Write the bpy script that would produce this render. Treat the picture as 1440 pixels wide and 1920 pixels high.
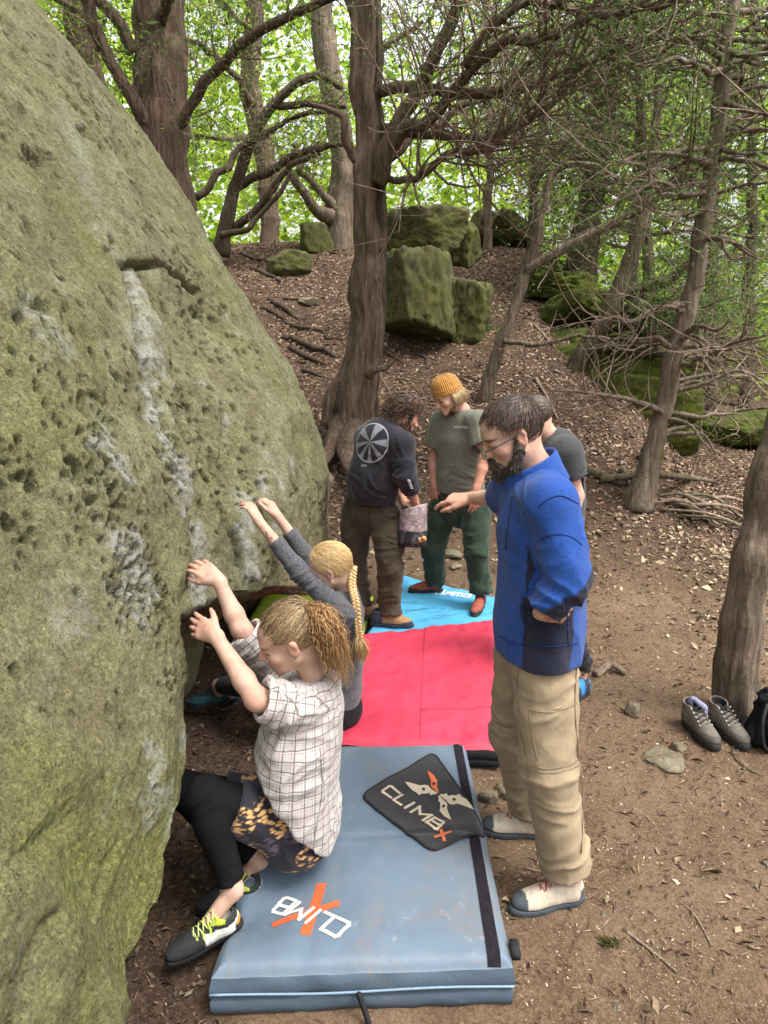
import bpy, math, random
import numpy as np
from mathutils import Vector, Matrix

random.seed(7)
RNG = np.random.default_rng(11)
scene = bpy.context.scene
for _o in list(bpy.data.objects):
    bpy.data.objects.remove(_o)

# ------------------------------------------------------------------ camera
CAM = np.array([0.0, 0.0, 2.0]); PITCH = math.radians(14.0); FPX = 1280.0
cam_d = bpy.data.cameras.new('camera'); cam = bpy.data.objects.new('camera', cam_d)
scene.collection.objects.link(cam); scene.camera = cam
cam.location = CAM; cam.rotation_euler = (math.pi / 2 - PITCH, 0, 0)
cam_d.sensor_fit = 'VERTICAL'; cam_d.sensor_height = 36.0; cam_d.lens = 24.0
cam_d.clip_start = 0.05; cam_d.clip_end = 600

# ------------------------------------------------------------------ sky and sun (overcast daylight in a wood)
world = bpy.data.worlds.new('World'); scene.world = world; world.use_nodes = True
_nt = world.node_tree; _bg = _nt.nodes['Background']
_sky = _nt.nodes.new('ShaderNodeTexSky'); _sky.sky_type = 'NISHITA'; _sky.sun_disc = False
SUN_EL, SUN_AZ = math.radians(62), math.radians(118)
_sky.sun_elevation = SUN_EL; _sky.sun_rotation = SUN_AZ
_sky.dust_density = 6.0; _sky.air_density = 1.6; _sky.ozone_density = 1.0
_hs = _nt.nodes.new('ShaderNodeHueSaturation'); _hs.inputs['Saturation'].default_value = 0.22
_nt.links.new(_sky.outputs[0], _hs.inputs['Color']); _nt.links.new(_hs.outputs[0], _bg.inputs[0])
_bg.inputs[1].default_value = 0.115
sun_d = bpy.data.lights.new('sun', 'SUN'); sun = bpy.data.objects.new('sun', sun_d); scene.collection.objects.link(sun)
sun_d.energy = 1.5; sun_d.angle = math.radians(22); sun_d.color = (1.0, 0.965, 0.90)
_sd = Vector((math.sin(SUN_AZ) * math.cos(SUN_EL), math.cos(SUN_AZ) * math.cos(SUN_EL), math.sin(SUN_EL)))
sun.rotation_euler = (-_sd).to_track_quat('-Z', 'Y').to_euler(); sun.location = (6, -4, 14)
scene.view_settings.view_transform = 'Standard'; scene.view_settings.look = 'None'
scene.view_settings.exposure = 1.75; scene.view_settings.gamma = 1.0; scene.view_settings.use_curve_mapping = False
scene.render.engine = 'CYCLES'
scene.cycles.max_bounces = 6; scene.cycles.diffuse_bounces = 4; scene.cycles.transparent_max_bounces = 8
try: scene.cycles.use_denoising = True
except Exception: pass

# ------------------------------------------------------------------ maths helpers
def V3(*a): return np.array(a, float)
def mid(a, b, t=0.5): return np.asarray(a) * (1 - t) + np.asarray(b) * t
def nrm(v): v = np.asarray(v, float); return v / max(np.linalg.norm(v), 1e-9)
def ray(px, py):
    cx = (px - 720) / FPX; cy = (960 - py) / FPX; c, s = math.cos(PITCH), math.sin(PITCH)
    return V3(cx, c + cy * s, -s + cy * c)
def at(px, py, Y):
    d = ray(px, py); return CAM + d * (Y / d[1])
def on(px, py, z=0.0):
    d = ray(px, py); return CAM + d * ((z - CAM[2]) / d[2])
def sstep(a, b, x):
    t = np.clip((x - a) / (b - a), 0, 1); return t * t * (3 - 2 * t)
_perm = np.random.default_rng(3).permutation(256); _perm = np.concatenate([_perm, _perm, _perm])
_grad = np.random.default_rng(5).normal(size=(256, 3)); _grad /= np.linalg.norm(_grad, axis=1)[:, None]
def perlin(P):
    P = np.asarray(P, float); I = np.floor(P).astype(int); Fr = P - I; I &= 255
    u = Fr * Fr * Fr * (Fr * (Fr * 6 - 15) + 10); out = 0
    for dx in (0, 1):
        wx = u[:, 0] if dx else 1 - u[:, 0]; px_ = _perm[I[:, 0] + dx]
        for dy in (0, 1):
            wy = u[:, 1] if dy else 1 - u[:, 1]; py_ = _perm[px_ + I[:, 1] + dy]
            for dz in (0, 1):
                wz = u[:, 2] if dz else 1 - u[:, 2]; g = _grad[_perm[py_ + I[:, 2] + dz]]
                out = out + wx * wy * wz * (g[:, 0] * (Fr[:, 0] - dx) + g[:, 1] * (Fr[:, 1] - dy) + g[:, 2] * (Fr[:, 2] - dz))
    return out * 1.6
def fbm(P, o=4, lac=2.03, gain=0.5):
    P = np.asarray(P, float); r = 0; a = 1.0
    for i in range(o):
        r = r + a * perlin(P + 17.3 * i); P = P * lac; a *= gain
    return r
def catmull(pts, n):
    P = np.asarray(pts, float)
    if len(P) < 3:
        t = np.linspace(0, 1, n)[:, None]; return P[0] * (1 - t) + P[-1] * t
    Q = np.vstack([2 * P[0] - P[1], P, 2 * P[-1] - P[-2]]); m = len(P) - 1
    T = np.linspace(0, m, n); i = np.minimum(T.astype(int), m - 1); t = (T - i)[:, None]
    a, b, c, d = Q[i], Q[i + 1], Q[i + 2], Q[i + 3]
    return 0.5 * (2 * b + (c - a) * t + (2 * a - 5 * b + 4 * c - d) * t * t + (3 * b - a - 3 * c + d) * t ** 3)

# ------------------------------------------------------------------ scene helpers
COL = scene.collection
def tag(o, label=None, cat=None, group=None, kind=None):
    if label: o['label'] = label
    if cat: o['category'] = cat
    if group: o['group'] = group
    if kind: o['kind'] = kind
    return o
def thing(name, loc, label, cat, group=None):
    o = bpy.data.objects.new(name, None); COL.objects.link(o); o.location = [float(v) for v in loc]
    o.empty_display_size = 0.05
    return tag(o, label, cat, group)
def wloc(o):
    v = np.zeros(3)
    while o is not None:
        v = v + np.array(o.location); o = o.parent
    return v
def mk(name, V, F, mat=None, parent=None, attrs=None, smooth=True, uv=None, matidx=None, loc=None):
    """fast mesh from numpy: V (n,3) in world space, F (m,4) or (m,3) array, or list of both"""
    V = np.asarray(V, np.float32)
    groups = F if isinstance(F, (list, tuple)) else [F]
    groups = [np.asarray(g, np.int32) for g in groups if len(g)]
    me = bpy.data.meshes.new(name)
    base = wloc(parent) if parent is not None else (np.asarray(loc, float) if loc is not None else np.zeros(3))
    me.vertices.add(len(V)); me.vertices.foreach_set('co', (V - base.astype(np.float32)).ravel())
    nl = sum(g.size for g in groups); npoly = sum(len(g) for g in groups)
    me.loops.add(nl); me.polygons.add(npoly)
    me.loops.foreach_set('vertex_index', np.concatenate([g.ravel() for g in groups]))
    tot = np.concatenate([np.full(len(g), g.shape[1], np.int32) for g in groups])
    st = np.concatenate([[0], np.cumsum(tot)[:-1]]).astype(np.int32)
    me.polygons.foreach_set('loop_start', st); me.polygons.foreach_set('loop_total', tot)
    if smooth: me.polygons.foreach_set('use_smooth', np.ones(npoly, bool))
    me.update(calc_edges=True); me.validate()
    if attrs:
        for k, a in attrs.items():
            a = np.asarray(a, np.float32)
            if a.ndim == 1:
                at_ = me.attributes.new(k, 'FLOAT', 'POINT'); at_.data.foreach_set('value', a)
            elif a.shape[1] == 2:
                at_ = me.attributes.new(k, 'FLOAT2', 'POINT'); at_.data.foreach_set('vector', a.ravel())
            else:
                at_ = me.attributes.new(k, 'FLOAT_COLOR', 'POINT')
                c4 = np.ones((len(a), 4), np.float32); c4[:, :3] = a[:, :3]; at_.data.foreach_set('color', c4.ravel())
    mats = mat if isinstance(mat, (list, tuple)) else [mat]
    for m in mats:
        if m: me.materials.append(m)
    if matidx is not None: me.polygons.foreach_set('material_index', np.asarray(matidx, np.int32))
    o = bpy.data.objects.new(name, me); COL.objects.link(o)
    if parent is not None: o.parent = parent
    elif loc is not None: o.location = [float(v) for v in loc]
    return o
class MB:
    """collects pieces into one mesh"""
    def __init__(s): s.V = []; s.Q = []; s.T = []; s.C = []; s.n = 0
    def add(s, V, Q=None, T=None, C=None):
        V = np.asarray(V, float); s.V.append(V)
        if Q is not None and len(Q): s.Q.append(np.asarray(Q) + s.n)
        if T is not None and len(T): s.T.append(np.asarray(T) + s.n)
        if C is not None:
            C = np.asarray(C, float); s.C.append(np.broadcast_to(C, (len(V), 3)) if C.ndim == 1 else C)
        s.n += len(V)
    def build(s, name, mat, parent=None, smooth=True, loc=None, attrs=None):
        Fs = []
        if s.Q: Fs.append(np.vstack(s.Q))
        if s.T: Fs.append(np.vstack(s.T))
        at_ = dict(attrs or {})
        if s.C: at_['Col'] = np.vstack(s.C)
        return mk(name, np.vstack(s.V), Fs, mat, parent, at_ or None, smooth, loc=loc)
def tube(P, R, n=6, flat=None, closed=True, rough=0.0, seed=0, flute=0.0, nfl=5):
    """swept tube along polyline P with radii R -> V, Q"""
    P = np.asarray(P, float); m = len(P); R = np.broadcast_to(np.asarray(R, float), (m,))
    T = np.gradient(P, axis=0); T /= np.maximum(np.linalg.norm(T, axis=1), 1e-9)[:, None]
    up = V3(0.13, 0.21, 1.0) if abs(T[0][2]) < 0.9 else V3(1, 0.2, 0.1)
    A = np.cross(T, up); A /= np.maximum(np.linalg.norm(A, axis=1), 1e-9)[:, None]
    for i in range(1, m):
        a = A[i - 1] - T[i] * np.dot(A[i - 1], T[i]); A[i] = a / max(np.linalg.norm(a), 1e-9)
    B = np.cross(T, A); th = np.linspace(0, 2 * np.pi, n, endpoint=False)
    rr = R[:, None] * np.ones(n)[None]
    if flute or rough:
        tt = np.linspace(0, 1, m)[:, None]
        s3 = np.stack([np.broadcast_to(np.cos(th)[None] * 1.6 + seed, (m, n)), np.broadcast_to(np.sin(th)[None] * 1.6, (m, n)), np.broadcast_to(tt * 3.0, (m, n))], -1).reshape(-1, 3)
        w = fbm(s3, 2).reshape(m, n)
        rr = rr * (1 + flute * np.cos(th[None] * nfl + 1.3 * np.sin(tt * 5 + seed) + seed + 2 * w) + rough * w)
    X = P[:, None] + A[:, None] * (np.cos(th)[None, :, None] * rr[..., None]) + B[:, None] * (np.sin(th)[None, :, None] * rr[..., None])
    V = X.reshape(-1, 3); i = np.arange(m - 1)[:, None] * n; j = np.arange(n)[None]; j2 = (j + 1) % n
    Q = np.stack([i + j, i + j2, i + n + j2, i + n + j], -1).reshape(-1, 4)
    if closed:
        V = np.vstack([V, P[0], P[-1]]); c0, c1 = m * n, m * n + 1; jj = np.arange(n); k = (jj + 1) % n
        Qa = np.stack([np.full(n, c0), k, jj, jj], -1); Qb = np.stack([np.full(n, c1), (m - 1) * n + jj, (m - 1) * n + k, (m - 1) * n + k], -1)
        return V, Q, np.vstack([Qa[:, :3], Qb[:, :3]])
    return V, Q, np.zeros((0, 3), int)
def box(lo, hi):
    x0, y0, z0 = lo; x1, y1, z1 = hi
    V = [(x0, y0, z0), (x1, y0, z0), (x1, y1, z0), (x0, y1, z0), (x0, y0, z1), (x1, y0, z1), (x1, y1, z1), (x0, y1, z1)]
    return np.array(V, float), np.array([(0, 3, 2, 1), (4, 5, 6, 7), (0, 1, 5, 4), (1, 2, 6, 5), (2, 3, 7, 6), (3, 0, 4, 7)])
def vnormals(V, Fq):
    a = V[Fq[:, 2]] - V[Fq[:, 0]]; b = V[Fq[:, 3]] - V[Fq[:, 1]]; n = np.cross(a, b); N = np.zeros_like(V)
    for k in range(4): np.add.at(N, Fq[:, k], n)
    return N / np.maximum(np.linalg.norm(N, axis=1), 1e-12)[:, None]

# ------------------------------------------------------------------ materials
class NT:
    def __init__(s, name):
        s.m = bpy.data.materials.new(name); s.m.use_nodes = True; s.t = s.m.node_tree
        s.b = s.t.nodes['Principled BSDF']; s.out = s.t.nodes['Material Output']
    def n(s, kind, **kw):
        nd = s.t.nodes.new('ShaderNode' + kind)
        for k, v in kw.items(): setattr(nd, k, v)
        return nd
    def l(s, a, b): s.t.links.new(a, b)
    def coord(s, scale=(1, 1, 1), rot=(0, 0, 0), which='Object'):
        tc = s.n('TexCoord'); mp = s.n('Mapping'); mp.inputs['Scale'].default_value = scale; mp.inputs['Rotation'].default_value = rot
        s.l(tc.outputs[which], mp.inputs[0]); return mp.outputs[0]
    def noise(s, vec, scale, detail=4, rough=0.55, dist=0.0):
        nd = s.n('TexNoise'); nd.inputs['Scale'].default_value = scale; nd.inputs['Detail'].default_value = detail
        nd.inputs['Roughness'].default_value = rough; nd.inputs['Distortion'].default_value = dist
        if vec is not None: s.l(vec, nd.inputs['Vector'])
        return nd.outputs[0]
    def vor(s, vec, scale, feature='F1', rnd=1.0):
        nd = s.n('TexVoronoi', feature=feature); nd.inputs['Scale'].default_value = scale; nd.inputs['Randomness'].default_value = rnd
        if vec is not None: s.l(vec, nd.inputs['Vector'])
        return nd
    def ramp(s, fac, stops):
        nd = s.n('ValToRGB'); cr = nd.color_ramp
        while len(cr.elements) < len(stops): cr.elements.new(0.5)
        for e, (p, c) in zip(cr.elements, stops):
            e.position = p; e.color = (c[0], c[1], c[2], 1) if hasattr(c, '__len__') else (c, c, c, 1)
        s.l(fac, nd.inputs[0]); return nd.outputs[0]
    def mix(s, fac, a, b, mode='MIX'):
        nd = s.n('Mix', data_type='RGBA', blend_type=mode); nd.clamp_factor = True
        for v, i in ((fac, 0), (a, 6), (b, 7)):
            if isinstance(v, (int, float)): nd.inputs[i].default_value = v
            elif isinstance(v, tuple): nd.inputs[i].default_value = (v[0], v[1], v[2], 1)
            else: s.l(v, nd.inputs[i])
        return nd.outputs[2]
    def math(s, op, a, b=0.0, c=0.0):
        nd = s.n('Math', operation=op)
        for i, v in enumerate((a, b, c)):
            if isinstance(v, (int, float)): nd.inputs[i].default_value = v
            else: s.l(v, nd.inputs[i])
        return nd.outputs[0]
    def attr(s, name, out='Color'):
        nd = s.n('Attribute'); nd.attribute_name = name; return nd.outputs[out]
    def bump(s, h, dist=0.01, strength=1.0, prev=None):
        nd = s.n('Bump'); nd.inputs['Distance'].default_value = dist; nd.inputs['Strength'].default_value = strength
        s.l(h, nd.inputs['Height'])
        if prev is not None: s.l(prev, nd.inputs['Normal'])
        return nd.outputs[0]
    def done(s, col=None, rough=0.8, normal=None, spec=0.3, sheen=0.0, sss=0.0):
        if col is not None:
            if isinstance(col, tuple): s.b.inputs['Base Color'].default_value = (*col, 1)
            else: s.l(col, s.b.inputs['Base Color'])
        if isinstance(rough, (int, float)): s.b.inputs['Roughness'].default_value = rough
        else: s.l(rough, s.b.inputs['Roughness'])
        s.b.inputs['Specular IOR Level'].default_value = spec
        if sheen: s.b.inputs['Sheen Weight'].default_value = sheen
        if sss:
            s.b.inputs['Subsurface Weight'].default_value = sss; s.b.inputs['Subsurface Radius'].default_value = (0.012, 0.005, 0.003)
            s.b.inputs['Subsurface Scale'].default_value = 0.6
        if normal is not None: s.l(normal, s.b.inputs['Normal'])
        return s.m
def plain(name, col, rough=0.8, var=0.25, scale=30.0, bump=0.002, bscale=200.0, spec=0.3, sheen=0.0, vcol=False, weave=0.0):
    t = NT(name); co = t.coord(); nz = t.noise(co, scale, 4)
    f = t.ramp(nz, [(0.3, 1 - var), (0.7, 1 + var)])
    src = t.attr('Col') if vcol else (col[0], col[1], col[2])
    c = t.mix(1.0, src, f, 'MULTIPLY') if vcol else t.mix(1.0, col, f, 'MULTIPLY')
    h = t.noise(co, bscale, 3); nb = t.bump(h, bump, 1.0)
    if weave:
        w = t.n('TexWave', wave_type='BANDS', bands_direction='DIAGONAL'); w.inputs['Scale'].default_value = weave; w.inputs['Distortion'].default_value = 1.0
        t.l(co, w.inputs['Vector']); nb = t.bump(w.outputs[1], bump * 0.6, 1.0, nb)
    return t.done(c, rough, nb, spec, sheen)
# ------------------------------------------------------------------ ground
def ground_z(x, y):
    x = np.asarray(x, float); y = np.asarray(y, float)
    t = y - 5.1
    h = 0.46 * (0.5 * (t + np.sqrt(t * t + 0.35)) - 0.06)
    cap = 4.05 + 0.02 * (y - 14)
    h = cap - 0.5 * ((cap - h) + np.sqrt((cap - h) ** 2 + 0.25)); h = np.where(y > 22, h - 0.06 * (y - 22), h)
    low = 0.035 * np.maximum(y - 6.0, 0)
    w = 1 - sstep(2.7, 4.3, x - 0.02 * (y - 8))
    z = low + (h - low) * w
    P = np.stack([np.broadcast_to(x, z.shape).ravel(), np.broadcast_to(y, z.shape).ravel(), np.zeros(z.size)], 1)
    amp = sstep(4.8, 7.0, y) * 0.9 + 0.1
    z = z + (fbm(P * 0.9, 3) * 0.07 * amp.ravel() + fbm(P * 4.0 + 9, 2) * 0.014).reshape(z.shape)
    flat = np.exp(-(((x - 0.0) / 0.8) ** 4 + ((y - 3.4) / 2.2) ** 4))
    return z * (1 - 0.85 * flat) - 0.006 - 0.05 * sstep(1.95, 1.55, y)
def gz(x, y): return float(ground_z(np.array([float(x)]), np.array([float(y)]))[0])
def on_ground(px, py, far=60):
    d = ray(px, py); t = np.linspace(1.0, far, 4000); P = CAM + d * t[:, None]
    b = P[:, 2] < ground_z(P[:, 0], P[:, 1]); i = int(np.argmax(b)) if b.any() else len(t) - 1
    p = P[i].copy(); p[2] = gz(p[0], p[1]); return p

def ground_material():
    t = NT('forest_earth'); co = t.coord()
    a = t.noise(co, 1.1, 5, 0.6); b = t.noise(co, 9, 6, 0.65); c = t.noise(co, 70, 5, 0.7)
    d1 = t.ramp(b, [(0.3, (0.095, 0.057, 0.036)), (0.52, (0.185, 0.120, 0.078)), (0.75, (0.28, 0.195, 0.135))])
    d2 = t.ramp(c, [(0.3, (0.045, 0.026, 0.016)), (0.5, (0.17, 0.109, 0.07)), (0.70, (0.36, 0.265, 0.185))])
    col = t.mix(0.5, d1, d2)
    dusty = t.ramp(a, [(0.42, 0.0), (0.68, 1.0)])
    col = t.mix(t.math('MULTIPLY', dusty, 0.5), col, (0.30, 0.215, 0.152))
    duff = t.attr('duff', 'Fac'); col = t.mix(1.0, col, (.84, .82, .76), 'MULTIPLY')
    dk = t.ramp(t.noise(co, 45, 5, 0.7), [(0.32, (0.022, 0.014, 0.010)), (0.55, (0.072, 0.045, 0.031)), (0.8, (0.15, 0.098, 0.068))])
    col = t.mix(duff, col, dk)
    g = t.vor(co, 190); sp = t.ramp(g.outputs['Distance'], [(0.16, 1.0), (0.26, 0.0)])
    pick = t.ramp(t.noise(co, 60, 2), [(0.52, 0.0), (0.62, 1.0)])
    col = t.mix(t.math('MULTIPLY', t.math('MULTIPLY', sp, pick), 0.75), col, (0.42, 0.35, 0.27))
    n1 = t.bump(c, 0.02, 1.0); n2 = t.bump(b, 0.05, 0.8, n1); n3 = t.bump(t.noise(co, 260, 3), 0.003, 0.8, n2)
    return t.done(col, 0.95, n3, 0.15)
def build_ground():
    def graded(lo, a, b, hi, n0, n1, n2):
        l = a - (a - lo) * (np.linspace(1, 0, n0, endpoint=False) ** 2.2); r = b + (hi - b) * (np.linspace(0, 1, n2 + 1)[1:] ** 2.2)
        return np.concatenate([l, np.linspace(a, b, n1), r])
    xs = graded(-70, -3.2, 5.0, 70, 30, 160, 30); ys = graded(-12, 0.8, 13.0, 140, 12, 205, 34)
    X, Y = np.meshgrid(xs, ys); Z = ground_z(X, Y); P = np.stack([X, Y, Z], -1).reshape(-1, 3)
    f = np.exp(-(((X - 0.7) / 2.6) ** 4 + ((Y - 2.6) / 2.4) ** 4)).ravel()
    P[:, 2] += fbm(P * V3(8, 8, 0), 3) * 0.012 + fbm(P * V3(22, 22, 0), 2) * 0.006
    duff = sstep(4.6, 7.0, Y + 0.9 * np.maximum(X - 1.6, 0)).ravel() * 0.8
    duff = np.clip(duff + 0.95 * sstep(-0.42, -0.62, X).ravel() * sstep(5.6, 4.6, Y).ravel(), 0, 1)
    duff = np.clip(duff + 0.25 * fbm(P * V3(1.3, 1.3, 0), 3) * (duff > 0.02), 0, 1)
    ny, nx = X.shape; i = np.arange(ny - 1)[:, None] * nx; j = np.arange(nx - 1)[None]
    Q = np.stack([i + j, i + j + 1, i + nx + j + 1, i + nx + j], -1).reshape(-1, 4)
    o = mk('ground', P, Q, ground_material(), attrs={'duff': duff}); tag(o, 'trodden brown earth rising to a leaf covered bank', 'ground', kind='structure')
build_ground()

LITTER_COL = np.array([(0.25, 0.158, 0.112), (0.33, 0.222, 0.160), (0.15, 0.086, 0.060), (0.42, 0.305, 0.222), (0.085, 0.050, 0.036), (0.23, 0.125, 0.088), (0.55, 0.43, 0.32)])
def leaf_cloud(name, pts, size, cols, mat, asp=0.5, tilt=0.35, label=None, lift=0.004, normals=None):
    n = len(pts); ang = RNG.uniform(0, 2 * np.pi, n); L = size * RNG.lognormal(0, 0.3, n); W = L * asp * RNG.uniform(0.7, 1.25, n)
    N = np.stack([RNG.normal(0, tilt, n), RNG.normal(0, tilt, n), np.ones(n)], 1)
    if normals is not None: N[:, :2] += normals[:, :2] / np.maximum(normals[:, 2:3], 0.3)
    N /= np.linalg.norm(N, axis=1)[:, None]
    d = np.stack([np.cos(ang), np.sin(ang), np.zeros(n)], 1); d -= N * np.sum(d * N, 1)[:, None]; d /= np.linalg.norm(d, axis=1)[:, None]
    s = np.cross(N, d); c = pts + N * (lift + 0.12 * L[:, None] * RNG.uniform(0, 1, (n, 1)))
    cur = N * (L * RNG.uniform(-0.05, 0.25, n))[:, None]
    A = c - d * L[:, None] * 0.5; B = c + d * L[:, None] * 0.5
    e1 = s * W[:, None] * 0.5 + cur; e2 = -s * W[:, None] * 0.5 + cur
    V = np.stack([A, c - d * L[:, None] * 0.1 + e1, B, c + d * L[:, None] * 0.12 + e2], 1).reshape(-1, 3)
    k = np.arange(n)[:, None] * 4; T = np.concatenate([k + [0, 2, 1], k + [0, 3, 2]], 0)
    C = np.repeat(cols, 4, axis=0)
    o = mk(name, V, T, mat, attrs={'Col': C}, smooth=False); return tag(o, label, 'leaf litter' if label else None, kind='stuff')
def in_poly_pads(x, y): return ((x > -0.56) & (x < 0.43) & (y > 1.68) & (y < 2.97)) | ((x > -0.62) & (x < 0.60 + .12 * (y - 2.9)) & (y > 2.88) & (y < 4.5)) | ((x > -.1) & (x < 1.0) & (y >= 4.4) & (y < 5.45 - .72 * (x - .14))) | ((x > -.95) & (x < -.1) & (y > 4.25) & (y < 5.0))
def build_litter():
    N = 230000; u = RNG.uniform(0, 1, N)
    y = 0.9 + 15.5 * RNG.uniform(0, 1, N) ** 0.9; x = RNG.uniform(-0.62, 0.72, N) * (y + 1.2)
    x = np.where(RNG.uniform(0, 1, N) < 0.10, RNG.uniform(-1.8, 5, N), x)
    P2 = np.stack([x, y, np.zeros(N)], 1); m = fbm(P2 * 0.8, 3)
    path = np.exp(-((x - 1.1 - 0.05 * y) / 1.0) ** 2)
    dens = sstep(4.7, 6.8, y + 1.05 * np.maximum(x - 1.5, 0) + 0.9 * m) * (1 - 0.55 * path * sstep(9, 6, y)) + 0.024
    dens = dens * np.clip(0.75 + 0.6 * m, 0.15, 1.2)
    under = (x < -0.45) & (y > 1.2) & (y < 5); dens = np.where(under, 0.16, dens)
    keep = (u < dens) & ~in_poly_pads(x, y); x, y = x[keep], y[keep]
    z = ground_z(x, y); e = 0.05
    nx_ = -(ground_z(x + e, y) - z) / e; ny_ = -(ground_z(x, y + e) - z) / e
    nr = np.stack([nx_, ny_, np.ones_like(nx_)], 1); n = len(x)
    pick = RNG.choice(len(LITTER_COL), n, p=[0.25, 0.19, 0.19, 0.1, 0.15, 0.08, 0.04]); C = LITTER_COL[pick] * RNG.uniform(0.75, 1.25, (n, 1)) * np.array((.73, .80, .70))
    far = sstep(5.0, 7, y)[:, None]; C = C * (1 - far * np.array([0.02, 0.10, 0.06]))
    t = NT('dead_leaf'); co = t.coord(); f = t.ramp(t.noise(co, 90, 3), [(0.3, 0.75), (0.7, 1.25)])
    m_ = t.done(t.mix(1.0, t.attr('Col'), f, 'MULTIPLY'), 0.75, None, 0.25)
    size = np.where(y < 5, 0.034, 0.042)
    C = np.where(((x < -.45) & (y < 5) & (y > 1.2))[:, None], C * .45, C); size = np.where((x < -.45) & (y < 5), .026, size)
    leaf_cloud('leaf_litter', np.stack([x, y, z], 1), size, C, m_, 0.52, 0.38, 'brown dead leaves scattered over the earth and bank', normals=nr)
    # fine crumbs, needles and grit on the trodden earth
    N = 60000; y = 0.95 + 5.5 * RNG.uniform(0, 1, N) ** 1.2; x = RNG.uniform(-0.62, 0.72, N) * (y + 1.0); k = ~in_poly_pads(x, y); x, y = x[k], y[k]
    n = len(x); cc = np.array([(0.33, 0.245, 0.17), (0.09, 0.05, 0.035), (0.50, 0.43, 0.34), (0.20, 0.12, 0.08)])
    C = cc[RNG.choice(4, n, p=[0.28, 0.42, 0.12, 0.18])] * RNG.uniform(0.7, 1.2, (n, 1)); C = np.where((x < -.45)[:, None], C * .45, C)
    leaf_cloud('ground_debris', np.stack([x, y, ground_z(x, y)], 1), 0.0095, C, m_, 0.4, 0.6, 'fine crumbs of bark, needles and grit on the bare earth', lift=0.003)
    N = 17000; y = 0.95 + 6.5 * RNG.uniform(0, 1, N) ** 1.1; x = RNG.uniform(-0.62, 0.72, N) * (y + 1.0); k = ~in_poly_pads(x, y); x, y = x[k], y[k]; n = len(x)
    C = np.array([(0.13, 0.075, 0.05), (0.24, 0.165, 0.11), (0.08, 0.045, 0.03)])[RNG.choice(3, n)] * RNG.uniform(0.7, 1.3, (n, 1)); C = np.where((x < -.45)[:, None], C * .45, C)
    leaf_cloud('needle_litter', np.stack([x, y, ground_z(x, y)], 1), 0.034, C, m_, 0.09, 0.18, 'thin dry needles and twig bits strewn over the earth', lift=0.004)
build_litter()
# ------------------------------------------------------------------ rocks
def rock_material(name, moss=0.5, tint=(1, 1, 1), chalk=False, dark=1.0):
    t = NT(name); co = t.coord()
    big = t.noise(co, 1.3, 5, 0.6, 0.4); mid = t.noise(co, 7, 6, 0.65); fine = t.noise(co, 62, 7, 0.82)
    stone = t.ramp(mid, [(0.28, (0.13 * dark, 0.112 * dark, 0.08 * dark)), (0.5, (0.235 * dark, 0.21 * dark, 0.152 * dark)), (0.72, (0.37 * dark, 0.345 * dark, 0.275 * dark))])
    lich = t.ramp(fine, [(0.28, (0.085, 0.09, 0.026)), (0.5, (0.195, 0.20, 0.050)), (0.75, (0.36, 0.36, 0.12))])
    mfac = t.ramp(t.math('ADD', t.math('MULTIPLY', big, 0.55), t.math('MULTIPLY', mid, 0.45)), [(0.62 - 0.34 * moss, 0.0), (0.86 - 0.34 * moss, 1.0)])
    if chalk: mfac = t.math('MULTIPLY', t.math('ADD', t.math('MULTIPLY', t.attr('moss', 'Fac'), 0.75), 0.22), t.math('ADD', t.math('MULTIPLY', mfac, 0.7), 0.3))
    col = t.mix(mfac, stone, lich)
    pale = t.ramp(t.noise(co, 2.6, 5, 0.7, 1.0), [(0.58, 0.0), (0.74, 1.0)])
    col = t.mix(t.math('MULTIPLY', pale, 0.5), col, (0.42, 0.40, 0.35))
    grain = t.ramp(fine, [(0.30, 0.42), (0.5, 0.95), (0.70, 1.55)]); col = t.mix(0.9, col, grain, 'MULTIPLY')
    br = t.ramp(t.noise(co, 1.9, 5, 0.65, 0.8), [(0.46, 0.0), (0.66, 1.0)]); col = t.mix(t.math('MULTIPLY', br, 0.45), col, t.mix(1.0, (0.20, 0.155, 0.10), grain, 'MULTIPLY'))
    sk = t.ramp(t.noise(t.coord((2.2, 9, 1.2), (0.5, 0, 0)), 6, 5, 0.75), [(0.38, 0.75), (0.62, 1.2)]); col = t.mix(0.35, col, sk, 'MULTIPLY'); g2 = t.ramp(t.noise(co, 150, 4, 0.7), [(0.33, 0.55), (0.5, 1.0), (0.68, 1.4)]); col = t.mix(0.7, col, g2, 'MULTIPLY')
    col = t.mix(1.0, col, (tint[0], tint[1], tint[2]), 'MULTIPLY')
    if chalk:
        ch = t.attr('chalk', 'Fac'); cn = t.ramp(t.noise(co, 26, 6, 0.8), [(0.40, 0.0), (0.60, 1.0)])
        cf = t.math('MULTIPLY', ch, t.math('ADD', t.math('MULTIPLY', cn, 0.7), 0.06))
        col = t.mix(cf, col, (0.50, 0.50, 0.50))
    lv = t.vor(t.coord((1, 1, .8)), 75); ls = t.math('MULTIPLY', t.ramp(lv.outputs['Distance'], [(0.16, 1.0), (0.26, 0.0)]), t.ramp(t.noise(co, 11, 3), [(0.47, 0.0), (0.56, 1.0)]))
    if chalk: col = t.mix(t.math('MULTIPLY', ls, 0.75), col, (0.035, 0.032, 0.022))  # dark specks painted into the stone colour, standing in for small shaded pits
    n1 = t.bump(fine, 0.016, 1.0); n2 = t.bump(mid, 0.03, 0.6, n1)
    v = t.vor(t.coord((1, 1, 0.8)), 60); hv = t.ramp(v.outputs['Distance'], [(0.05, 0.0), (0.32, 1.0)]); n3 = t.bump(hv, 0.006, 0.5, n2)
    return t.done(col, 0.95, n3, 0.12)

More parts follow.
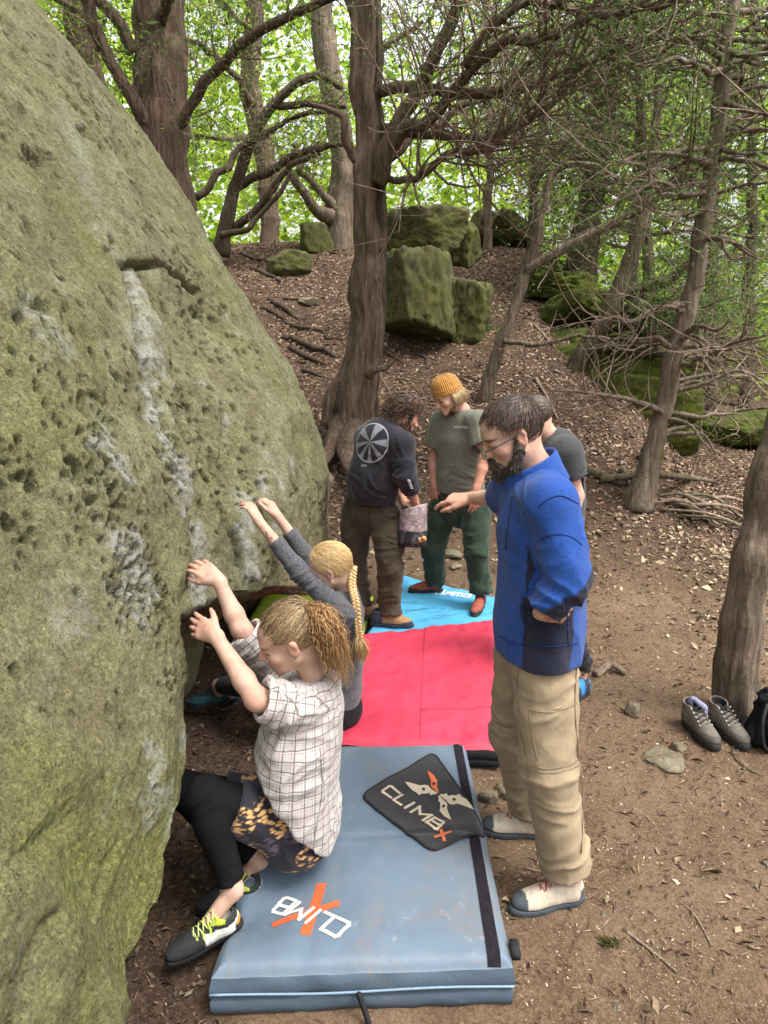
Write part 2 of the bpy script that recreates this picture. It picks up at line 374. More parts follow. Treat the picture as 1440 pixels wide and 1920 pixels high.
LY = [-1.5, 0.5, 1.0, 1.4, 1.76, 2.0, 2.18, 2.32, 2.6, 3.0, 3.4, 3.78, 4.3, 4.8, 5.2, 6.2]
LZ = [0.25, 0.20, 0.24, 0.27, 0.30, 0.48, 0.72, 0.90, 0.92, 0.86, 0.74, 0.62, 0.60, 0.57, 0.55, 0.5]
LX = [-0.85, -0.75, -0.70, -0.68, -0.685, -0.69, -0.72, -0.74, -0.75, -0.67, -0.58, -0.51, -0.455, -0.43, -0.44, -0.5]
HN, ON = [0, .25, .6, 1.2, 2.0, 3.0, 4.2], [0, -.03, -.13, -.42, -.95, -1.75, -2.9]
HF, OF = [0, .5, .97, 1.77, 2.37, 2.97, 3.24, 3.54, 4.6], [0, .015, -.10, -.56, -.94, -1.30, -1.56, -1.78, -2.6]
CRK = ([0.88, 1.22, 1.64, 2.34, 2.6], [2.30, 2.62, 2.97, 3.40, 3.5])
def rock_face_x(Y, z):
    """right-hand face of the big boulder: X for given depth Y and height z (above the lip)"""
    zl = np.interp(Y, LY, LZ); xl = np.interp(Y, LY, LX); h = np.maximum(z - zl, 0)
    w = sstep(2.2, 4.6, Y); x = xl + np.interp(h, HN, ON) * (1 - w) + np.interp(h, HF, OF) * w
    yc = np.interp(z, *CRK); fade = sstep(2.5, 2.0, z) * sstep(0.6, 0.95, z)
    x = x - 0.12 * fade * sstep(-0.01, 0.035, Y - yc) * sstep(1.2, 0.25, Y - yc) + 0.03 * fade * np.exp(-((Y - yc + 0.12) / 0.14) ** 2)
    yc2 = yc + 0.52; x = x - 0.05 * fade * sstep(-0.02, 0.05, Y - yc2) * sstep(0.7, 0.1, Y - yc2)
    return x
def on_rock(px, py):
    d = ray(px, py); t = np.linspace(0.9, 9, 9000); P = CAM + d * t[:, None]
    ok = (P[:, 1] > 0.3) & (P[:, 1] < 5.25) & (P[:, 2] >= np.interp(P[:, 1], LY, LZ) - 0.02) & (P[:, 0] <= rock_face_x(P[:, 1], P[:, 2]))
    i = int(np.argmax(ok)) if ok.any() else -1
    return P[i] if i >= 0 else None
def seg_dist(P, pts):
    best = np.full(len(P), 9.0); par = np.zeros(len(P)); acc = 0
    for a, b in zip(pts[:-1], pts[1:]):
        ab = b - a; L = np.dot(ab, ab); t = np.clip((P - a) @ ab / max(L, 1e-9), 0, 1); d = np.linalg.norm(P - a - t[:, None] * ab, axis=1)
        par = np.where(d < best, acc + t, par); best = np.minimum(best, d); acc += 1
    return best, par / max(acc, 1)
def build_boulder():
    ys = np.concatenate([np.linspace(-1.5, 0.85, 16, endpoint=False), np.linspace(0.85, 3.2, 360, endpoint=False), np.linspace(3.2, 5.25, 160, endpoint=False), 5.25 + 1.0 * np.sin(np.linspace(0, np.pi / 2, 24))])
    nu, nf = 24, 440
    rows = []
    for Y in ys:
        Yc = min(Y, 5.25); zl = np.interp(Yc, LY, LZ); xl = float(rock_face_x(np.array(Yc), np.array(zl)))
        tu = np.linspace(0, 1, nu, endpoint=False)
        cave = 0.75 + 0.1 * math.sin(3 * Yc); zc = max(zl - 0.26, 0.02) if Yc > 2.1 else zl * 0.45
        ctrl = np.array([(-5.5, -0.4), (xl - cave - 0.3, -0.35), (xl - cave, -0.05), (xl - cave * 0.85, zc * 0.75), (xl - cave * 0.45, zl - 0.13 * min(1, zl / .4)), (xl - 0.08, zl - 0.045), (xl, zl)])
        c = catmull(np.c_[ctrl[:, 0], np.zeros(7), ctrl[:, 1]], nu + 1)[:-1]
        z = zl + 4.2 * np.linspace(0, 1, nf) ** 1.15; x = rock_face_x(np.full(nf, Yc), z)
        top = np.array([(x[-1] - 0.6, z[-1] + 0.15), (-5.5, z[-1] + 0.2)])
        r = np.concatenate([c[:, [0, 2]], np.c_[x, z], top])
        if Y > 5.25:
            q = (Y - 5.25); s = 1 - math.sqrt(max(0, 1 - q * q)); r[:, 0] -= s * 3.0; r[:, 1] = r[:, 1] * (1 - 0.15 * s)
        rows.append(np.c_[r[:, 0], np.full(len(r), Y), r[:, 1]])
    G = np.array(rows); ny, nv = G.shape[:2]; P = G.reshape(-1, 3)
    i = np.arange(ny - 1)[:, None] * nv; j = np.arange(nv - 1)[None]
    Q = np.stack([i + j, i + j + 1, i + nv + j + 1, i + nv + j], -1).reshape(-1, 4)[:, ::-1]
    N = vnormals(P, Q)
    if N[(ny // 2) * nv + nu + 40][0] < 0: Q = Q[:, ::-1]; N = -N
    P0 = P.copy()
    D = fbm(P0 * 1.5, 3) * 0.035 + fbm(P0 * V3(5, 4, 3.4), 4) * 0.011 + fbm(P0 * V3(19, 15, 13) + 3, 3) * 0.0075 + fbm(P0 * V3(50, 38, 36) + 3, 2) * 0.0030
    lipw = np.exp(-(np.abs((P0[:, 2] - np.interp(P0[:, 1], LY, LZ))) / 0.18) ** 2); D = D + lipw * fbm(P0 * 6 + 40, 3) * 0.02
    bil = -np.abs(perlin(P0 * V3(3, 2.2, 1.4) + 5)); D += 0.018 * bil - 0.05 * np.abs(perlin(P0 * V3(2.0, 2.4, 1.7) + 20)) * sstep(1.6, .6, P0[:, 2]) * sstep(2.6, 1.9, P0[:, 1])
    # pockets
    Dg = D.reshape(ny, nv); Pg = P0.reshape(ny, nv, 3)
    pits = []
    rs = np.random.default_rng(21)
    n_p = 7000
    for k in range(n_p):
        Y = 0.7 + 4.5 * rs.uniform() ** 1.0; z = np.interp(Y, LY, LZ) + rs.uniform(0.03, 3.2)
        cl = perlin(np.array([[Y * 2.1, z * 2.1, 3.3]]))[0]
        if cl < rs.uniform(-0.35, 0.75): continue
        if z < 0.95 and Y < 2.1 and rs.uniform() < 0.75: continue
        r = 0.0060 * math.exp(rs.exponential(0.30)); pits.append((Y, z, min(r, 0.015), rs.uniform(1.2, 2.2)))
    for (px, py, r, e) in [(155, 745, .022, 1.2), (185, 752, .016, 1.4), (205, 790, .018, 1.3), (150, 675, .010, 1.2), (80, 760, .011, 1.5), (172, 938, .017, 1.2), (225, 945, .016, 1.2), (315, 960, .014, 1.2), (280, 995, .018, 1.8), (50, 570, .03, 1.6), (80, 570, .024, 1.4), (50, 290, .03, 1.3), (70, 300, .028, 1.2), (60, 305, .03, 1.2), (130, 195, .02, 2.5), (150, 1110, .014, 1.5), (202, 1080, .012, 1.1), (45, 1255, .020, 1.5), (15, 980, .022, 1.4), (30, 985, .016, 1.1), (95, 1333, .013, 1.5), (140, 1335, .010, 1.3), (320, 1318, .010, 1.1), (260, 1430, .012, 2.8), (70, 1200, .01, 1.2), (285, 1165, .012, 1.3), (30, 600, .016, 1.2), (60, 675, .010, 1.3), (85, 690, .009, 1), (385, 735, .013, 1.3), (400, 1000, .01, 1.5), (495, 905, .02, 1.2)]:
        p = on_rock(px, py)
        if p is not None: pits.append((p[1], p[2], r * .72, e))
    rs2 = np.random.default_rng(8)
    for (px, py, sx, sy, n) in [(215, 945, 60, 50, 60), (255, 1090, 42, 70, 130), (300, 1140, 40, 60, 60), (190, 780, 40, 50, 40), (60, 300, 25, 20, 16), (330, 1250, 25, 60, 35), (200, 880, 70, 50, 50), (320, 860, 30, 80, 40), (20, 880, 25, 40, 15), (60, 1010, 30, 30, 14)]:
        for k in range(n):
            p = on_rock(px + rs2.normal(0, sx * .6), py + rs2.normal(0, sy * .6))
            if p is not None: pits.append((p[1], p[2], rs2.uniform(0.0055, 0.0095), rs2.uniform(1.0, 1.5)))
    for (Y, z, r, e) in pits:
        iy = int(np.searchsorted(ys, Y)); zz = Pg[min(iy, ny - 1), nu:nu + nf, 2]; iz = nu + int(np.searchsorted(zz, z))
        wy = 2 + int(2.2 * r / 0.0062); wz = 2 + int(r * e * 1.7 / 0.0068)
        a0, a1, b0, b1 = max(0, iy - wy), min(ny, iy + wy + 1), max(nu, iz - wz), min(nu + nf, iz + wz + 1)
        if a1 <= a0 or b1 <= b0: continue
        W = Pg[a0:a1, b0:b1]; c = V3(float(rock_face_x(np.array(Y), np.array(z))), Y, z); d = W - c
        al = d[..., 1] * 0.30 + np.hypot(d[..., 0], d[..., 2]) * np.sign(d[..., 2]) * 0.95; ac = d[..., 1] * 0.95 - d[..., 2] * 0.30
        q = np.sqrt((al / (r * e)) ** 2 + (ac / r) ** 2)
        Dg[a0:a1, b0:b1] -= max(r * 3.6, .028) * np.clip((1.2 - q) * 2.2, 0, 1) ** 0.6 * (q < 1.2)
    # cracks and ledges
    def poly(*pp):
        o = [on_rock(*p) for p in pp]; return [p for p in o if p is not None]
    cracks = [(poly((205, 465), (235, 490), (262, 497), (298, 494), (318, 510), (345, 525), (372, 545)), 0.10, 0.017), (poly((215, 445), (222, 480), (240, 500)), 0.08, 0.015),
              (poly((228, 325), (232, 350), (250, 375), (270, 393)), 0.03, 0.011), (poly((255, 250), (272, 285), (285, 310)), 0.025, 0.01),
              (poly((330, 760), (352, 830), (380, 890), (412, 960), (432, 1010), (448, 1060)), 0.08, 0.016), (poly((240, 500), (262, 600), (285, 700), (312, 800), (345, 900), (362, 1000)), 0.07, 0.011),
              (poly((300, 860), (330, 900), (352, 960)), 0.02, 0.01), (poly((545, 905), (552, 915), (560, 922), (545, 935)), 0.035, 0.014), (poly((130, 185), (140, 208)), 0.03, 0.01), (poly((45, 560), (70, 572), (90, 580)), 0.05, 0.025),
              (poly((0, 1620), (60, 1600), (110, 1570), (150, 1530)), 0.025, 0.03), (poly((60, 1900), (75, 1800), (95, 1745), (120, 1720)), 0.03, 0.025), (poly((205, 1700), (225, 1650), (240, 1600)), 0.02, 0.02)]
    for pts, dep, wid in cracks:
        if len(pts) < 2: continue
        d, _ = seg_dist(P0 + 0.012 * fbm(P0 * 25, 2)[:, None], pts); D -= dep * np.exp(-(d / wid) ** 2)
    P = P0 + N * Dg.reshape(-1)[:, None]
    # chalk smears and moss as worn-in colour
    ch = np.zeros(len(P0)); wob = fbm(P0 * 13, 4) * 0.07
    for pts, wid, s in [(poly((262, 520), (275, 590), (285, 640)), 0.085, .8), (poly((270, 600), (285, 690), (300, 780), (325, 850), (350, 930), (365, 1000)), 0.045, 1.0), (poly((300, 640), (320, 690)), 0.06, .5), (poly((362, 1000), (372, 1060), (375, 1130), (372, 1200)), 0.075, 1.0),
                        (poly((190, 795), (205, 835), (225, 860)), 0.045, .95), (poly((235, 1010), (255, 1060), (275, 1110)), 0.075, .8), (poly((250, 1100), (270, 1120)), 0.07, .8), (poly((385, 735), (400, 750), (420, 785)), 0.035, .7), (poly((500, 850), (512, 880), (525, 905)), 0.035, .7),
                        (poly((455, 945), (462, 1000), (468, 1060)), 0.055, .9), (poly((487, 905), (500, 935), (520, 990)), 0.035, .7), (poly((535, 850), (545, 880)), 0.03, .6), (poly((60, 580), (90, 610), (110, 640)), 0.07, .55), (poly((280, 1410), (292, 1470), (300, 1530)), 0.03, .75), (poly((318, 1490), (330, 1530)), 0.035, .6), (poly((332, 1360), (335, 1400)), 0.02, .7), (poly((45, 1805), (50, 1800)), 0.02, .7), (poly((130, 1120), (140, 1180)), 0.05, .35), (poly((540, 620), (550, 660), (565, 700)), 0.04, .35), (poly((430, 580), (450, 620)), 0.03, .3), (poly((130, 220), (150, 290), (180, 370)), .09, .35)]:
        if len(pts) < 2: continue
        d, _ = seg_dist(P0, pts); ch = np.maximum(ch, s * .85 * sstep(wid * 1.6, wid * 0.1, d + wob))
    mo = np.clip(0.55 + 0.35 * fbm(P0 * 1.7 + 30, 3) + 0.45 * sstep(3.0, 1.2, P0[:, 1]) * sstep(1.9, 0.5, P0[:, 2]) - 0.25 * sstep(2.6, 4.2, P0[:, 1]), 0, 1)
    E = thing('climbing_boulder', (-1.8, 2.5, 0), 'huge pocketed limestone boulder with mossy leaning face and white chalk streaks', 'boulder')
    mk('rock_face', P, Q, rock_material('limestone', 0.55, (0.80, 0.84, 0.74), True), E, attrs={'chalk': ch, 'moss': mo})
build_boulder()
# ------------------------------------------------------------------ trees
def bark_material(name, a, b, c, moss=0.0, streak=26.0):
    t = NT(name); co = t.coord((1, 1, 0.12)); co1 = t.coord(); n1 = t.noise(co, streak, 6, 0.65, 0.6); n2 = t.noise(co1, 3.0, 4); n3 = t.noise(co1, 40, 4, .7)
    col = t.ramp(n1, [(0.30, a), (0.52, b), (0.75, c)]); col = t.mix(0.4, col, t.ramp(n3, [(.3, .6), (.7, 1.4)]), 'MULTIPLY')
    col = t.mix(t.math('MULTIPLY', t.ramp(n2, [(0.55, 0.0), (0.75, 1.0)]), 0.5), col, tuple(v * 1.5 for v in c))
    if moss: col = t.mix(t.math('MULTIPLY', t.ramp(t.noise(co1, 2.2, 5, .65), [(0.42, 0.0), (0.62, 1.0)]), moss), col, (0.062, 0.068, 0.022))
    nb = t.bump(n1, 0.05, 1.0); nb = t.bump(n3, 0.01, 0.7, nb); return t.done(col, 0.92, nb, 0.15)
BARK = bark_material('yew_bark', (0.055, 0.036, 0.026), (0.15, 0.104, 0.076), (0.28, 0.21, 0.16), 0.15)
BARK_RED = bark_material('red_yew_bark', (0.045, 0.028, 0.020), (0.13, 0.086, 0.064), (0.25, 0.175, 0.135))
BARK_MOSS = bark_material('mossy_bark', (0.035, 0.026, 0.017), (0.095, 0.073, 0.046), (0.18, 0.143, 0.095), 0.55)
BARK_GREY = bark_material('grey_brown_bark', (0.075, 0.056, 0.04), (0.185, 0.142, 0.104), (0.33, 0.265, 0.205), 0.2)
BARK_DARK = bark_material('dark_bark', (0.030, 0.021, 0.015), (0.085, 0.060, 0.044), (0.17, 0.125, 0.095), 0.3)
TWIG = bark_material('dead_twig', (0.13, 0.094, 0.068), (0.27, 0.20, 0.148), (0.42, 0.33, 0.255), 0.0)
def leaf_material(name, trans=0.45):
    t = NT(name); t.t.nodes.remove(t.b); co = t.coord(); f = t.ramp(t.noise(co, 6, 3), [(.3, .75), (.7, 1.25)]); c = t.mix(1.0, t.attr('Col'), f, 'MULTIPLY')
    d = t.n('BsdfDiffuse'); tr = t.n('BsdfTranslucent'); mx = t.n('MixShader'); mx.inputs[0].default_value = trans; t.l(c, d.inputs[0]); t.l(c, tr.inputs[0]); t.l(d.outputs[0], mx.inputs[1]); t.l(tr.outputs[0], mx.inputs[2]); t.l(mx.outputs[0], t.out.inputs[0]); return t.m
LEAF = leaf_material('leaf_green', .5)
def leaves(name, pts, size, cols, parent=None, asp=.5, droop=0.0, mat=None):
    n = len(pts); d = RNG.normal(size=(n, 3)); d[:, 2] = d[:, 2] * .55 - droop; d /= np.linalg.norm(d, axis=1)[:, None]; s = np.cross(d, RNG.normal(size=(n, 3)) * [.5, .5, 1] + [0, 0, .8]); s /= np.maximum(np.linalg.norm(s, axis=1), 1e-6)[:, None]
    L = size * RNG.lognormal(0, .3, n); W = L * asp; A = pts - d * (L / 2)[:, None]; B = pts + d * (L / 2)[:, None]; m = pts - d * (L * .05)[:, None]
    V = np.stack([A, m + s * (W / 2)[:, None], B, m - s * (W / 2)[:, None]], 1).reshape(-1, 3); k = np.arange(n)[:, None] * 4; Q = k + [0, 1, 2, 3]
    return mk(name, V, Q, mat or LEAF, parent, attrs={'Col': np.repeat(cols, 4, axis=0)}, smooth=False)
def grow(paths, n, L, r, rs, up=0.1, curl=.5, along=.5, seg=7, t0=.15, flatz=.5, droop=0.):
    """child branches off a set of parent paths -> list of (path, radii)"""
    out = []
    for k in range(n):
        P, R = paths[rs.integers(len(paths))]; t = t0 + (1 - t0) * rs.uniform() ** .8; i = min(int(t * (len(P) - 1)), len(P) - 2); p = P[i] + (P[i + 1] - P[i]) * (t * (len(P) - 1) - i); T = nrm(P[i + 1] - P[i])
        q = rs.normal(size=3); q[2] *= flatz; q -= T * (q @ T); q = nrm(q); d = nrm(q + T * along * rs.uniform(.2, 1.6) + V3(0, 0, up)); l = L * rs.lognormal(0, .35); pts = [p]; w = rs.normal(size=3) * curl
        for s in range(seg): d = nrm(d + w * .22 + rs.normal(size=3) * .10 * curl + V3(0, 0, -droop * .12 + .03)); pts.append(pts[-1] + d * l / seg)
        r0 = min(r * rs.uniform(.6, 1.3), R[i] * .8); out.append((np.array(pts), np.linspace(r0, r0 * .25, seg + 1)))
    return out
def tubes_mesh(name, branches, mat, parent, n=5):
    mb = MB()
    for P, R in branches: mb.add(*tube(P, R, n, closed=False)[:2])
    return mb.build(name, mat, parent)
def limb_path(pts, n=None):
    P = np.array([at(*p[:3]) for p in pts]); m = n or max(8, 5 * len(pts)); return catmull(P, m)
def limb(parent, name, pts, r, mat, n=10, rough=.10, flute=.0, seg=None, seed=0, wob=.012):
    P = limb_path(pts, seg); R = np.interp(np.linspace(0, 1, len(P)), np.linspace(0, 1, len(r)), r); rs = np.random.default_rng(int(abs(seed) * 7 + 3)); off = fbm(P * 2.4 + seed, 3)[:, None] * rs.normal(size=3) * wob * 2; off[0] = 0; P = P + off
    R = R * (1 + .13 * fbm(P * 3.4 + 2 * seed, 2)); V, Q, T = tube(P, R, n, rough=rough, flute=flute, seed=seed, nfl=4); mk(name, V, [Q, T], mat, parent); return P, R
TREES = {}
def tree(key, pts, r, label, mat, n=16, flute=.06, seed=0, limbs=(), twigs=0, twl=.6, twr=.006, group=None, name='yew_tree', sub=0, seg=None, flatz=.5, droop=0.):
    P0 = at(*pts[0]); E = thing(name, P0, label, 'tree', group); P, R = limb(E, 'trunk', pts, r, mat, n, .10, flute, seg or 46, seed, .02); paths = []
    for k, (lp, lr) in enumerate(limbs): paths.append(limb(E, 'limb', lp, lr, mat, 8, .1, 0, None, seed + k * 1.7, .03))
    rs = np.random.default_rng(int(seed * 10) + 5); tips = []
    if twigs:
        src = [q for q in paths if np.linalg.norm(q[0][-1] - q[0][0]) > .7] or [(P, R)]; b1 = grow(src, twigs, twl, twr, rs, .08, .55, .7, flatz=flatz, droop=droop); b2 = grow(b1, int(twigs * (sub or 2)), twl * .5, twr * .5, rs, 0, .6, .8, 5, flatz=flatz, droop=droop)
        tubes_mesh('twigs', b1 + b2, TWIG, E, 3)['kind'] = 'stuff'; tips = [q[0] for q in b1 + b2]
    TREES[key] = (E, P, R, paths, tips); return E
def spray(key, n, size, cols, name='foliage', jit=.06, zmin=-9., filt=None, per=None, droop=.3, asp=.3):
    E, P, R, paths, tips = TREES[key]; Pt = np.vstack([t[len(t) // 3:] for t in tips]); 
    if filt is not None: Pt = Pt[filt(Pt)]
    if not len(Pt): return
    k = RNG.choice(len(Pt), n); p = Pt[k] + RNG.normal(0, jit, (n, 3)); c = np.asarray(cols)[RNG.choice(len(cols), n)] * RNG.uniform(.7, 1.3, (n, 1)); o = leaves(name, p, size, c, E, asp, droop); o['kind'] = 'stuff'
def crown(E, c, rad, n, size, cols, name='crown', hole=.0, seed=0.):
    v = RNG.normal(size=(n * 3, 3)); v /= np.linalg.norm(v, axis=1)[:, None]; p = np.asarray(c) + v * RNG.uniform(.15, 1, (n * 3, 1)) ** .5 * np.asarray(rad); w = fbm(p * 1.1 + seed, 3); p = p[w > hole][:n]
    o = leaves(name, p, size, np.asarray(cols)[RNG.choice(len(cols), len(p))] * RNG.uniform(.7, 1.3, (len(p), 1)), E, .5, .2); o['kind'] = 'stuff'; return o
YEW = [(.080, .122, .040), (.11, .165, .05), (.052, .082, .030), (.14, .20, .065)]
LIME = [(.20, .30, .045), (.27, .36, .07), (.14, .24, .035), (.33, .40, .10), (.10, .18, .03)]
def build_trees():
    gb = on_ground(655, 838)
    Yc = float(gb[1])
    # centre yew
    tree('centre', [(655, 850, Yc), (664, 760, Yc), (684, 640, Yc), (690, 500, Yc), (688, 400, Yc), (692, 300, Yc), (688, 160, Yc), (684, 20, Yc), (680, -260, Yc), (690, -700, Yc)], [.225, .18, .145, .132, .122, .118, .115, .108, .09, .05],
         'gnarled yew with fluted twin trunk standing behind the climbers', BARK, 44, .26, 1.0,
         [([(708, 345, Yc - .1), (738, 255, Yc - .2), (768, 190, Yc - .3), (812, 110, Yc - .4), (868, 0, Yc - .5), (930, -130, Yc - .6)], [.085, .075, .066, .055, .045, .03]),
          ([(716, 290, Yc - .1), (760, 240, Yc - .4), (800, 215, Yc - .6), (880, 120, Yc - .9), (960, 78, Yc - 1.1), (1060, 50, Yc - 1.3), (1200, 20, Yc - 1.5), (1300, -20, Yc - 1.7)], [.06, .052, .046, .042, .038, .034, .026, .015]),
          ([(712, 172, Yc), (800, 168, Yc - .2), (900, 174, Yc - .4), (980, 165, Yc - .5), (1060, 128, Yc - .6), (1130, 104, Yc - .7), (1230, 60, Yc - .8)], [.055, .05, .046, .04, .032, .024, .014]),
          ([(718, 238, Yc), (790, 250, Yc - .3), (860, 258, Yc - .5), (925, 258, Yc - .6), (970, 235, Yc - .7), (1025, 205, Yc - .8), (1070, 140, Yc - .9)], [.05, .045, .042, .038, .03, .024, .012]),
          ([(870, 125, Yc - .9), (905, 62, Yc - 1.), (965, 26, Yc - 1.1), (1045, 22, Yc - 1.2), (1150, 8, Yc - 1.4)], [.034, .032, .028, .022, .012]),
          ([(714, 300, Yc), (790, 255, Yc + .3), (880, 190, Yc + .5), (980, 180, Yc + .6), (1090, 165, Yc + .7), (1180, 200, Yc + .8)], [.05, .042, .036, .03, .022, .012]),
          ([(716, 330, Yc), (780, 340, Yc - .4), (840, 290, Yc - .7), (900, 285, Yc - .9), (990, 262, Yc - 1.1)], [.035, .03, .025, .02, .01]),
          ([(668, 300, Yc), (650, 250, Yc - .1), (622, 205, Yc - .1), (575, 190, Yc - .15)], [.05, .04, .026, .012]), ([(665, 30, Yc), (640, -10, Yc), (590, -50, Yc)], [.05, .04, .03]),
          ([(690, 705, Yc - .28), (712, 690, Yc - .34), (733, 672, Yc - .36), (745, 658, Yc - .36)], [.055, .032, .02, .008]), ([(715, 470, Yc - .15), (722, 440, Yc - .2), (728, 425, Yc - .22)], [.03, .02, .008])], 260, .85, .013, sub=3.4, flatz=.35)
    E = TREES['centre'][0]
    limb(E, 'buttress', [(622, 800, Yc + .1), (632, 740, Yc + .1), (655, 690, Yc + .05), (676, 600, Yc + .02)], [.14, .11, .09, .06], BARK, 14, .12, .1, 22, 4.); limb(E, 'second_stem', [(690, 790, Yc + .1), (700, 640, Yc + .06), (712, 480, Yc + .04), (708, 330, Yc + .03), (704, 100, Yc + .03), (704, -100, Yc)], [.12, .085, .068, .064, .06, .05], BARK_DARK, 16, .12, .1, 40, 5.)
    limb(E, 'root', [(660, 800, Yc - .1), (652, 850, Yc - .45), (660, 885, Yc - .75), (672, 900, Yc - .95)], [.14, .10, .06, .03], BARK, 12, .15, .1, 22, 6.); limb(E, 'root', [(645, 790, Yc), (622, 830, Yc - .3), (612, 862, Yc - .55), (600, 880, Yc - .7)], [.13, .08, .055, .03], BARK, 12, .15, .1, 22, 7.)
    spray('centre', 7000, .045, YEW, jit=.12, filt=lambda p: (p[:, 2] > 3.9), droop=.4)
    rs = np.random.default_rng(77)
    for (a, b, r) in [((470, 505), (530, 530), .03), ((455, 480), (540, 492), .02), ((500, 560), (560, 600), .03), ((530, 555), (600, 575), .02), ((540, 600), (640, 640), .022), ((530, 635), (640, 668), .036), ((545, 650), (610, 685), .03), ((560, 680), (615, 715), .022), ((500, 580), (545, 615), .026), ((480, 445), (640, 455), .03), ((520, 440), (650, 432), .035), ((560, 465), (640, 480), .02), ((600, 470), (650, 470), .02), ((575, 622), (625, 618), .016), ((700, 640), (760, 690), .016), ((770, 640), (800, 690), .014), ((735, 480), (720, 470), .02), ((560, 450), (600, 430), .05)]:
        A, B = on_ground(*a), on_ground(*b); m = 12; t = np.linspace(0, 1, m)[:, None]; P = A * (1 - t) + B * t; P[:, :2] += (fbm(P * 2.2 + r * 90, 2)[:, None] * rs.normal(0, .10, 2)); P[:, 2] = ground_z(P[:, 0], P[:, 1]) + r * .35 - r * 1.2 * (np.abs(t[:, 0] - .5) * 2) ** 3; r *= 1.5; P[:, 2] += r * .5; V, Q, T = tube(P, r * (1 - .5 * t[:, 0]), 7, rough=.15, seed=r * 50); mk('root', V, [Q, T], BARK_DARK, E)
    # left trunks above the boulder
    tree('left_big', [(318, 430, 8.6), (312, 300, 8.6), (308, 200, 8.6), (302, 100, 8.6), (298, 0, 8.6), (290, -200, 8.6), (290, -600, 8.6)], [.30, .27, .265, .26, .25, .2, .1], 'thick reddish yew trunk rising behind the top of the big boulder', BARK_RED, 30, .13, 2.0,
         [([(285, 250, 8.4), (258, 205, 8.3), (228, 150, 8.25), (195, 85, 8.2), (165, 10, 8.15), (150, -60, 8.1)], [.085, .078, .072, .066, .06, .05]), ([(325, 240, 8.5), (348, 222, 8.4), (372, 168, 8.3), (428, 112, 8.2), (482, 62, 8.1), (560, 22, 8.0), (640, -10, 7.9)], [.08, .065, .06, .055, .05, .042, .03]), ([(290, 60, 8.5), (310, 20, 8.3), (340, -40, 8.1)], [.08, .06, .05]), ([(250, 100, 8.5), (215, 40, 8.4), (175, -10, 8.3)], [.07, .06, .05])], 90, .7, .008, sub=3.)
    spray('left_big', 4500, .05, YEW + [(.12, .19, .04)], jit=.12, droop=.3)
    tree('left_far', [(168, 260, 10.5), (165, 130, 10.5), (150, 50, 10.5), (142, -40, 10.5), (140, -400, 10.5)], [.21, .20, .195, .19, .1], 'pinkish bare yew trunk at the top left edge of the boulder', BARK_RED, 22, .10, 3.0, [([(120, 90, 10.4), (95, 85, 10.2), (70, 80, 10)], [.04, .03, .015]), ([(150, 20, 10.4), (110, 0, 10.2), (70, -20, 10)], [.05, .04, .03])], 40, .6, .007)
    spray('left_far', 2500, .06, LIME, jit=.15)
    # arching multi-stem yew
    Y4 = 12.6
    tree('arching', [(416, 480, Y4), (424, 420, Y4), (436, 365, Y4), (448, 330, Y4 - .05), (470, 265, Y4 - .1), (505, 205, Y4 - .2), (550, 162, Y4 - .3), (598, 142, Y4 - .4), (640, 165, Y4 - .5)], [.15, .13, .115, .10, .09, .08, .07, .062, .04], 'multi stemmed yew with long arching limbs left of the centre trunk', BARK_DARK, 18, .08, 4.0,
         [([(440, 355, Y4), (480, 332, Y4 - .1), (540, 300, Y4 - .2), (590, 278, Y4 - .3), (642, 270, Y4 - .4)], [.08, .075, .066, .055, .035]), ([(440, 430, Y4), (488, 388, Y4 - .1), (530, 330, Y4 - .2), (556, 305, Y4 - .3), (600, 290, Y4 - .3)], [.07, .065, .055, .045, .03]), ([(366, 372, Y4 - .6), (410, 325, Y4 - .5), (445, 290, Y4 - .3), (480, 245, Y4 - .2)], [.065, .06, .055, .045]), ([(412, 442, Y4 - .2), (460, 432, Y4 - .3), (485, 405, Y4 - .3), (520, 370, Y4 - .3), (548, 320, Y4 - .3)], [.06, .05, .045, .04, .03]), ([(520, 200, Y4 - .2), (570, 196, Y4 - .3), (610, 200, Y4 - .3), (650, 198, Y4 - .4)], [.06, .05, .045, .035]), ([(470, 270, Y4), (520, 240, Y4), (560, 215, Y4), (620, 210, Y4)], [.05, .045, .04, .03])], 110, .7, .009, sub=2.5)
    spray('arching', 2500, .05, YEW + LIME[:2], jit=.15, filt=lambda p: p[:, 2] > 5)
    tree('pale_left', [(507, 500, 15.5), (502, 380, 15.5), (498, 300, 15.5), (470, 160, 15.5), (478, 0, 15.5), (480, -300, 15.5)], [.24, .19, .175, .175, .16, .1], 'upright trunk with shaggy bark behind the arching yew', BARK, 18, .14, 5.0, [([(480, 200, 15.4), (430, 130, 15), (380, 90, 14.6), (340, 70, 14.3)], [.07, .06, .05, .03]), ([(490, 250, 15.4), (430, 262, 15), (380, 255, 14.8), (345, 250, 14.6)], [.05, .04, .03, .02]), ([(478, 60, 15.4), (430, 20, 15), (390, -20, 14.8)], [.06, .05, .04])], 80, 1.1, .011, sub=2.)
    spray('pale_left', 6000, .09, LIME + YEW[1:2], jit=.25)
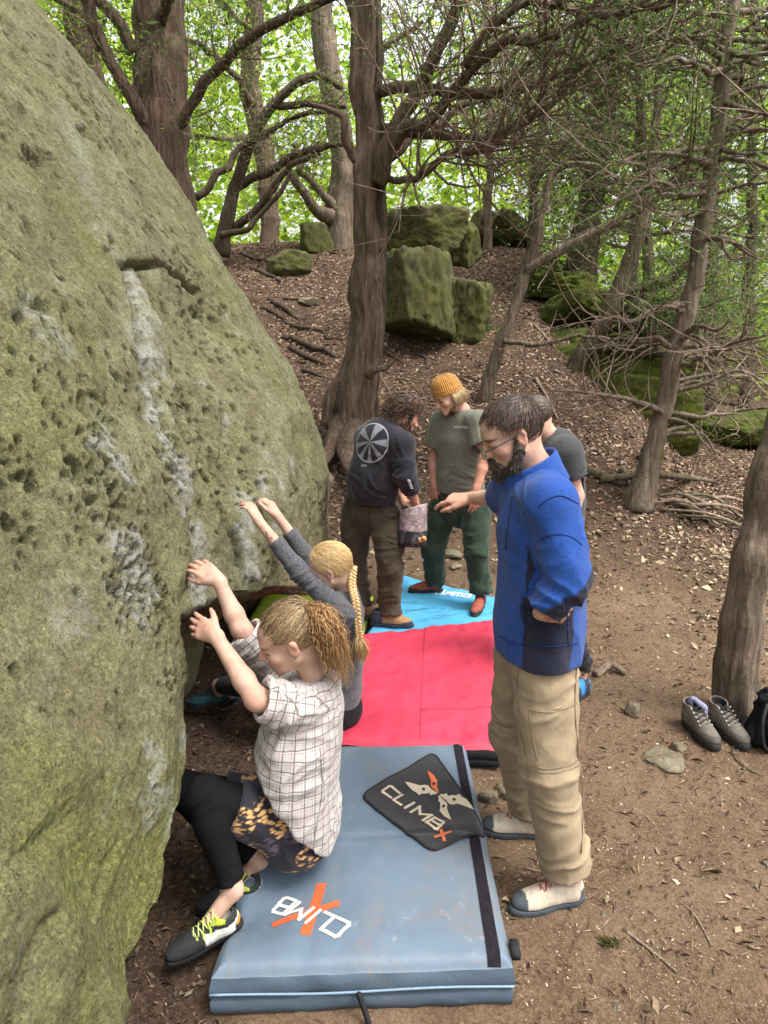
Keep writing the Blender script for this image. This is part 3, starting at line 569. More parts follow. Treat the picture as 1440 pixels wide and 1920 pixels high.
    tree('behind_centre', [(628, 520, 13.8), (636, 380, 13.8), (645, 320, 13.8), (628, 200, 13.8), (604, 60, 13.8), (604, -60, 13.8), (604, -300, 13.8)], [.36, .25, .22, .205, .19, .16, .1], 'broad straight grained trunk just behind the centre yew', BARK_GREY, 20, .12, 6.0, [([(622, 408, 13.6), (590, 392, 13.4), (570, 360, 13.3), (545, 330, 13.2), (535, 300, 13.2)], [.16, .11, .09, .07, .03]), ([(632, 395, 13.6), (608, 370, 13.5), (585, 345, 13.4), (560, 320, 13.3), (560, 290, 13.3)], [.10, .08, .07, .06, .03]), ([(660, 150, 13.6), (720, 90, 13.4), (790, 40, 13.2)], [.06, .05, .03])], 50, .9, .010)
    spray('behind_centre', 2500, .08, LIME[:3] + YEW, jit=.2)
    tree('thin_mid', [(914, 480, 13.6), (917, 350, 13.6), (918, 240, 13.6), (914, 120, 13.6), (912, -60, 13.6)], [.085, .075, .07, .065, .05], 'slim bare trunk rising right of the stacked boulders', BARK_GREY, 10, .04, 7.0, [([(917, 330, 13.6), (960, 290, 13.4), (1000, 270, 13.2)], [.03, .02, .01]), ([(916, 250, 13.6), (870, 230, 13.5), (820, 235, 13.4)], [.03, .02, .01])], 40, .8, .008, name='young_tree')
    tree('thin_right', [(993, 500, 13), (1000, 380, 13), (1008, 300, 13), (1016, 225, 13), (1022, 100, 13), (1030, -60, 13)], [.085, .08, .078, .075, .07, .06], 'slim dark trunk between the slim bare trunk and the ivy covered trunk', BARK_DARK, 10, .04, 8.0, [([(1004, 330, 13), (1050, 280, 12.8), (1090, 260, 12.6)], [.03, .02, .01]), ([(1010, 280, 13), (960, 230, 12.9), (930, 210, 12.8)], [.03, .02, .01])], 60, .9, .009, name='young_tree')
    spray('thin_right', 3000, .08, YEW + LIME[:2], jit=.25)
    tree('ivy', [(1080, 560, 11.6), (1100, 430, 11.6), (1118, 330, 11.6), (1132, 230, 11.6), (1140, 140, 11.6), (1150, 20, 11.6), (1160, -200, 11.6)], [.27, .20, .17, .155, .15, .14, .09], 'dark ivy clad trunk rising from the mossy rocks', BARK_DARK, 18, .1, 9.0,
         [([(1130, 250, 11.5), (1190, 275, 11.2), (1240, 310, 11.), (1300, 330, 10.8)], [.06, .05, .035, .015]), ([(1120, 320, 11.5), (1070, 280, 11.2), (1040, 290, 11), (1010, 330, 10.8)], [.05, .04, .03, .015]), ([(1140, 150, 11.5), (1080, 110, 11.2), (1010, 90, 10.9), (930, 110, 10.6)], [.05, .045, .035, .015]), ([(1140, 130, 11.5), (1220, 120, 11.2), (1320, 150, 10.9), (1400, 190, 10.7)], [.05, .045, .035, .02]), ([(1150, 60, 11.5), (1240, 10, 11.2), (1330, -20, 11)], [.05, .04, .03])], 210, .95, .013, sub=3)
    spray('ivy', 14000, .06, YEW, jit=.22, droop=.3)
    E, P, R = TREES['ivy'][:3]; n = 3500; k = RNG.integers(0, len(P) * 3 // 4, n); p = P[k] + RNG.normal(0, 1, (n, 3)) * (R[k][:, None] * 1.15 + .05); o = leaves('ivy_leaves', p, .05, np.asarray(YEW)[RNG.choice(4, n)], E, .8, .3); o['kind'] = 'stuff'
    # forked sapling
    gs = on_ground(903, 752); Ys = float(gs[1])
    tree('sapling', [(903, 756, Ys), (925, 690, Ys - .05), (950, 620, Ys - .1), (975, 550, Ys - .1), (992, 490, Ys - .1), (1010, 420, Ys - .15), (1030, 350, Ys - .2), (1048, 318, Ys - .2), (1085, 307, Ys - .3), (1130, 315, Ys - .4), (1165, 335, Ys - .45), (1192, 358, Ys - .5)], [.085, .072, .066, .062, .056, .046, .036, .03, .028, .022, .016, .008], 'leaning forked sapling with long branch sweeping to the right', BARK_GREY, 12, .04, 10.0,
         [([(984, 508, Ys - .1), (1040, 475, Ys - .2), (1110, 440, Ys - .3), (1180, 402, Ys - .4), (1240, 365, Ys - .5), (1300, 320, Ys - .6), (1345, 275, Ys - .7), (1390, 240, Ys - .75), (1445, 215, Ys - .8), (1520, 190, Ys - .9)], [.058, .056, .053, .05, .047, .044, .04, .036, .03, .02]), ([(945, 630, Ys - .1), (1000, 640, Ys - .3), (1060, 648, Ys - .5), (1150, 645, Ys - .7), (1250, 635, Ys - .8)], [.03, .025, .022, .018, .006]), ([(1232, 370, Ys - .5), (1290, 372, Ys - .7), (1350, 360, Ys - .9), (1440, 350, Ys - 1.1)], [.03, .028, .022, .012])], 45, .55, .007, name='young_tree', seg=70)
    # leaning trunk right
    gl = on_ground(1195, 945); Yl = float(gl[1])
    side = []; rs = np.random.default_rng(12)
    for k in range(52):
        t = rs.uniform(.12, .98); y0 = 945 - t * 945; x0 = np.interp(t, [0, .28, .45, .63, .84, 1], [1205, 1262, 1300, 1330, 1355, 1375]); sg = -1 if rs.uniform() < .48 else 1; L_ = rs.uniform(70, 230); dz = rs.uniform(-.9, .5); dy = rs.uniform(-45, 40)
        side.append(([(x0, y0, Yl), (x0 + sg * L_ * .35, y0 + dy * .35 + rs.uniform(-18, 10), Yl + dz * .4), (x0 + sg * L_ * .7, y0 + dy * .8 + rs.uniform(-15, 15), Yl + dz * .7), (x0 + sg * L_, y0 + dy + rs.uniform(-15, 25), Yl + dz)], [.026 * rs.uniform(.6, 1.3), .02, .013, .006]))
    tree('leaning', [(1196, 955, Yl), (1215, 890, Yl), (1235, 800, Yl), (1262, 680, Yl), (1300, 520, Yl), (1330, 350, Yl), (1355, 150, Yl), (1375, 0, Yl), (1400, -250, Yl)], [.15, .10, .09, .085, .076, .07, .06, .052, .035], 'leaning grey brown trunk with many bare side branches at right', BARK_GREY, 20, .06, 11.0, side, 300, .6, .009, sub=2., seg=60)
    spray('leaning', 7000, .05, YEW, jit=.10, filt=lambda p: p[:, 2] > 2.6, droop=.3)
    # mossy tree on the rock ridge
    gm = on_ground(1088, 688); Ym = float(gm[1]); sd = []
    for k in range(26):
        x0 = rs.uniform(1100, 1180); y0 = 700 - (x0 - 1085) * 1.6 + rs.uniform(-10, 30); L_ = rs.uniform(120, 320); dy = rs.uniform(-60, 130); dz = rs.uniform(-1.2, .8); sd.append(([(x0, y0, Ym), (x0 + L_ * .35, y0 + dy * .2 - 10, Ym + dz * .3), (x0 + L_ * .7, y0 + dy * .6, Ym + dz * .7), (x0 + L_, y0 + dy, Ym + dz)], [.03, .024, .016, .006]))
    tree('ridge', [(1078, 705, Ym), (1100, 655, Ym - .05), (1135, 600, Ym - .1), (1155, 555, Ym - .1), (1180, 490, Ym - .1), (1200, 430, Ym - .1), (1215, 360, Ym), (1230, 250, Ym), (1240, 100, Ym)], [.16, .125, .115, .11, .09, .08, .07, .06, .04], 'mossy twisted tree sprouting from the rocks on the right bank', BARK_MOSS, 16, .08, 12.0, [([(1158, 560, Ym - .1), (1200, 540, Ym - .2), (1245, 530, Ym - .3), (1285, 500, Ym - .4), (1310, 470, Ym - .5)], [.08, .075, .07, .05, .03]), ([(1100, 668, Ym - .1), (1150, 650, Ym - .3), (1205, 662, Ym - .5), (1250, 668, Ym - .7), (1330, 690, Ym - .9)], [.06, .055, .05, .04, .02]), ([(1150, 665, Ym - .2), (1190, 690, Ym - .4), (1235, 708, Ym - .6), (1290, 720, Ym - .8)], [.04, .036, .03, .015])] + sd, 230, .65, .009, sub=2.)
    spray('ridge', 7000, .06, YEW, jit=.12, filt=lambda p: p[:, 2] > 2.2)
    # right edge trunk
    gr = on_ground(1385, 1340); Yr = float(gr[1])
    tree('edge', [(1372, 1385, Yr), (1374, 1340, Yr), (1384, 1240, Yr), (1398, 1120, Yr), (1418, 1010, Yr), (1440, 900, Yr), (1470, 780, Yr), (1510, 600, Yr), (1560, 300, Yr)], [.145, .118, .106, .098, .092, .087, .08, .07, .06], 'leaning bare trunk at the right edge beside the boots', BARK_GREY, 34, .09, 13.0, [], seg=70)
    # dense thicket at the right: several slender dead yews behind the leaning trunk
    lab = ['slender trunk behind the leaning trunk near the right edge', 'pale crooked stump-like trunk below the leaning trunk branches', 'dark upright trunk at the far right among bare branches', 'thin upright trunk right of the ivy clad trunk']
    for k, (x, yb, Yk, r0, lean) in enumerate([(1400, 760, 13.5, .11, 10), (1240, 870, 11.5, .10, -25), (1330, 770, 15.0, .12, 8), (1185, 560, 14.5, .09, 15)]):
        sd = []
        for q in range(12):
            yy = yb - rs.uniform(80, yb + 30); sg = -1 if rs.uniform() < .6 else 1; L_ = rs.uniform(60, 190); dy = rs.uniform(-30, 50); x0 = x + lean * (yb - yy) / 400; sd.append(([(x0, yy, Yk), (x0 + sg * L_ * .5, yy + dy * .3 - 10, Yk - .4), (x0 + sg * L_, yy + dy, Yk - .9)], [.035, .025, .008]))
        tree('thicket%d' % k, [(x, yb + 12, Yk), (x + lean * .3, yb - 120, Yk), (x + lean, yb - 400, Yk), (x + lean * 1.5, yb - 650, Yk), (x + lean * 2, yb - 1000, Yk)], [r0 * 1.3, r0, r0 * .8, r0 * .7, r0 * .4], lab[k], [BARK_DARK, BARK_GREY, BARK_DARK, BARK][k], 12, .1, 20. + k, sd, 150, 1.0, .013, sub=2.5)
        spray('thicket%d' % k, 8000, .06, YEW + [(.16, .24, .08)], jit=.25, droop=.3)
    # crowns over the clearing (above the frame), unseen foliage added to shade it
    for key, c, rad, n in (('centre', (.0, 6.5, 8.4), (4.6, 4.2, 1.5), 2400), ('left_big', (-4.6, 6.0, 8.6), (3.8, 4.5, 1.6), 2600), ('edge', (3.0, 1.2, 8.8), (3.8, 3.4, 1.3), 2200), ('left_far', (-5.5, 1.0, 9.2), (3.6, 3.6, 1.4), 2600)): crown(TREES[key][0], c, rad, n, .17, YEW + LIME[:1], 'crown', -.15, 3.)
    # sunlit wood beyond the bank: one mass
    N = 135000; y = RNG.uniform(18, 40, N); x = RNG.uniform(-.72, .80, N) * y * 1.05; z = 2.2 + RNG.uniform(-.12, .78, N) * y * .80; p = np.stack([x, y, z], 1); w = fbm(p * [.22, .12, .26], 3); w2 = fbm(p * [.9, .5, .9] + 5, 2)
    hole = sstep(.26, .5, (z - 2) / y) * np.exp(-((x / y - .0) / .20) ** 2) * 1.1; side = .30 * sstep(.24, .5, x / y)
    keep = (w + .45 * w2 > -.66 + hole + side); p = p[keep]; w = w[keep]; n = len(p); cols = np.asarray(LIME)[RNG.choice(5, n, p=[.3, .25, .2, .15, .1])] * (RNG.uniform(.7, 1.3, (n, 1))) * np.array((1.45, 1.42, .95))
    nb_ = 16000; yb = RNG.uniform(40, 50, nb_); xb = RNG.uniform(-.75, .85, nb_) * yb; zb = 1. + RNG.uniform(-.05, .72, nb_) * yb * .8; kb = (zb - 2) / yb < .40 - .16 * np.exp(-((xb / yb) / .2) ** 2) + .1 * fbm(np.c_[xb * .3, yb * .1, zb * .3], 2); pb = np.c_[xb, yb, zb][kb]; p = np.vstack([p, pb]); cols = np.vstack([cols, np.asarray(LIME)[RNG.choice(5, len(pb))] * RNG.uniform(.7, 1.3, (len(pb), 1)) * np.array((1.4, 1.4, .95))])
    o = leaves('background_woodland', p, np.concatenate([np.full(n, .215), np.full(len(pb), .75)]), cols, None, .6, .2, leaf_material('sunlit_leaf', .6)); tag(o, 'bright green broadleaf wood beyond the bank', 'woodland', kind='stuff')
build_trees()

# ------------------------------------------------------------------ other rocks
def chunk(center, rad, seed, planes=9, n=46, rough=.05, R=None, cutk=.98):
    rs = np.random.default_rng(seed); u = np.linspace(0, np.pi, n); v = np.linspace(0, 2 * np.pi, 2 * n, endpoint=False); U, W = np.meshgrid(u, v, indexing='ij'); D = np.stack([np.sin(U) * np.cos(W), np.sin(U) * np.sin(W), np.cos(U)], -1).reshape(-1, 3); r = np.ones(len(D)) * 1.45
    for k in range(planes): nn = nrm(rs.normal(size=3)); d = cutk * rs.uniform(.8, 1.1); dp = D @ nn; r = np.where(dp > 1e-3, np.minimum(r, d / np.maximum(dp, 1e-3)), r)
    for nn in ((1, 0, 0), (-1, 0, 0), (0, 1, 0), (0, -1, 0), (0, 0, 1), (0, 0, -1)): dp = D @ np.array(nn, float); r = np.where(dp > 1e-3, np.minimum(r, 1. / np.maximum(dp, 1e-3)), r)
    P = D * r[:, None]; P = P * (1 - .07 * np.clip(1 - np.abs(perlin(P * 1.5 + seed * 3.)) / .07, 0, 1)[:, None] + rough * fbm(P * 2.2 + seed, 4)[:, None] + rough * .55 * fbm(P * 9 + seed, 3)[:, None] - rough * 1.2 * np.clip(perlin(P * 5 + seed * 2.) - .25, 0, 1)[:, None]) * np.asarray(rad)
    if R is not None: P = P @ R.T
    P = P + np.asarray(center); i = np.arange(n - 1)[:, None] * 2 * n; j = np.arange(2 * n)[None]; j2 = (j + 1) % (2 * n); return P, np.stack([i + j, i + 2 * n + j, i + 2 * n + j2, i + j2], -1).reshape(-1, 4)
def rotz(a, b=0.): c, s = math.cos(a), math.sin(a); c2, s2 = math.cos(b), math.sin(b); return np.array([[c, -s, 0], [s, c, 0], [0, 0, 1]]) @ np.array([[c2, 0, s2], [0, 1, 0], [-s2, 0, c2]])
ROCK_MOSS = rock_material('mossy_limestone', .62, (.52, .57, .42), dark=.8); ROCK_DARK = rock_material('deep_moss_rock', .95, (.36, .44, .25), dark=.6); ROCK_PALE = rock_material('pale_stone', .2, (.9, .85, .78), dark=1.0)
def rock(name, px, py, Y, w, h, d, seed, label, mat, R=None, planes=9, n=46, rough=.06, group=None, z=None, stacked=False):
    c = at(px, py, Y); gq = gz(c[0], c[1]); c[2] = c[2] if abs(c[2] - gq) < h * .55 or stacked else gq + h * .25
    if z is not None: c[2] = z
    P, Q = chunk(c, (w / 2, d / 2, h / 2), seed, planes, n, rough, R); o = mk(name, P, Q, mat, loc=c, smooth=False); tag(o, label, 'boulder' if w > .3 else 'stone', group); return o
rock('boulder', 785, 556, 9.5, .90, 1.12, .85, 3, 'upright mossy block at the bottom left of the boulder stack', ROCK_MOSS, rotz(.5), 3, 60)
rock('boulder', 873, 543, 9.9, .66, .86, .9, 8, 'dark mossy block at the bottom right of the boulder stack', ROCK_MOSS, rotz(-.3, .15), 4, 54)
rock('boulder', 797, 441, 9.9, 1.02, .62, .9, 5, 'wide mossy boulder on top of the stack', ROCK_MOSS, rotz(.2, -.05), 4, 54, stacked=True)
rock('boulder', 862, 458, 10.0, .50, .55, .7, 15, 'smaller boulder on top of the stack at its right', ROCK_MOSS, rotz(-.4, .25), 6, 44, stacked=True)
rock('boulder', 540, 466, 12.2, .66, .46, .6, 6, 'low mossy rock left of the centre trunk near the top of the bank', ROCK_MOSS, rotz(.4, .1), 6, 40)
rock('boulder', 590, 412, 13.4, .55, .6, .5, 17, 'mossy rock wedged among the roots behind the arching yew', ROCK_MOSS, rotz(.4), 6, 34)
rock('stone', 577, 524, 10.8, .30, .12, .25, 7, 'flat pale stone on the leafy bank left of the centre trunk', ROCK_PALE, None, 6, 26)
rock('boulder', 918, 437, 14.2, .75, .62, .8, 9, 'grey slab leaning behind the slim bare trunk', ROCK_MOSS, rotz(.2, .3), 4, 44)
rock('boulder', 965, 438, 14.0, 1.0, .42, .9, 10, 'long tilted slab at the top of the bank beside the slim trunk', ROCK_MOSS, rotz(.1, .55), 4, 44)
rock('boulder', 575, 715, 6.2, .34, .5, .5, 12, 'small mossy rock beside the far end of the big boulder', ROCK_PALE, rotz(.2, .2), 7, 34)
for k, (px, py, Y, w, h, d, lb) in enumerate([(1045, 530, 11.2, .75, .45, .8, 'topmost mossy rock of the ridge below the ivy clad trunk'), (1082, 582, 10.4, .80, .75, 1.0, 'large square mossy rock of the right hand ridge'), (1105, 650, 9.6, .75, .75, 1.1, 'dark mossy rock under the twisted tree roots'), (1165, 690, 9.0, .9, .85, 1.2, 'mossy rock in the middle of the right hand ridge'), (1198, 755, 8.5, .75, .8, .9, 'hollowed mossy rock behind the leaning trunk'), (1232, 800, 8.3, .55, .75, .7, 'lowest mossy rock of the ridge beside the leaning trunk'), (1040, 500, 12.0, .6, .4, .6, 'small mossy rock at the roots of the ivy clad trunk'), (1420, 640, 12.5, 1.3, .9, 1.0, 'mossy rock deep in the thicket at the right edge')]):
    rock('boulder', px, py + 8, Y, w * 1.25, h * .8, d * 1.5, 30 + k, lb, ROCK_DARK, rotz(.3 * k, .2 * math.sin(k * 2.)), 7, 34, .09)
rock('stone', 1213, 968, 7.0, .24, .2, .2, 41, 'mossy stone at the foot of the leaning trunk', ROCK_DARK, None, 8, 24)
for k, (px, py, w, h, lb, m) in enumerate([(916, 1503, .085, .07, 'rough stone between the grey blue pad and the near shoe', ROCK_PALE), (948, 1488, .10, .06, 'larger flat stone behind the bearded man\'s far shoe', ROCK_PALE), (938, 1562, .07, .04, 'half buried stone beside the velcro edge of the pad', ROCK_PALE), (1184, 1340, .08, .09, 'pointed stone on the path near the boots', ROCK_PALE), (1272, 1408, .07, .07, 'small greyish stone in front of the boots', ROCK_PALE), (1240, 1428, .24, .035, 'flat half buried rock slab on the path', ROCK_PALE), (975, 1775, .018, .014, 'pebble beside the buckle of the near pad', ROCK_PALE), (1130, 1720, .018, .014, 'pebble on the path below the khaki trousers', ROCK_PALE), (1432, 1623, .022, .016, 'white pebble at the right edge of the path', ROCK_PALE), (1155, 1890, .035, .02, 'pale stone near the bottom right corner', ROCK_PALE), (850, 1040, .18, .05, 'flat stone on the earth between the standing men', ROCK_PALE), (855, 1062, .12, .03, 'flat stone just behind the light blue pad', ROCK_PALE)]):
    g = on_ground(px, py); rock('stone', px, py, float(g[1]), w, h, w * .8, 60 + k, lb, m, rotz(k * .9), 8, 18, .08, z=float(g[2]) + h * .2)
# fallen wood
def stick(pts, r, label, mat=TWIG, name='stick', lift=0.0, forks=0, cat='branch', n=8):
    P = [on_ground(*p[:2]) + V3(0, 0, (p[2] if len(p) > 2 else 0) + r * .6) for p in pts]; P = catmull(P, 16); o_ = MB(); V, Q, T = tube(P, np.linspace(r, r * .6, 16), n, rough=.12, seed=pts[0][0] * .1); o = mk(name, V, [Q, T], mat, loc=P[0]); tag(o, label, cat); return o
WOODG = bark_material('fallen_wood', (.06, .045, .03), (.15, .118, .078), (.25, .205, .14), .3)
stick([(1092, 885), (1130, 900), (1165, 912)], .055, 'thick fallen log behind the half hidden person', WOODG, 'log')
stick([(1125, 905), (1200, 915, .1), (1280, 918, .1), (1335, 914, .06)], .04, 'long pale fallen branch lying across the foot of the leaning trunk', WOODG, 'fallen_branch')
stick([(1165, 885), (1185, 915, .06)], .035, 'short log end beside the foot of the leaning trunk', WOODG, 'log')
stick([(1280, 770), (1350, 810), (1445, 850)], .12, 'mossy fallen log near the right edge', BARK_MOSS, 'log'); stick([(1270, 750, .2), (1360, 775, .2), (1450, 790, .2)], .07, 'dark fallen branch above the mossy log', BARK_DARK, 'fallen_branch')
rs_ = np.random.default_rng(19)
for k in range(14):
    x0, y0 = 1205 + rs_.uniform(0, 30) + 10 * k * .5, 930 + rs_.uniform(0, 30) + k * 2; x1, y1 = x0 + rs_.uniform(90, 190), y0 + rs_.uniform(25, 70); stick([(x0, y0, rs_.uniform(.02, .14)), (mid(x0, x1), mid(y0, y1) + rs_.uniform(-8, 8), rs_.uniform(.05, .2)), (x1, y1, rs_.uniform(0, .1))], rs_.uniform(.008, .022), 'one of the loose bare branches piled right of the leaning trunk', WOODG if k % 2 else TWIG, 'fallen_branch')['group'] = 'branches piled right of the leaning trunk'
for p, r, lb in [([(1002, 612), (1030, 642), (1056, 672)], .022, 'pale stick on the leaf litter below the sapling branch'), ([(1004, 712), (1024, 745), (1046, 790)], .022, 'pale stick on the bank above the bearded man\'s head'), ([(690, 690), (712, 705), (735, 745)], .016, 'thin stick on the bank right of the centre trunk'), ([(975, 1010), (990, 1030)], .01, 'short twig on the path behind the bearded man'), ([(1270, 1690), (1300, 1720), (1335, 1780)], .004, 'thin forked twig on the earth at lower right'), ([(1170, 1745), (1225, 1790), (1270, 1825)], .006, 'thin root like twig near the bottom right'), ([(1150, 1715), (1180, 1703)], .004, 'short twig on the path below the near shoe'), ([(1116, 1272), (1145, 1258, .02), (1172, 1268)], .028, 'root hump on the path behind the half hidden person')]: stick(p, r, lb)
# ------------------------------------------------------------------ crash pads, mat
def pad_material(name, col, weave=330.0, rough=0.55, dirt=0.35, gloss=0.35):
    t = NT(name); co = t.coord(); f = t.ramp(t.noise(co, 5, 4, 0.6), [(0.3, 0.90), (0.7, 1.08)]); c = t.mix(1.0, col, f, 'MULTIPLY')
    d = t.math('MULTIPLY', t.ramp(t.noise(co, 3.4, 6, 0.75, 0.6), [(0.50, 0.0), (0.68, 1.0)]), t.math('ADD', t.math('MULTIPLY', t.ramp(t.noise(co, 70, 4, 0.75), [(0.4, 0.0), (0.62, 1.0)]), .75), .2)); c = t.mix(t.math('MULTIPLY', d, dirt), c, (0.20, 0.15, 0.11))
    v = t.vor(co, 34); sp = t.math('MULTIPLY', t.ramp(v.outputs['Distance'], [(0.05, 1.0), (0.085, 0.0)]), t.ramp(t.noise(co, 7, 2), [(0.44, 0.0), (0.52, 1.0)])); c = t.mix(t.math('MULTIPLY', sp, 0.8), c, (0.07, 0.055, 0.045)); ck = t.ramp(t.noise(co, 2.6, 5, .8, 1.5), [(.60, 0.0), (.75, 1.0)]); c = t.mix(t.math('MULTIPLY', ck, dirt * .45), c, (.55, .55, .54))
    w1 = t.n('TexWave', wave_type='BANDS', bands_direction='X'); w2 = t.n('TexWave', wave_type='BANDS', bands_direction='Y')
    for w in (w1, w2): w.inputs['Scale'].default_value = weave / 6.28 * 1.2; w.inputs['Distortion'].default_value = 0.3; t.l(t.coord(rot=(0.4, 0.3, 0.78)), w.inputs['Vector'])
    h = t.math('MULTIPLY', w1.outputs[1], w2.outputs[1]); nb = t.bump(h, 0.0009, 0.6); nb = t.bump(t.noise(co, 9, 3), 0.012, 0.35, nb)
    return t.done(c, rough, nb, gloss)
class Pad:
    """quilted foam pad over the four ground corners (NL, NR, FR, FL): bilinear top with soft edges and dents"""
    def __init__(s, c, top, thick, dents=(), crease=(), wav=0.004, seed=0., bulge=.012):
        s.c = [np.array(q, float) for q in c]; s.top, s.th, s.dents, s.crease, s.wav, s.seed, s.bulge = top, thick, dents, crease, wav, seed, bulge
    def xy(s, u, v):
        u = np.asarray(u, float)[..., None]; v = np.asarray(v, float)[..., None]; a, b, c, d = s.c; return (a * (1 - u) + b * u) * (1 - v) + (d * (1 - u) + c * u) * v
    def uv(s, p):
        p = np.asarray(p, float)[..., :2]; u = np.full(p.shape[:-1], .5); v = u.copy(); a, b, c, d = s.c
        for _ in range(12):
            q = s.xy(u, v); e = p - q; du = (b - a) * (1 - v)[..., None] + (c - d) * v[..., None]; dv = (d - a) * (1 - u)[..., None] + (c - b) * u[..., None]
            det = du[..., 0] * dv[..., 1] - du[..., 1] * dv[..., 0]; u = u + (e[..., 0] * dv[..., 1] - e[..., 1] * dv[..., 0]) / det; v = v + (du[..., 0] * e[..., 1] - du[..., 1] * e[..., 0]) / det
        return u, v
    def z(s, x, y):
        P = np.stack([np.asarray(x, float).ravel(), np.asarray(y, float).ravel()], 1); u, v = s.uv(P); L = np.linalg.norm(s.c[1] - s.c[0]); W = np.linalg.norm(s.c[3] - s.c[0])
        e = np.minimum(np.minimum(u, 1 - u) * L, np.minimum(v, 1 - v) * W); z = s.top - s.bulge * np.exp(-np.maximum(e, 0) / .035) - .022 * np.exp(-(np.maximum(e, 0) / .016) ** 1.5)
        P3 = np.c_[P, np.full(len(P), s.seed)]; z = z + s.wav * fbm(P3 * 4, 3) + s.wav * .5 * fbm(P3 * V3(14, 9, 1), 2)
        for (dx, dy, r, dep) in s.dents: z = z - dep * np.exp(-(((P[:, 0] - dx) ** 2 + (P[:, 1] - dy) ** 2) / r ** 2))
        for (kind, val, dep, wid) in s.crease: q = (v if kind == 'v' else u); d = (q - val + .004 * perlin(P3 * 9)) * (W if kind == 'v' else L); z = z - dep * np.exp(-np.abs(d) / wid) + dep * .35 * np.exp(-(np.abs(d) / (wid * 4)) ** 2)
        return z.reshape(np.shape(x))
    def build(s, name, mats, parent, nu=110, nv=120, part='cover'):
        u, v = np.meshgrid(np.linspace(0, 1, nu), np.linspace(0, 1, nv)); u = .5 - .5 * np.cos(np.pi * (u * .9 + .05)) / np.cos(np.pi * .05); v = .5 - .5 * np.cos(np.pi * (v * .9 + .05)) / np.cos(np.pi * .05)
        XY = s.xy(u, v); Z = s.z(XY[..., 0], XY[..., 1]); T = np.concatenate([XY, Z[..., None]], -1); P = T.reshape(-1, 3); i = np.arange(nv - 1)[:, None] * nu; j = np.arange(nu - 1)[None]; Q = np.stack([i + j, i + j + 1, i + nu + j + 1, i + nu + j], -1).reshape(-1, 4)
        ring = np.concatenate([np.arange(nu), np.arange(1, nv) * nu + nu - 1, (nv - 1) * nu + np.arange(nu - 2, -1, -1), np.arange(nv - 2, 0, -1) * nu]); R0 = P[ring]; ctr = P.mean(0); out = R0 - ctr; out[:, 2] = 0; out /= np.linalg.norm(out, axis=1)[:, None]; rows = [R0]
        for k, (f, o) in enumerate([(.10, .006), (.25, .011), (.45, .010), (.54, .002), (.58, .010), (.8, .010), (.95, .003), (1.0, -.012)]):
            q = R0 + out * (o + .006 * perlin(np.c_[R0[:, :2] * 9, np.full(len(R0), f * 3 + s.seed)])[:, None]); q[:, 2] = R0[:, 2] * (1 - f) + (s.top - s.th) * f + .003 * perlin(np.c_[R0[:, :2] * 12, np.full(len(R0), f * 2)]); rows.append(q)
        n = len(ring); S = np.vstack(rows); k = np.arange(8)[:, None] * n; jj = np.arange(n)[None]; j2 = (jj + 1) % n; QS = np.stack([k + jj, k + n + jj, k + n + j2, k + j2], -1).reshape(-1, 4)
        o1 = mk(part, P, Q, mats[0], parent); o2 = mk('side_wall', S, QS, mats[1], parent); return o1
def ribbon(pad, pts, w, lift=.003, n=40):
    """flat strip laid on a pad surface along xy polyline"""
    P = catmull([(p[0], p[1], 0) for p in pts], n)[:, :2]; T = np.gradient(P, axis=0); T /= np.linalg.norm(T, axis=1)[:, None]; S = np.c_[-T[:, 1], T[:, 0]]; A, B = P + S * w / 2, P - S * w / 2
    def z(q): return pad.z(q[:, 0], q[:, 1]) + lift
    V = np.vstack([np.c_[A, z(A)], np.c_[P, z(P) + .0004], np.c_[B, z(B)]]); i = np.arange(n - 1); return V, np.vstack([np.stack([i, i + 1, n + i + 1, n + i], 1), np.stack([n + i, n + i + 1, 2 * n + i + 1, 2 * n + i], 1)])[:, ::-1]
def px_xy(pts, z): return [on(px, py, z)[:2] for px, py in pts]
LET = {'C': [[(1, 1), (.12, 1), (0, .88), (0, .12), (.12, 0), (1, 0)]], 'L': [[(0, 1), (0, 0), (.9, 0)]], 'I': [[(.15, 1), (.15, 0)]], 'M': [[(0, 0), (0, 1), (.5, .35), (1, 1), (1, 0)]], 'B': [[(0, 0), (0, 1), (.82, 1), (.95, .88), (.95, .62), (.82, .52), (0, .52)], [(.82, .52), (1, .42), (1, .12), (.86, 0), (0, 0)]], 'X': [[(0, 1), (1, 0)], [(0, 0), (1, 1)]],
       'd': [[(1, 1.5), (1, 0), (.15, 0), (0, .15), (0, .85), (.15, 1), (1, 1)]], 'a': [[(.1, 1), (.85, 1), (1, .85), (1, 0), (.15, 0), (0, .12), (0, .45), (.15, .55), (1, .55)]], 'm': [[(0, 0), (0, 1), (.4, 1), (.5, .88), (.5, 0)], [(.5, .88), (.6, 1), (.9, 1), (1, .88), (1, 0)]]}
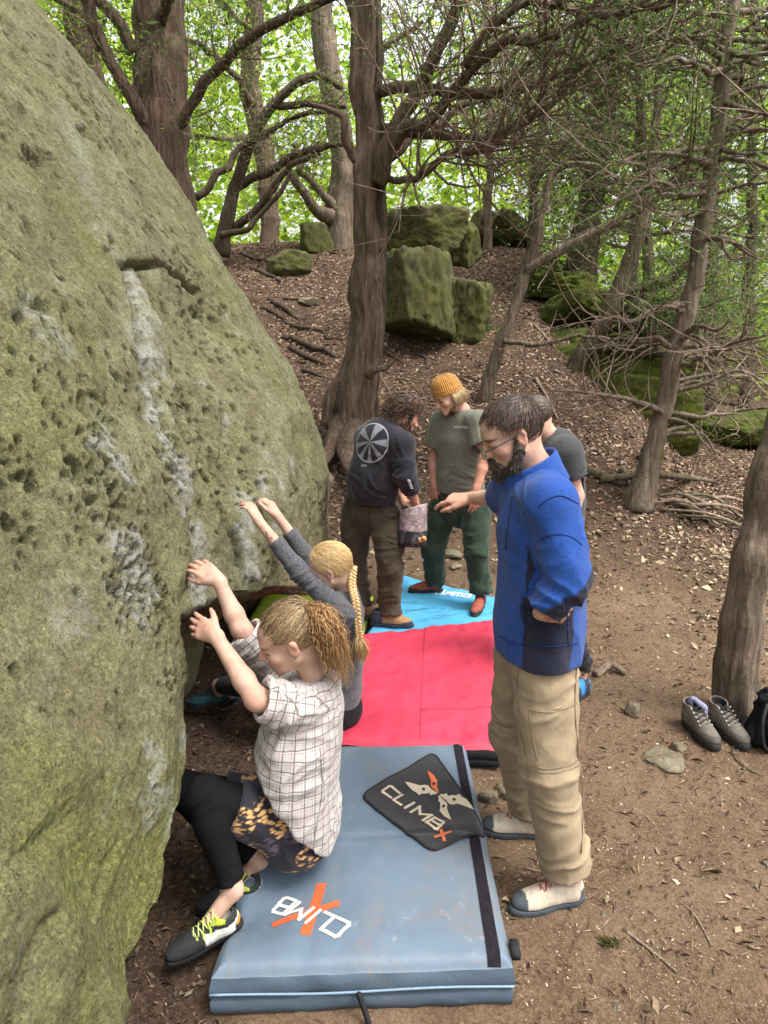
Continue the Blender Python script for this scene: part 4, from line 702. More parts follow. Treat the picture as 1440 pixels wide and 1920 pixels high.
def lettering(pad, text, o, ex, ey, lw, lh, gap, sw, lift=.0035, adv=None):
    o, ex, ey = [np.asarray(q, float)[:2] for q in (o, ex, ey)]; x = 0.0; out = []
    for ch in text:
        w = lw * {'I': .35, 'M': 1.25, 'm': 1.3, 'L': .9}.get(ch, 1.0); mb = MB()
        for st in LET[ch]:
            for a, b in zip(st[:-1], st[1:]):
                A = o + ex * (x + a[0] * w) + ey * a[1] * lh; B = o + ex * (x + b[0] * w) + ey * b[1] * lh; d = nrm(B - A); A = A - d * sw * .5; B = B + d * sw * .5
                n = 6; t = np.linspace(0, 1, n)[:, None]; P = A * (1 - t) + B * t; s_ = np.array((-d[1], d[0])) * sw / 2; L_, R_ = P + s_, P - s_
                lf = lift + .0003 * len(mb.V); V = np.vstack([np.c_[L_, pad.z(L_[:, 0], L_[:, 1]) + lf], np.c_[R_, pad.z(R_[:, 0], R_[:, 1]) + lf]]); i = np.arange(n - 1); mb.add(V, np.stack([i, n + i, n + i + 1, i + 1], 1))
        out.append(mb); x += w + gap
    return out
def build_pads():
    # grey blue pad in front
    near = Pad([(-.535, 1.70), (.405, 1.735), (.395, 2.945), (-.50, 2.93)],   .122, .175, [(-.36, 2.12, .17, .030), (-.46, 1.93, .12, .035), (-.53, 1.95, .10, .03), (-.30, 2.0, .12, .012)], [('v', .47, .011, .012)], .004, 1., .012)
    E = thing('crash_pad', (-.06, 2.3, 0), 'grey blue bouldering crash pad with black velcro strip and CLIMB print', 'crash pad')
    cov = near.build('pad', [pad_material('grey_blue_vinyl', (.110, .152, .200), 420, .5, .75), pad_material('grey_blue_cordura', (.068, .100, .136), 260, .7, .3)], E, 100, 130)
    vel = plain('black_velcro', (.018, .015, .020), 1.0, .3, 60, .004, 500, .1); V, Q = ribbon(near, px_xy([(858, 1394), (893, 1590), (928, 1800)], .122), .042, .004, 60); mk('velcro_strip', V, Q, vel, cov)
    blk = plain('black_webbing', (.015, .015, .016), .8, .2, 80, .002, 400)
    for p in ([(672, 1862, 1.692), (682, 1890, 1.680), (694, 1925, 1.66)],):
        c = [at(*q) for q in p]; V, Q, T = tube(catmull(c, 12), .009, 4); mk('strap', V, [Q, T], blk, E)
    c = at(964, 1780, 1.80); V, Q = box(c - V3(.012, .03, .012), c + V3(.016, .03, .012)); mk('buckle', V, Q, blk, E)
    pip = pad_material('grey_blue_piping', (.17, .25, .34), 400, .5, .1); c = [V3(x, 1.686 + .035 * (x + .535) / .94, .036 + .004 * math.sin(x * 9)) for x in np.linspace(-.54, .41, 30)]; V, Q, T = tube(c, .004, 6); mk('piping', V, [Q, T], pip, E)
    orange = plain('orange_print', (.60, .10, .035), .55, .12, 40); white = plain('white_print_vinyl', (.58, .58, .54), .55, .15, 40)
    for a, b, w in (((510, 1722), (636, 1691), .028), ((603, 1650), (572, 1752), .036)):
        V, Q = ribbon(near, px_xy([a, mid(a, b), b], .12), w, .0018, 24); mk('cross_stroke', V, Q, orange, cov)
    o = on(652, 1738, .12)[:2]; e = on(532, 1672, .12)[:2]; ex = nrm(e - o); L = np.linalg.norm(e - o); ey = nrm(on(612, 1760, .12)[:2] - o); ey = nrm(np.array((ex[1], -ex[0])) * -1 * .8 + ey * .3); 
    if np.dot(ey, on(640, 1765, .12)[:2] - o) < 0: ey = -ey
    tot = 1 + .9 + .35 + 1.25 + 1; lw = L * .80 / tot; 
    for ch, mb in zip('CLIMB', lettering(near, 'CLIMB', o + ey * -.012, ex, -ey * -1, lw, .066, L * .055, .0125, .0026)): mb.build('letter', white, cov, smooth=False)
    # black mat lying on it
    class MatS:
        def z(s, x, y): zz = near.z(x, y) + .010; return np.where(np.asarray(x) > .39, np.maximum(zz - 1.2 * (np.asarray(x) - .39), .10), zz)
    ms = MatS(); cs = [on(676, 1492, .13), on(810, 1596, .13), on(914, 1556, .125), on(813, 1410, .13)]; N4 = Pad([c[:2] for c in cs], 0, 0)
    nu = 46; u, v = np.meshgrid(np.linspace(0, 1, nu), np.linspace(0, 1, nu)); 
    def rnd(u, v, r=.09):
        U, W = u - .5, v - .5; a, b = np.abs(U) - (.5 - r), np.abs(W) - (.5 - r); c = (a > 0) & (b > 0); m = np.maximum(a, b); h = np.hypot(a, b); f = np.where(c, m / np.maximum(h, 1e-9), 1); return .5 + np.sign(U) * np.where(c, (.5 - r) + a * f, np.abs(U)), .5 + np.sign(W) * np.where(c, (.5 - r) + b * f, np.abs(W))
    uu, vv = rnd(u, v); XY = N4.xy(uu, vv); wob = .004 * fbm(np.c_[XY.reshape(-1, 2) * 7, np.zeros(nu * nu)], 2).reshape(nu, nu) + .012 * np.exp(-((uu - .96) ** 2 + (vv - .5) ** 2) / .03)
    Z = ms.z(XY[..., 0], XY[..., 1]) + np.maximum(wob, -.003); P = np.concatenate([XY, Z[..., None]], -1).reshape(-1, 3); i = np.arange(nu - 1)[:, None] * nu; j = np.arange(nu - 1)[None]; Q = np.stack([i + j, i + j + 1, i + nu + j + 1, i + nu + j], -1).reshape(-1, 4)
    M = thing('carpet_mat', P.mean(0), 'black square carpet mat with cream CLIMB lettering and winged emblem on the pad', 'mat')
    t = NT('black_carpet'); co = t.coord(); c = t.mix(t.ramp(t.noise(co, 420, 3, .8), [(.55, 0.0), (.75, 1.0)]), (.016, .014, .017), (.085, .08, .085)); cm = t.done(c, 1.0, t.bump(t.noise(co, 500, 3), .004), .1, .2)
    top = mk('carpet', P, Q, cm, M); lowP = P - V3(0, 0, .007); ring = np.concatenate([np.arange(nu), np.arange(1, nu) * nu + nu - 1, (nu - 1) * nu + np.arange(nu - 2, -1, -1), np.arange(nu - 2, 0, -1) * nu]); V, Q2, T = tube(np.vstack([P[ring], P[ring[:1]]]) - V3(0, 0, .002), .0055, 6); mk('bound_edge', V, [Q2, T], plain('black_binding', (.02, .02, .021), .9), M)
    class OnMat:
        def z(s, x, y):
            uu_, vv_ = N4.uv(np.stack([np.asarray(x, float), np.asarray(y, float)], -1)); wb = .004 * fbm(np.c_[np.asarray(x, float).ravel() * 7, np.asarray(y, float).ravel() * 7, np.zeros(np.size(x))], 2).reshape(np.shape(x)) + .012 * np.exp(-((uu_ - .96) ** 2 + (vv_ - .5) ** 2) / .03); return ms.z(x, y) + np.maximum(wb, -.003)
    om = OnMat(); cream = plain('cream_print', (.50, .42, .31), .95, .12, 60); org = plain('orange_carpet_print', (.55, .13, .05), .95, .12, 60)
    o = on(716, 1486, .13)[:2]; e = on(816, 1556, .13)[:2]; ex = nrm(e - o); L = np.linalg.norm(e - o); ey = np.array((-ex[1], ex[0])); lw = L * .80 / tot
    for ch, mb in zip('CLIMB', lettering(om, 'CLIMB', o, ex, ey, lw, .050, L * .055, .0115, .003)): mb.build('letter', cream, top, smooth=False)
    o = on(815, 1570, .13)[:2]; lettering(om, 'X', o + ex * .004, nrm(ex * .9 + ey * .25), nrm(ey * .9 - ex * .2), .038, .044, 0, .0115, .003)[0].build('letter', org, top, smooth=False)
    ctr = np.array((822, 1491.))
    def blade(tip, side, colr):
        tip = np.array(tip, float); d = tip - ctr; L_ = np.linalg.norm(d); d /= L_; n_ = np.array((-d[1], d[0])) * side; prof = [(.05, .02, -.02), (.14, .04, -.05), (.20, .09, -.08), (.25, .03, -.09), (.35, .08, -.16), (.45, .10, -.15), (.52, .17, -.11), (.58, .13, -.09), (.75, .09, -.09), (.85, .03, -.09), (.93, -.02, -.085), (1.0, -.07, -.075)]
        A = [ctr + d * L_ * t_ + n_ * L_ * a for t_, a, b in prof]; B = [ctr + d * L_ * t_ + n_ * L_ * b for t_, a, b in prof]; W = [on(q[0], q[1], .13) for q in A + B]; n = len(prof); W = np.array(W); W[:, 2] = om.z(W[:, 0], W[:, 1]) + .003; i = np.arange(n - 1); mk('emblem_blade', W, np.stack([i, i + 1, n + i + 1, n + i], 1), colr, top, smooth=False)
        c = ctr + d * L_ * .44 - n_ * L_ * .02; W = np.array([on(c[0] + 3.2 * math.cos(a), c[1] + 2.8 * math.sin(a), .13) for a in np.linspace(0, 6.28, 12, endpoint=False)]); W[:, 2] = om.z(W[:, 0], W[:, 1]) + .0045; W = np.vstack([W, W.mean(0)]); mk('emblem_eye', W, np.array([[k, (k + 1) % 12, 12] for k in range(12)]), cm, top, smooth=False)
    blade((805, 1446), 1, org); blade((758, 1472), -1, cream); blade((890, 1512), -1, cream); blade((842, 1543), 1, cream)
    # pink red pad
    red = Pad([(-.60, 2.98), (.56, 2.90), (.78, 4.47), (-.34, 4.17)], .122, .12, [(-.24, 3.22, .2, .03)], [('u', .575, .006, .004), ('v', .28, .005, .006)], .011, 4., .008)
    E = thing('crash_pad', (.1, 3.6, 0), 'pink red crash pad lying behind the grey blue pad', 'crash pad'); rm = pad_material('pink_red_nylon', (.52, .036, .075), 500, .6, .12); bk = plain('black_cordura', (.010, .010, .011), .85, .2, 90, .002, 380); cov = red.build('pad', [rm, bk], E, 90, 100)
    sm = plain('red_seam', (.30, .02, .04), .7)
    for pts in ([(797, 1170), (792, 1260), (787, 1392)], [(787, 1331), (850, 1329), (925, 1325)]): V, Q = ribbon(red, px_xy(pts, .122), .005, .0022, 40); mk('seam', V, Q, sm, cov)
    # light blue pad
    lb = Pad([(-.13, 4.22), (.88, 4.40), (1.15, 4.72), (.145, 5.45)], .105, .10, [(.08, 4.40, .10, .02), (.55, 4.70, .10, .015), (.42, 5.03, .1, .012)], [('v', .45, .012, .008)], .010, 7., .008)
    E = thing('crash_pad', (.5, 4.7, 0), 'light blue crash pad under the standing men with white lettering', 'crash pad'); cov = lb.build('pad', [pad_material('sky_blue_nylon', (.070, .34, .56), 500, .6, .25), bk], E, 90, 90)
    wt = plain('white_print_nylon', (.72, .75, .76), .7, .12, 50); o = on(816, 1113, .105)[:2]; e = on(884, 1122, .105)[:2]; ex = nrm(e - o); ey = np.array((-ex[1], ex[0])); L = np.linalg.norm(e - o)
    for ch, mb in zip('dama', lettering(lb, 'dama', o, ex, ey, L * .17, .070, L * .07, .014, .004)): mb.build('letter', wt, cov, smooth=False)
    for pts in ([(765, 1106), (776, 1104), (786, 1108)], [(777, 1112), (777, 1104), (780, 1097)]): V, Q = ribbon(lb, px_xy(pts, .105), .014, .004, 10); mk('emblem_stroke', V, Q, wt, cov)
    sc = plain('black_scuff', (.03, .035, .04), .8); rs = np.random.default_rng(3)
    for k in range(14):
        c = np.array((rs.uniform(.0, .75), rs.uniform(4.45, 4.85))); a = rs.uniform(-.5, .9); l = rs.uniform(.06, .2); d_ = np.array((math.cos(a), math.sin(a))); n_ = np.array((-d_[1], d_[0])) * rs.uniform(-.04, .04)
        V, Q = ribbon(lb, [c - d_ * l, c + n_, c + d_ * l], .003, .003, 12); mk('scuff_mark', V, Q, sc, cov)
    # lime pad
    lm = Pad([(-.98, 4.28), (-.14, 4.28), (-.08, 5.0), (-.95, 5.02)], .10, .095, [], [], .005, 9., .01)
    E = thing('crash_pad', (-.55, 4.65, 0), 'lime green crash pad half under the boulder beside the braided woman', 'crash pad'); lm.build('pad', [pad_material('lime_nylon', (.36, .46, .035), 500, .6, .15), bk], E, 60, 60)
build_pads()
# ------------------------------------------------------------------ bodies and clothes: smooth solids polygonised on a grid
class Field:
    def __init__(s, pts, h, pad=0.3):
        pts = np.asarray(pts, float); s.h = h; s.lo = pts.min(0) - pad; s.n = np.ceil((pts.max(0) + pad - s.lo) / h).astype(int) + 1
        s.f = np.full(s.n, 5.0, np.float32)
    def win(s, lo, hi):
        a = np.clip(np.floor((lo - s.lo) / s.h).astype(int), 0, s.n - 1); b = np.clip(np.ceil((hi - s.lo) / s.h).astype(int) + 1, 1, s.n)
        sl = tuple(slice(int(i), int(max(j, i + 1))) for i, j in zip(a, b))
        ax = [(np.arange(q.start, q.stop) * s.h + l).astype(np.float32) for q, l in zip(sl, s.lo)]
        return sl, np.stack(np.meshgrid(*ax, indexing='ij'), -1)
    def put(s, sl, d, k, op):
        a = s.f[sl]; d = d.astype(np.float32)
        if op == 'u': hh = np.maximum(k - np.abs(a - d), 0) / k; s.f[sl] = np.minimum(a, d) - hh * hh * k * 0.25
        else: d = -d; hh = np.maximum(k - np.abs(a - d), 0) / k; s.f[sl] = np.maximum(a, d) + hh * hh * k * 0.25
    def cap(s, a, b, ra, rb, k=0.02, flat=None, clip=None, op='u', clip2=None):
        a = np.asarray(a, float); b = np.asarray(b, float); m = max(ra, rb) * (1 if flat is None else max(1, flat[1])) + k + 3 * s.h
        sl, P = s.win(np.minimum(a, b) - m, np.maximum(a, b) + m); ab = b - a; L = max(float(ab @ ab), 1e-9)
        t = np.clip(((P - a) @ ab) / L, 0, 1)[..., None]; v = P - a - t * ab
        if flat is not None: n = nrm(flat[0]); v = v + n * ((v @ n) * (1 / flat[1] - 1))[..., None]
        d = np.sqrt((v * v).sum(-1)) - (ra + (rb - ra) * t[..., 0])
        for c in (clip, clip2):
            if c is not None: d = np.maximum(d, (P - np.asarray(c[0])) @ nrm(c[1]))
        s.put(sl, d, k, op); return s
    def chain(s, pts, rad, k=0.02, flat=None, **kw):
        for i in range(len(pts) - 1): s.cap(pts[i], pts[i + 1], rad[i], rad[i + 1], k, flat, **kw)
        return s
    def ell(s, c, rad, R=None, k=0.02, op='u', clip=None):
        c = np.asarray(c, float); rad = np.asarray(rad, float); m = rad.max() + k + 3 * s.h
        sl, P = s.win(c - m, c + m); q = P - c
        if R is not None: q = q @ R
        p1 = q / rad; k0 = np.sqrt((p1 * p1).sum(-1)); p2 = p1 / rad; k1 = np.sqrt((p2 * p2).sum(-1)); d = k0 * (k0 - 1) / np.maximum(k1, 1e-6)
        if clip is not None: d = np.maximum(d, (P - np.asarray(clip[0])) @ nrm(clip[1]))
        s.put(sl, d, k, op); return s
    def cut(s, pt, n, k=0.006):
        sl, P = s.win(s.lo, s.lo + s.n * s.h); d = -((P - np.asarray(pt)) @ nrm(n)); s.put(sl, d, k, 'd'); return s
    def mesh(s):
        f = s.f; g = f < 0
        c = np.zeros(np.array(f.shape) - 1, np.int8); cs = [(i, j, k) for i in (0, 1) for j in (0, 1) for k in (0, 1)]
        def sub(a, o): return a[o[0]:a.shape[0] - 1 + o[0], o[1]:a.shape[1] - 1 + o[1], o[2]:a.shape[2] - 1 + o[2]]
        for o in cs: c += sub(g, o)
        I = np.argwhere((c > 0) & (c < 8)); idx = np.full(c.shape, -1, np.int32); idx[tuple(I.T)] = np.arange(len(I))
        vals = np.stack([f[I[:, 0] + o[0], I[:, 1] + o[1], I[:, 2] + o[2]] for o in cs], 1); acc = np.zeros((len(I), 3)); cnt = np.zeros(len(I)); oc = np.array(cs, float)
        for a in range(8):
            for b in range(a + 1, 8):
                if np.abs(oc[a] - oc[b]).sum() != 1: continue
                va, vb = vals[:, a], vals[:, b]; m = (va < 0) != (vb < 0); t = np.where(m, va / np.where(m, va - vb, 1), 0)
                acc += np.where(m[:, None], oc[a] + t[:, None] * (oc[b] - oc[a]), 0); cnt += m
        V = s.lo + (I + acc / cnt[:, None]) * s.h; Q = []
        for ax in range(3):
            u, w = [(1, 2), (2, 0), (0, 1)][ax]
            lo = [slice(1, -1)] * 3; hi = [slice(1, -1)] * 3; lo[ax] = slice(0, -1); hi[ax] = slice(1, None)
            a, b = g[tuple(lo)], g[tuple(hi)]; E = np.argwhere(a != b)
            if not len(E): continue
            st = a[tuple(E.T)]; off = np.ones(3, int); off[ax] = 0; E = E + off
            def cell(du, dw):
                e = E.copy(); e[:, u] -= du; e[:, w] -= dw; return idx[tuple(e.T)]
            q = np.stack([cell(1, 1), cell(0, 1), cell(0, 0), cell(1, 0)], 1); q[~st] = q[~st][:, ::-1]; Q.append(q)
        Q = np.vstack(Q); Q = Q[(Q >= 0).all(1)]
        return V, Q
def relax(V, Q, n=2, lam=0.5):
    for _ in range(n):
        A = np.zeros_like(V); c = np.zeros(len(V))
        for k in range(4):
            np.add.at(A, Q[:, k], V[Q[:, (k + 1) % 4]] + V[Q[:, k - 1]]); np.add.at(c, Q[:, k], 2)
        V = V + lam * (A / np.maximum(c, 1)[:, None] - V)
    return V
def wrinkle(V, Q, amp=0.006, freq=(9, 9, 5), folds=(), seed=0.0, fine=0.3):
    N = vnormals(V, Q); F = np.asarray(freq, float)
    d = amp * (0.45 - 1.7 * np.abs(perlin(V * F + 7 + seed + 0.6 * perlin(V * F * 0.6)[:, None])) + fine * perlin(V * F * 2.3 + seed))
    for c, ax, rad, a, fr in folds:
        c = np.asarray(c, float); ax = nrm(ax); q = V - c; s = q @ ax; w = np.exp(-((q * q).sum(1) / rad ** 2)); per = q - s[:, None] * ax
        C = per * 3.2 + (ax * 1.0) * ((s * fr / 3.3) + 1.1 * perlin(V * 5 + seed))[:, None] + seed * 3.1 + 11
        r = 1 - np.abs(perlin(C)) * 2.6; d = d + 1.7 * a * w * (np.clip(r, 0, 1) ** 1.6 - 0.25)
    return V + N * d[:, None]
def cloth_uv(V, bones):
    best = np.full(len(V), 9.0); U = np.zeros((len(V), 2))
    for a, b, ref, rr, bias in bones:
        a = np.asarray(a, float); b = np.asarray(b, float); ax = nrm(b - a); L = np.linalg.norm(b - a); q = V - a; t = q @ ax
        tc = np.clip(t, 0, L); r = q - tc[:, None] * ax; d = np.linalg.norm(r, axis=1) / bias
        e1 = nrm(np.asarray(ref, float) - ax * np.dot(ref, ax)); e2 = np.cross(ax, e1); ang = np.arctan2(r @ e2, r @ e1)
        m = d < best; best[m] = d[m]; U[m, 0] = (ang * rr)[m]; U[m, 1] = t[m]
    return U

# ---- head, hands, shoes
class Head:
    def __init__(s, c, fwd, up, sc=1.0):
        s.c = np.asarray(c, float); s.f = nrm(fwd); s.r = nrm(np.cross(s.f, up)); s.u = np.cross(s.r, s.f); s.s = sc; s.R = np.stack([s.r, s.f, s.u], 1)
    def w(s, *l): return s.c + s.s * (s.R @ np.array(l, float))
    def l(s, V): return ((V - s.c) @ s.R) / s.s
    def add(s, F, neck, rn=0.055, male=True):
        k = s.s
        def e(c, r, kk, op='u'): F.ell(s.w(*c), np.array(r) * k, s.R, kk * k, op)
        def c_(a, b, ra, rb, kk): F.cap(s.w(*a), s.w(*b), ra * k, rb * k, kk * k)
        e((0, -.014, .028), (.073, .094, .084), .02); e((0, .028, -.034), (.057, .060, .074), .03)
        e((0, .048, .035), (.052, .040, .038), .03)
        for q in (-1, 1):
            c_((q * .052, .0, -.055), (q * .018, .068, -.096), .018, .015, .03)
            e((q * .043, .058, -.028), (.022, .022, .02), .025)
        e((0, .074, -.099), (.02, .016, .015), .02)
        c_((-.034, .078, .017), (.034, .078, .017), .011, .011, .018)
        for q in (-1, 1):
            e((q * .034, .098, -.003), (.021, .017, .012), .012, 'd')
        c_((0, .086, .006), (0, .110, -.034), .0075, .0105, .008); c_((0, .09, -.036), (0, .106, -.037), .010, .010, .008)
        for q in (-1, 1):
            e((q * .011, .096, -.037), (.0085, .010, .0075), .006)
            e((q * .032, .075, -.003), (.015, .0135, .0115), .004)
        e((0, .082, -.066), (.026, .013, .016), .012)
        e((0, .094, -.0615), (.019, .0065, .0045), .004); e((0, .0925, -.0715), (.017, .0065, .0050), .004)
        for q in (-1, 1):
            e((q * .076, -.010, -.010), (.0085, .018, .031), .006); e((q * .080, -.014, .006), (.008, .015, .018), .005)
            e((q * .087, -.006, -.006), (.008, .010, .018), .003, 'd')
        F.cap(s.w(0, -.022, -.045), neck, rn * .96, rn * 1.05, 0.03)
        c_((0, -.05, -.02), (0, -.03, -.07), .045, .045, .03)
def hand(F, wr, d, n, side=1, sc=1.0, curl=0.35, spread=0.0, thumb=0.5, tcurl=0.2, curls=None):
    d = nrm(d); n = nrm(np.asarray(n, float) - d * np.dot(n, d)); t = nrm(np.cross(d, n)) * side; wr = np.asarray(wr, float)
    offs = [.030, .0105, -.0095, -.028]; kn = [.084, .088, .083, .074]; L = [.070, .079, .073, .057]
    F.cap(wr - d * .01 * sc, wr + d * .03 * sc, .024 * sc, .026 * sc, .02, (n, .72))
    for i in range(4):
        k0 = wr + sc * (d * kn[i] + t * offs[i]); F.cap(wr + sc * (d * .02 + t * offs[i] * .6), k0, .0145 * sc, .0118 * sc, .010, (n, .9))
        ang = 0.0; p = k0; c = (curls[i] if curls else curl); r = [.0098, .0088, .0080, .0072]
        if i == 3: r = [v * .88 for v in r]
        fd = nrm(d + t * spread * (1.2, .35, -.5, -1.3)[i])
        for j, fr in enumerate((.45, .30, .25)):
            ang += c * (0.9, 1.15, 0.8)[j]; q = p + sc * L[i] * fr * (fd * math.cos(ang) + n * math.sin(ang)); F.cap(p, q, r[j] * sc, r[j + 1] * sc, .0035); p = q
    b = wr + sc * (d * .022 + t * .022 + n * .006); v = nrm(d * (1 - .45 * thumb) + t * (.35 + .75 * thumb) + n * .25)
    p1 = b + v * .045 * sc; F.cap(b, p1, .0155 * sc, .0125 * sc, .012); v2 = nrm(v + (d - t * .5 + n * .4) * tcurl); p2 = p1 + v2 * .033 * sc; F.cap(p1, p2, .0112 * sc, .0098 * sc, .004)
    v3 = nrm(v2 + (d - t * .6 + n * .5) * tcurl); F.cap(p2, p2 + v3 * .026 * sc, .0098 * sc, .0078 * sc, .004)

def skin_material(name, base):
    t = NT(name); co = t.coord(); c = t.attr('Col'); f = t.ramp(t.noise(co, 45, 4), [(0.3, 0.93), (0.7, 1.07)])
    r = t.ramp(t.noise(co, 14, 3), [(0.45, 0.0), (0.75, 1.0)])
    col = t.mix(1.0, c, f, 'MULTIPLY'); col = t.mix(t.math('MULTIPLY', r, 0.16), col, (base[0] * 1.0, base[1] * 0.72, base[2] * 0.68))
    v = t.ramp(t.noise(co, 22, 5, .7), [(0.38, 0.86), (0.64, 1.10)]); col = t.mix(1.0, col, v, 'MULTIPLY')
    return t.done(col, 0.6, t.bump(t.noise(co, 24, 3), 0.003, 0.5, t.bump(t.noise(co, 330, 4), 0.0016, 0.9)), 0.28, sss=0.05)
def skin_cols(V, base, H, brow=(0.06, 0.035, 0.02), lip=(0.36, 0.13, 0.11), hands=(), stub=None, shade=None):
    C = np.tile(np.array(base, float), (len(V), 1)); l = H.l(V); n = perlin(V * 60)
    def m(c, r):
        q = (l - np.array(c)) / np.array(r); return sstep(1.25, 0.7, np.sqrt((q * q).sum(1)))
    def mixc(w, col): C[:] = C * (1 - w[:, None]) + np.array(col) * w[:, None]
    inh = (np.abs(l) < 0.17).all(1)
    for q in (-1, 1):
        mixc(0.18 * m((q * .048, .06, -.035), (.025, .04, .022)) * inh, np.array(base) * [1.1, .68, .62])
        mixc(0.95 * m((q * .037, .088, .0175), (.027, .035, .0056)) * inh, brow)
        mixc(0.95 * m((q * .035, .088, -.0070), (.0215, .035, .0046)) * inh, (0.035, 0.02, 0.015))
        mixc(0.30 * m((q * .031, .09, -.004), (.021, .03, .013)) * inh, np.array(base) * [.72, .55, .5])  # eye socket shading painted into the skin colour
        mixc(0.30 * m((q * .082, -.01, -.008), (.012, .02, .033)) * inh, np.array(base) * [1.05, .62, .55])
    mixc(0.8 * m((0, .10, -.067), (.021, .03, .0095)) * inh, lip); mixc(0.9 * m((0, .10, -.0665), (.021, .03, .0016)) * inh, (0.10, 0.03, 0.03))
    mixc(0.2 * m((0, .11, -.034), (.016, .016, .013)) * inh, np.array(base) * [1.1, .66, .6])
    for c, r in hands:
        w = sstep(r, r * .4, np.linalg.norm(V - np.asarray(c), axis=1)); mixc(w * 0.4, np.array(base) * [1.08, .74, .70])
    return np.clip(C, 0, 1)

def strands(name, roots, guide, mat, parent, rad=0.0011, seg=10, cols=None, sides=3):
    """guide(roots)-> (n,seg,3) paths ; each strand a thin tapering tube"""
    P = guide; n, m = P.shape[:2]; T = np.gradient(P, axis=1); T /= np.maximum(np.linalg.norm(T, axis=2), 1e-9)[..., None]
    A = np.cross(T, V3(.31, .22, .93)); A /= np.maximum(np.linalg.norm(A, axis=2), 1e-9)[..., None]; B = np.cross(T, A)
    r = (np.asarray(rad) * np.ones(n))[:, None] * (1 - 0.85 * np.linspace(0, 1, m) ** 3)[None]
    th = np.linspace(0, 2 * np.pi, sides, endpoint=False)
    X = P[:, :, None] + A[:, :, None] * (np.cos(th)[None, None, :, None] * r[..., None, None]) + B[:, :, None] * (np.sin(th)[None, None, :, None] * r[..., None, None])
    V = X.reshape(-1, 3); base = np.arange(n)[:, None, None] * (m * sides); i = np.arange(m - 1)[None, :, None] * sides; j = np.arange(sides)[None, None]; j2 = (j + 1) % sides
    Q = np.stack([base + i + j, base + i + j2, base + i + sides + j2, base + i + sides + j], -1).reshape(-1, 4)
    C = np.repeat(cols, m * sides, axis=0)
    return mk(name, V, Q, mat, parent, attrs={'Col': C})
def hair_material(name, rough=0.45):
    t = NT(name); co = t.coord(); f = t.ramp(t.noise(co, 160, 4), [(0.3, 0.65), (0.7, 1.35)])
    return t.done(t.mix(1.0, t.attr('Col'), f, 'MULTIPLY'), rough, None, 0.4)
def shell_pts(H, n, rs, rx=.076, ry=.098, rz=.088, c=(0, -.014, .028), test=None):
    out = []
    while len(out) < n:
        v = nrm(rs.normal(size=3)); l = np.array(c) + v * [rx, ry, rz]
        if test is None or test(l): out.append(l)
    return np.array(out)
def to_shell(l, k=1.0, rx=.076, ry=.098, rz=.088, c=(0, -.014, .028)):
    q = (l - np.array(c)) / [rx, ry, rz]; r = np.linalg.norm(q, axis=-1, keepdims=True); return np.array(c) + q / r * np.maximum(r, k) * [rx, ry, rz]

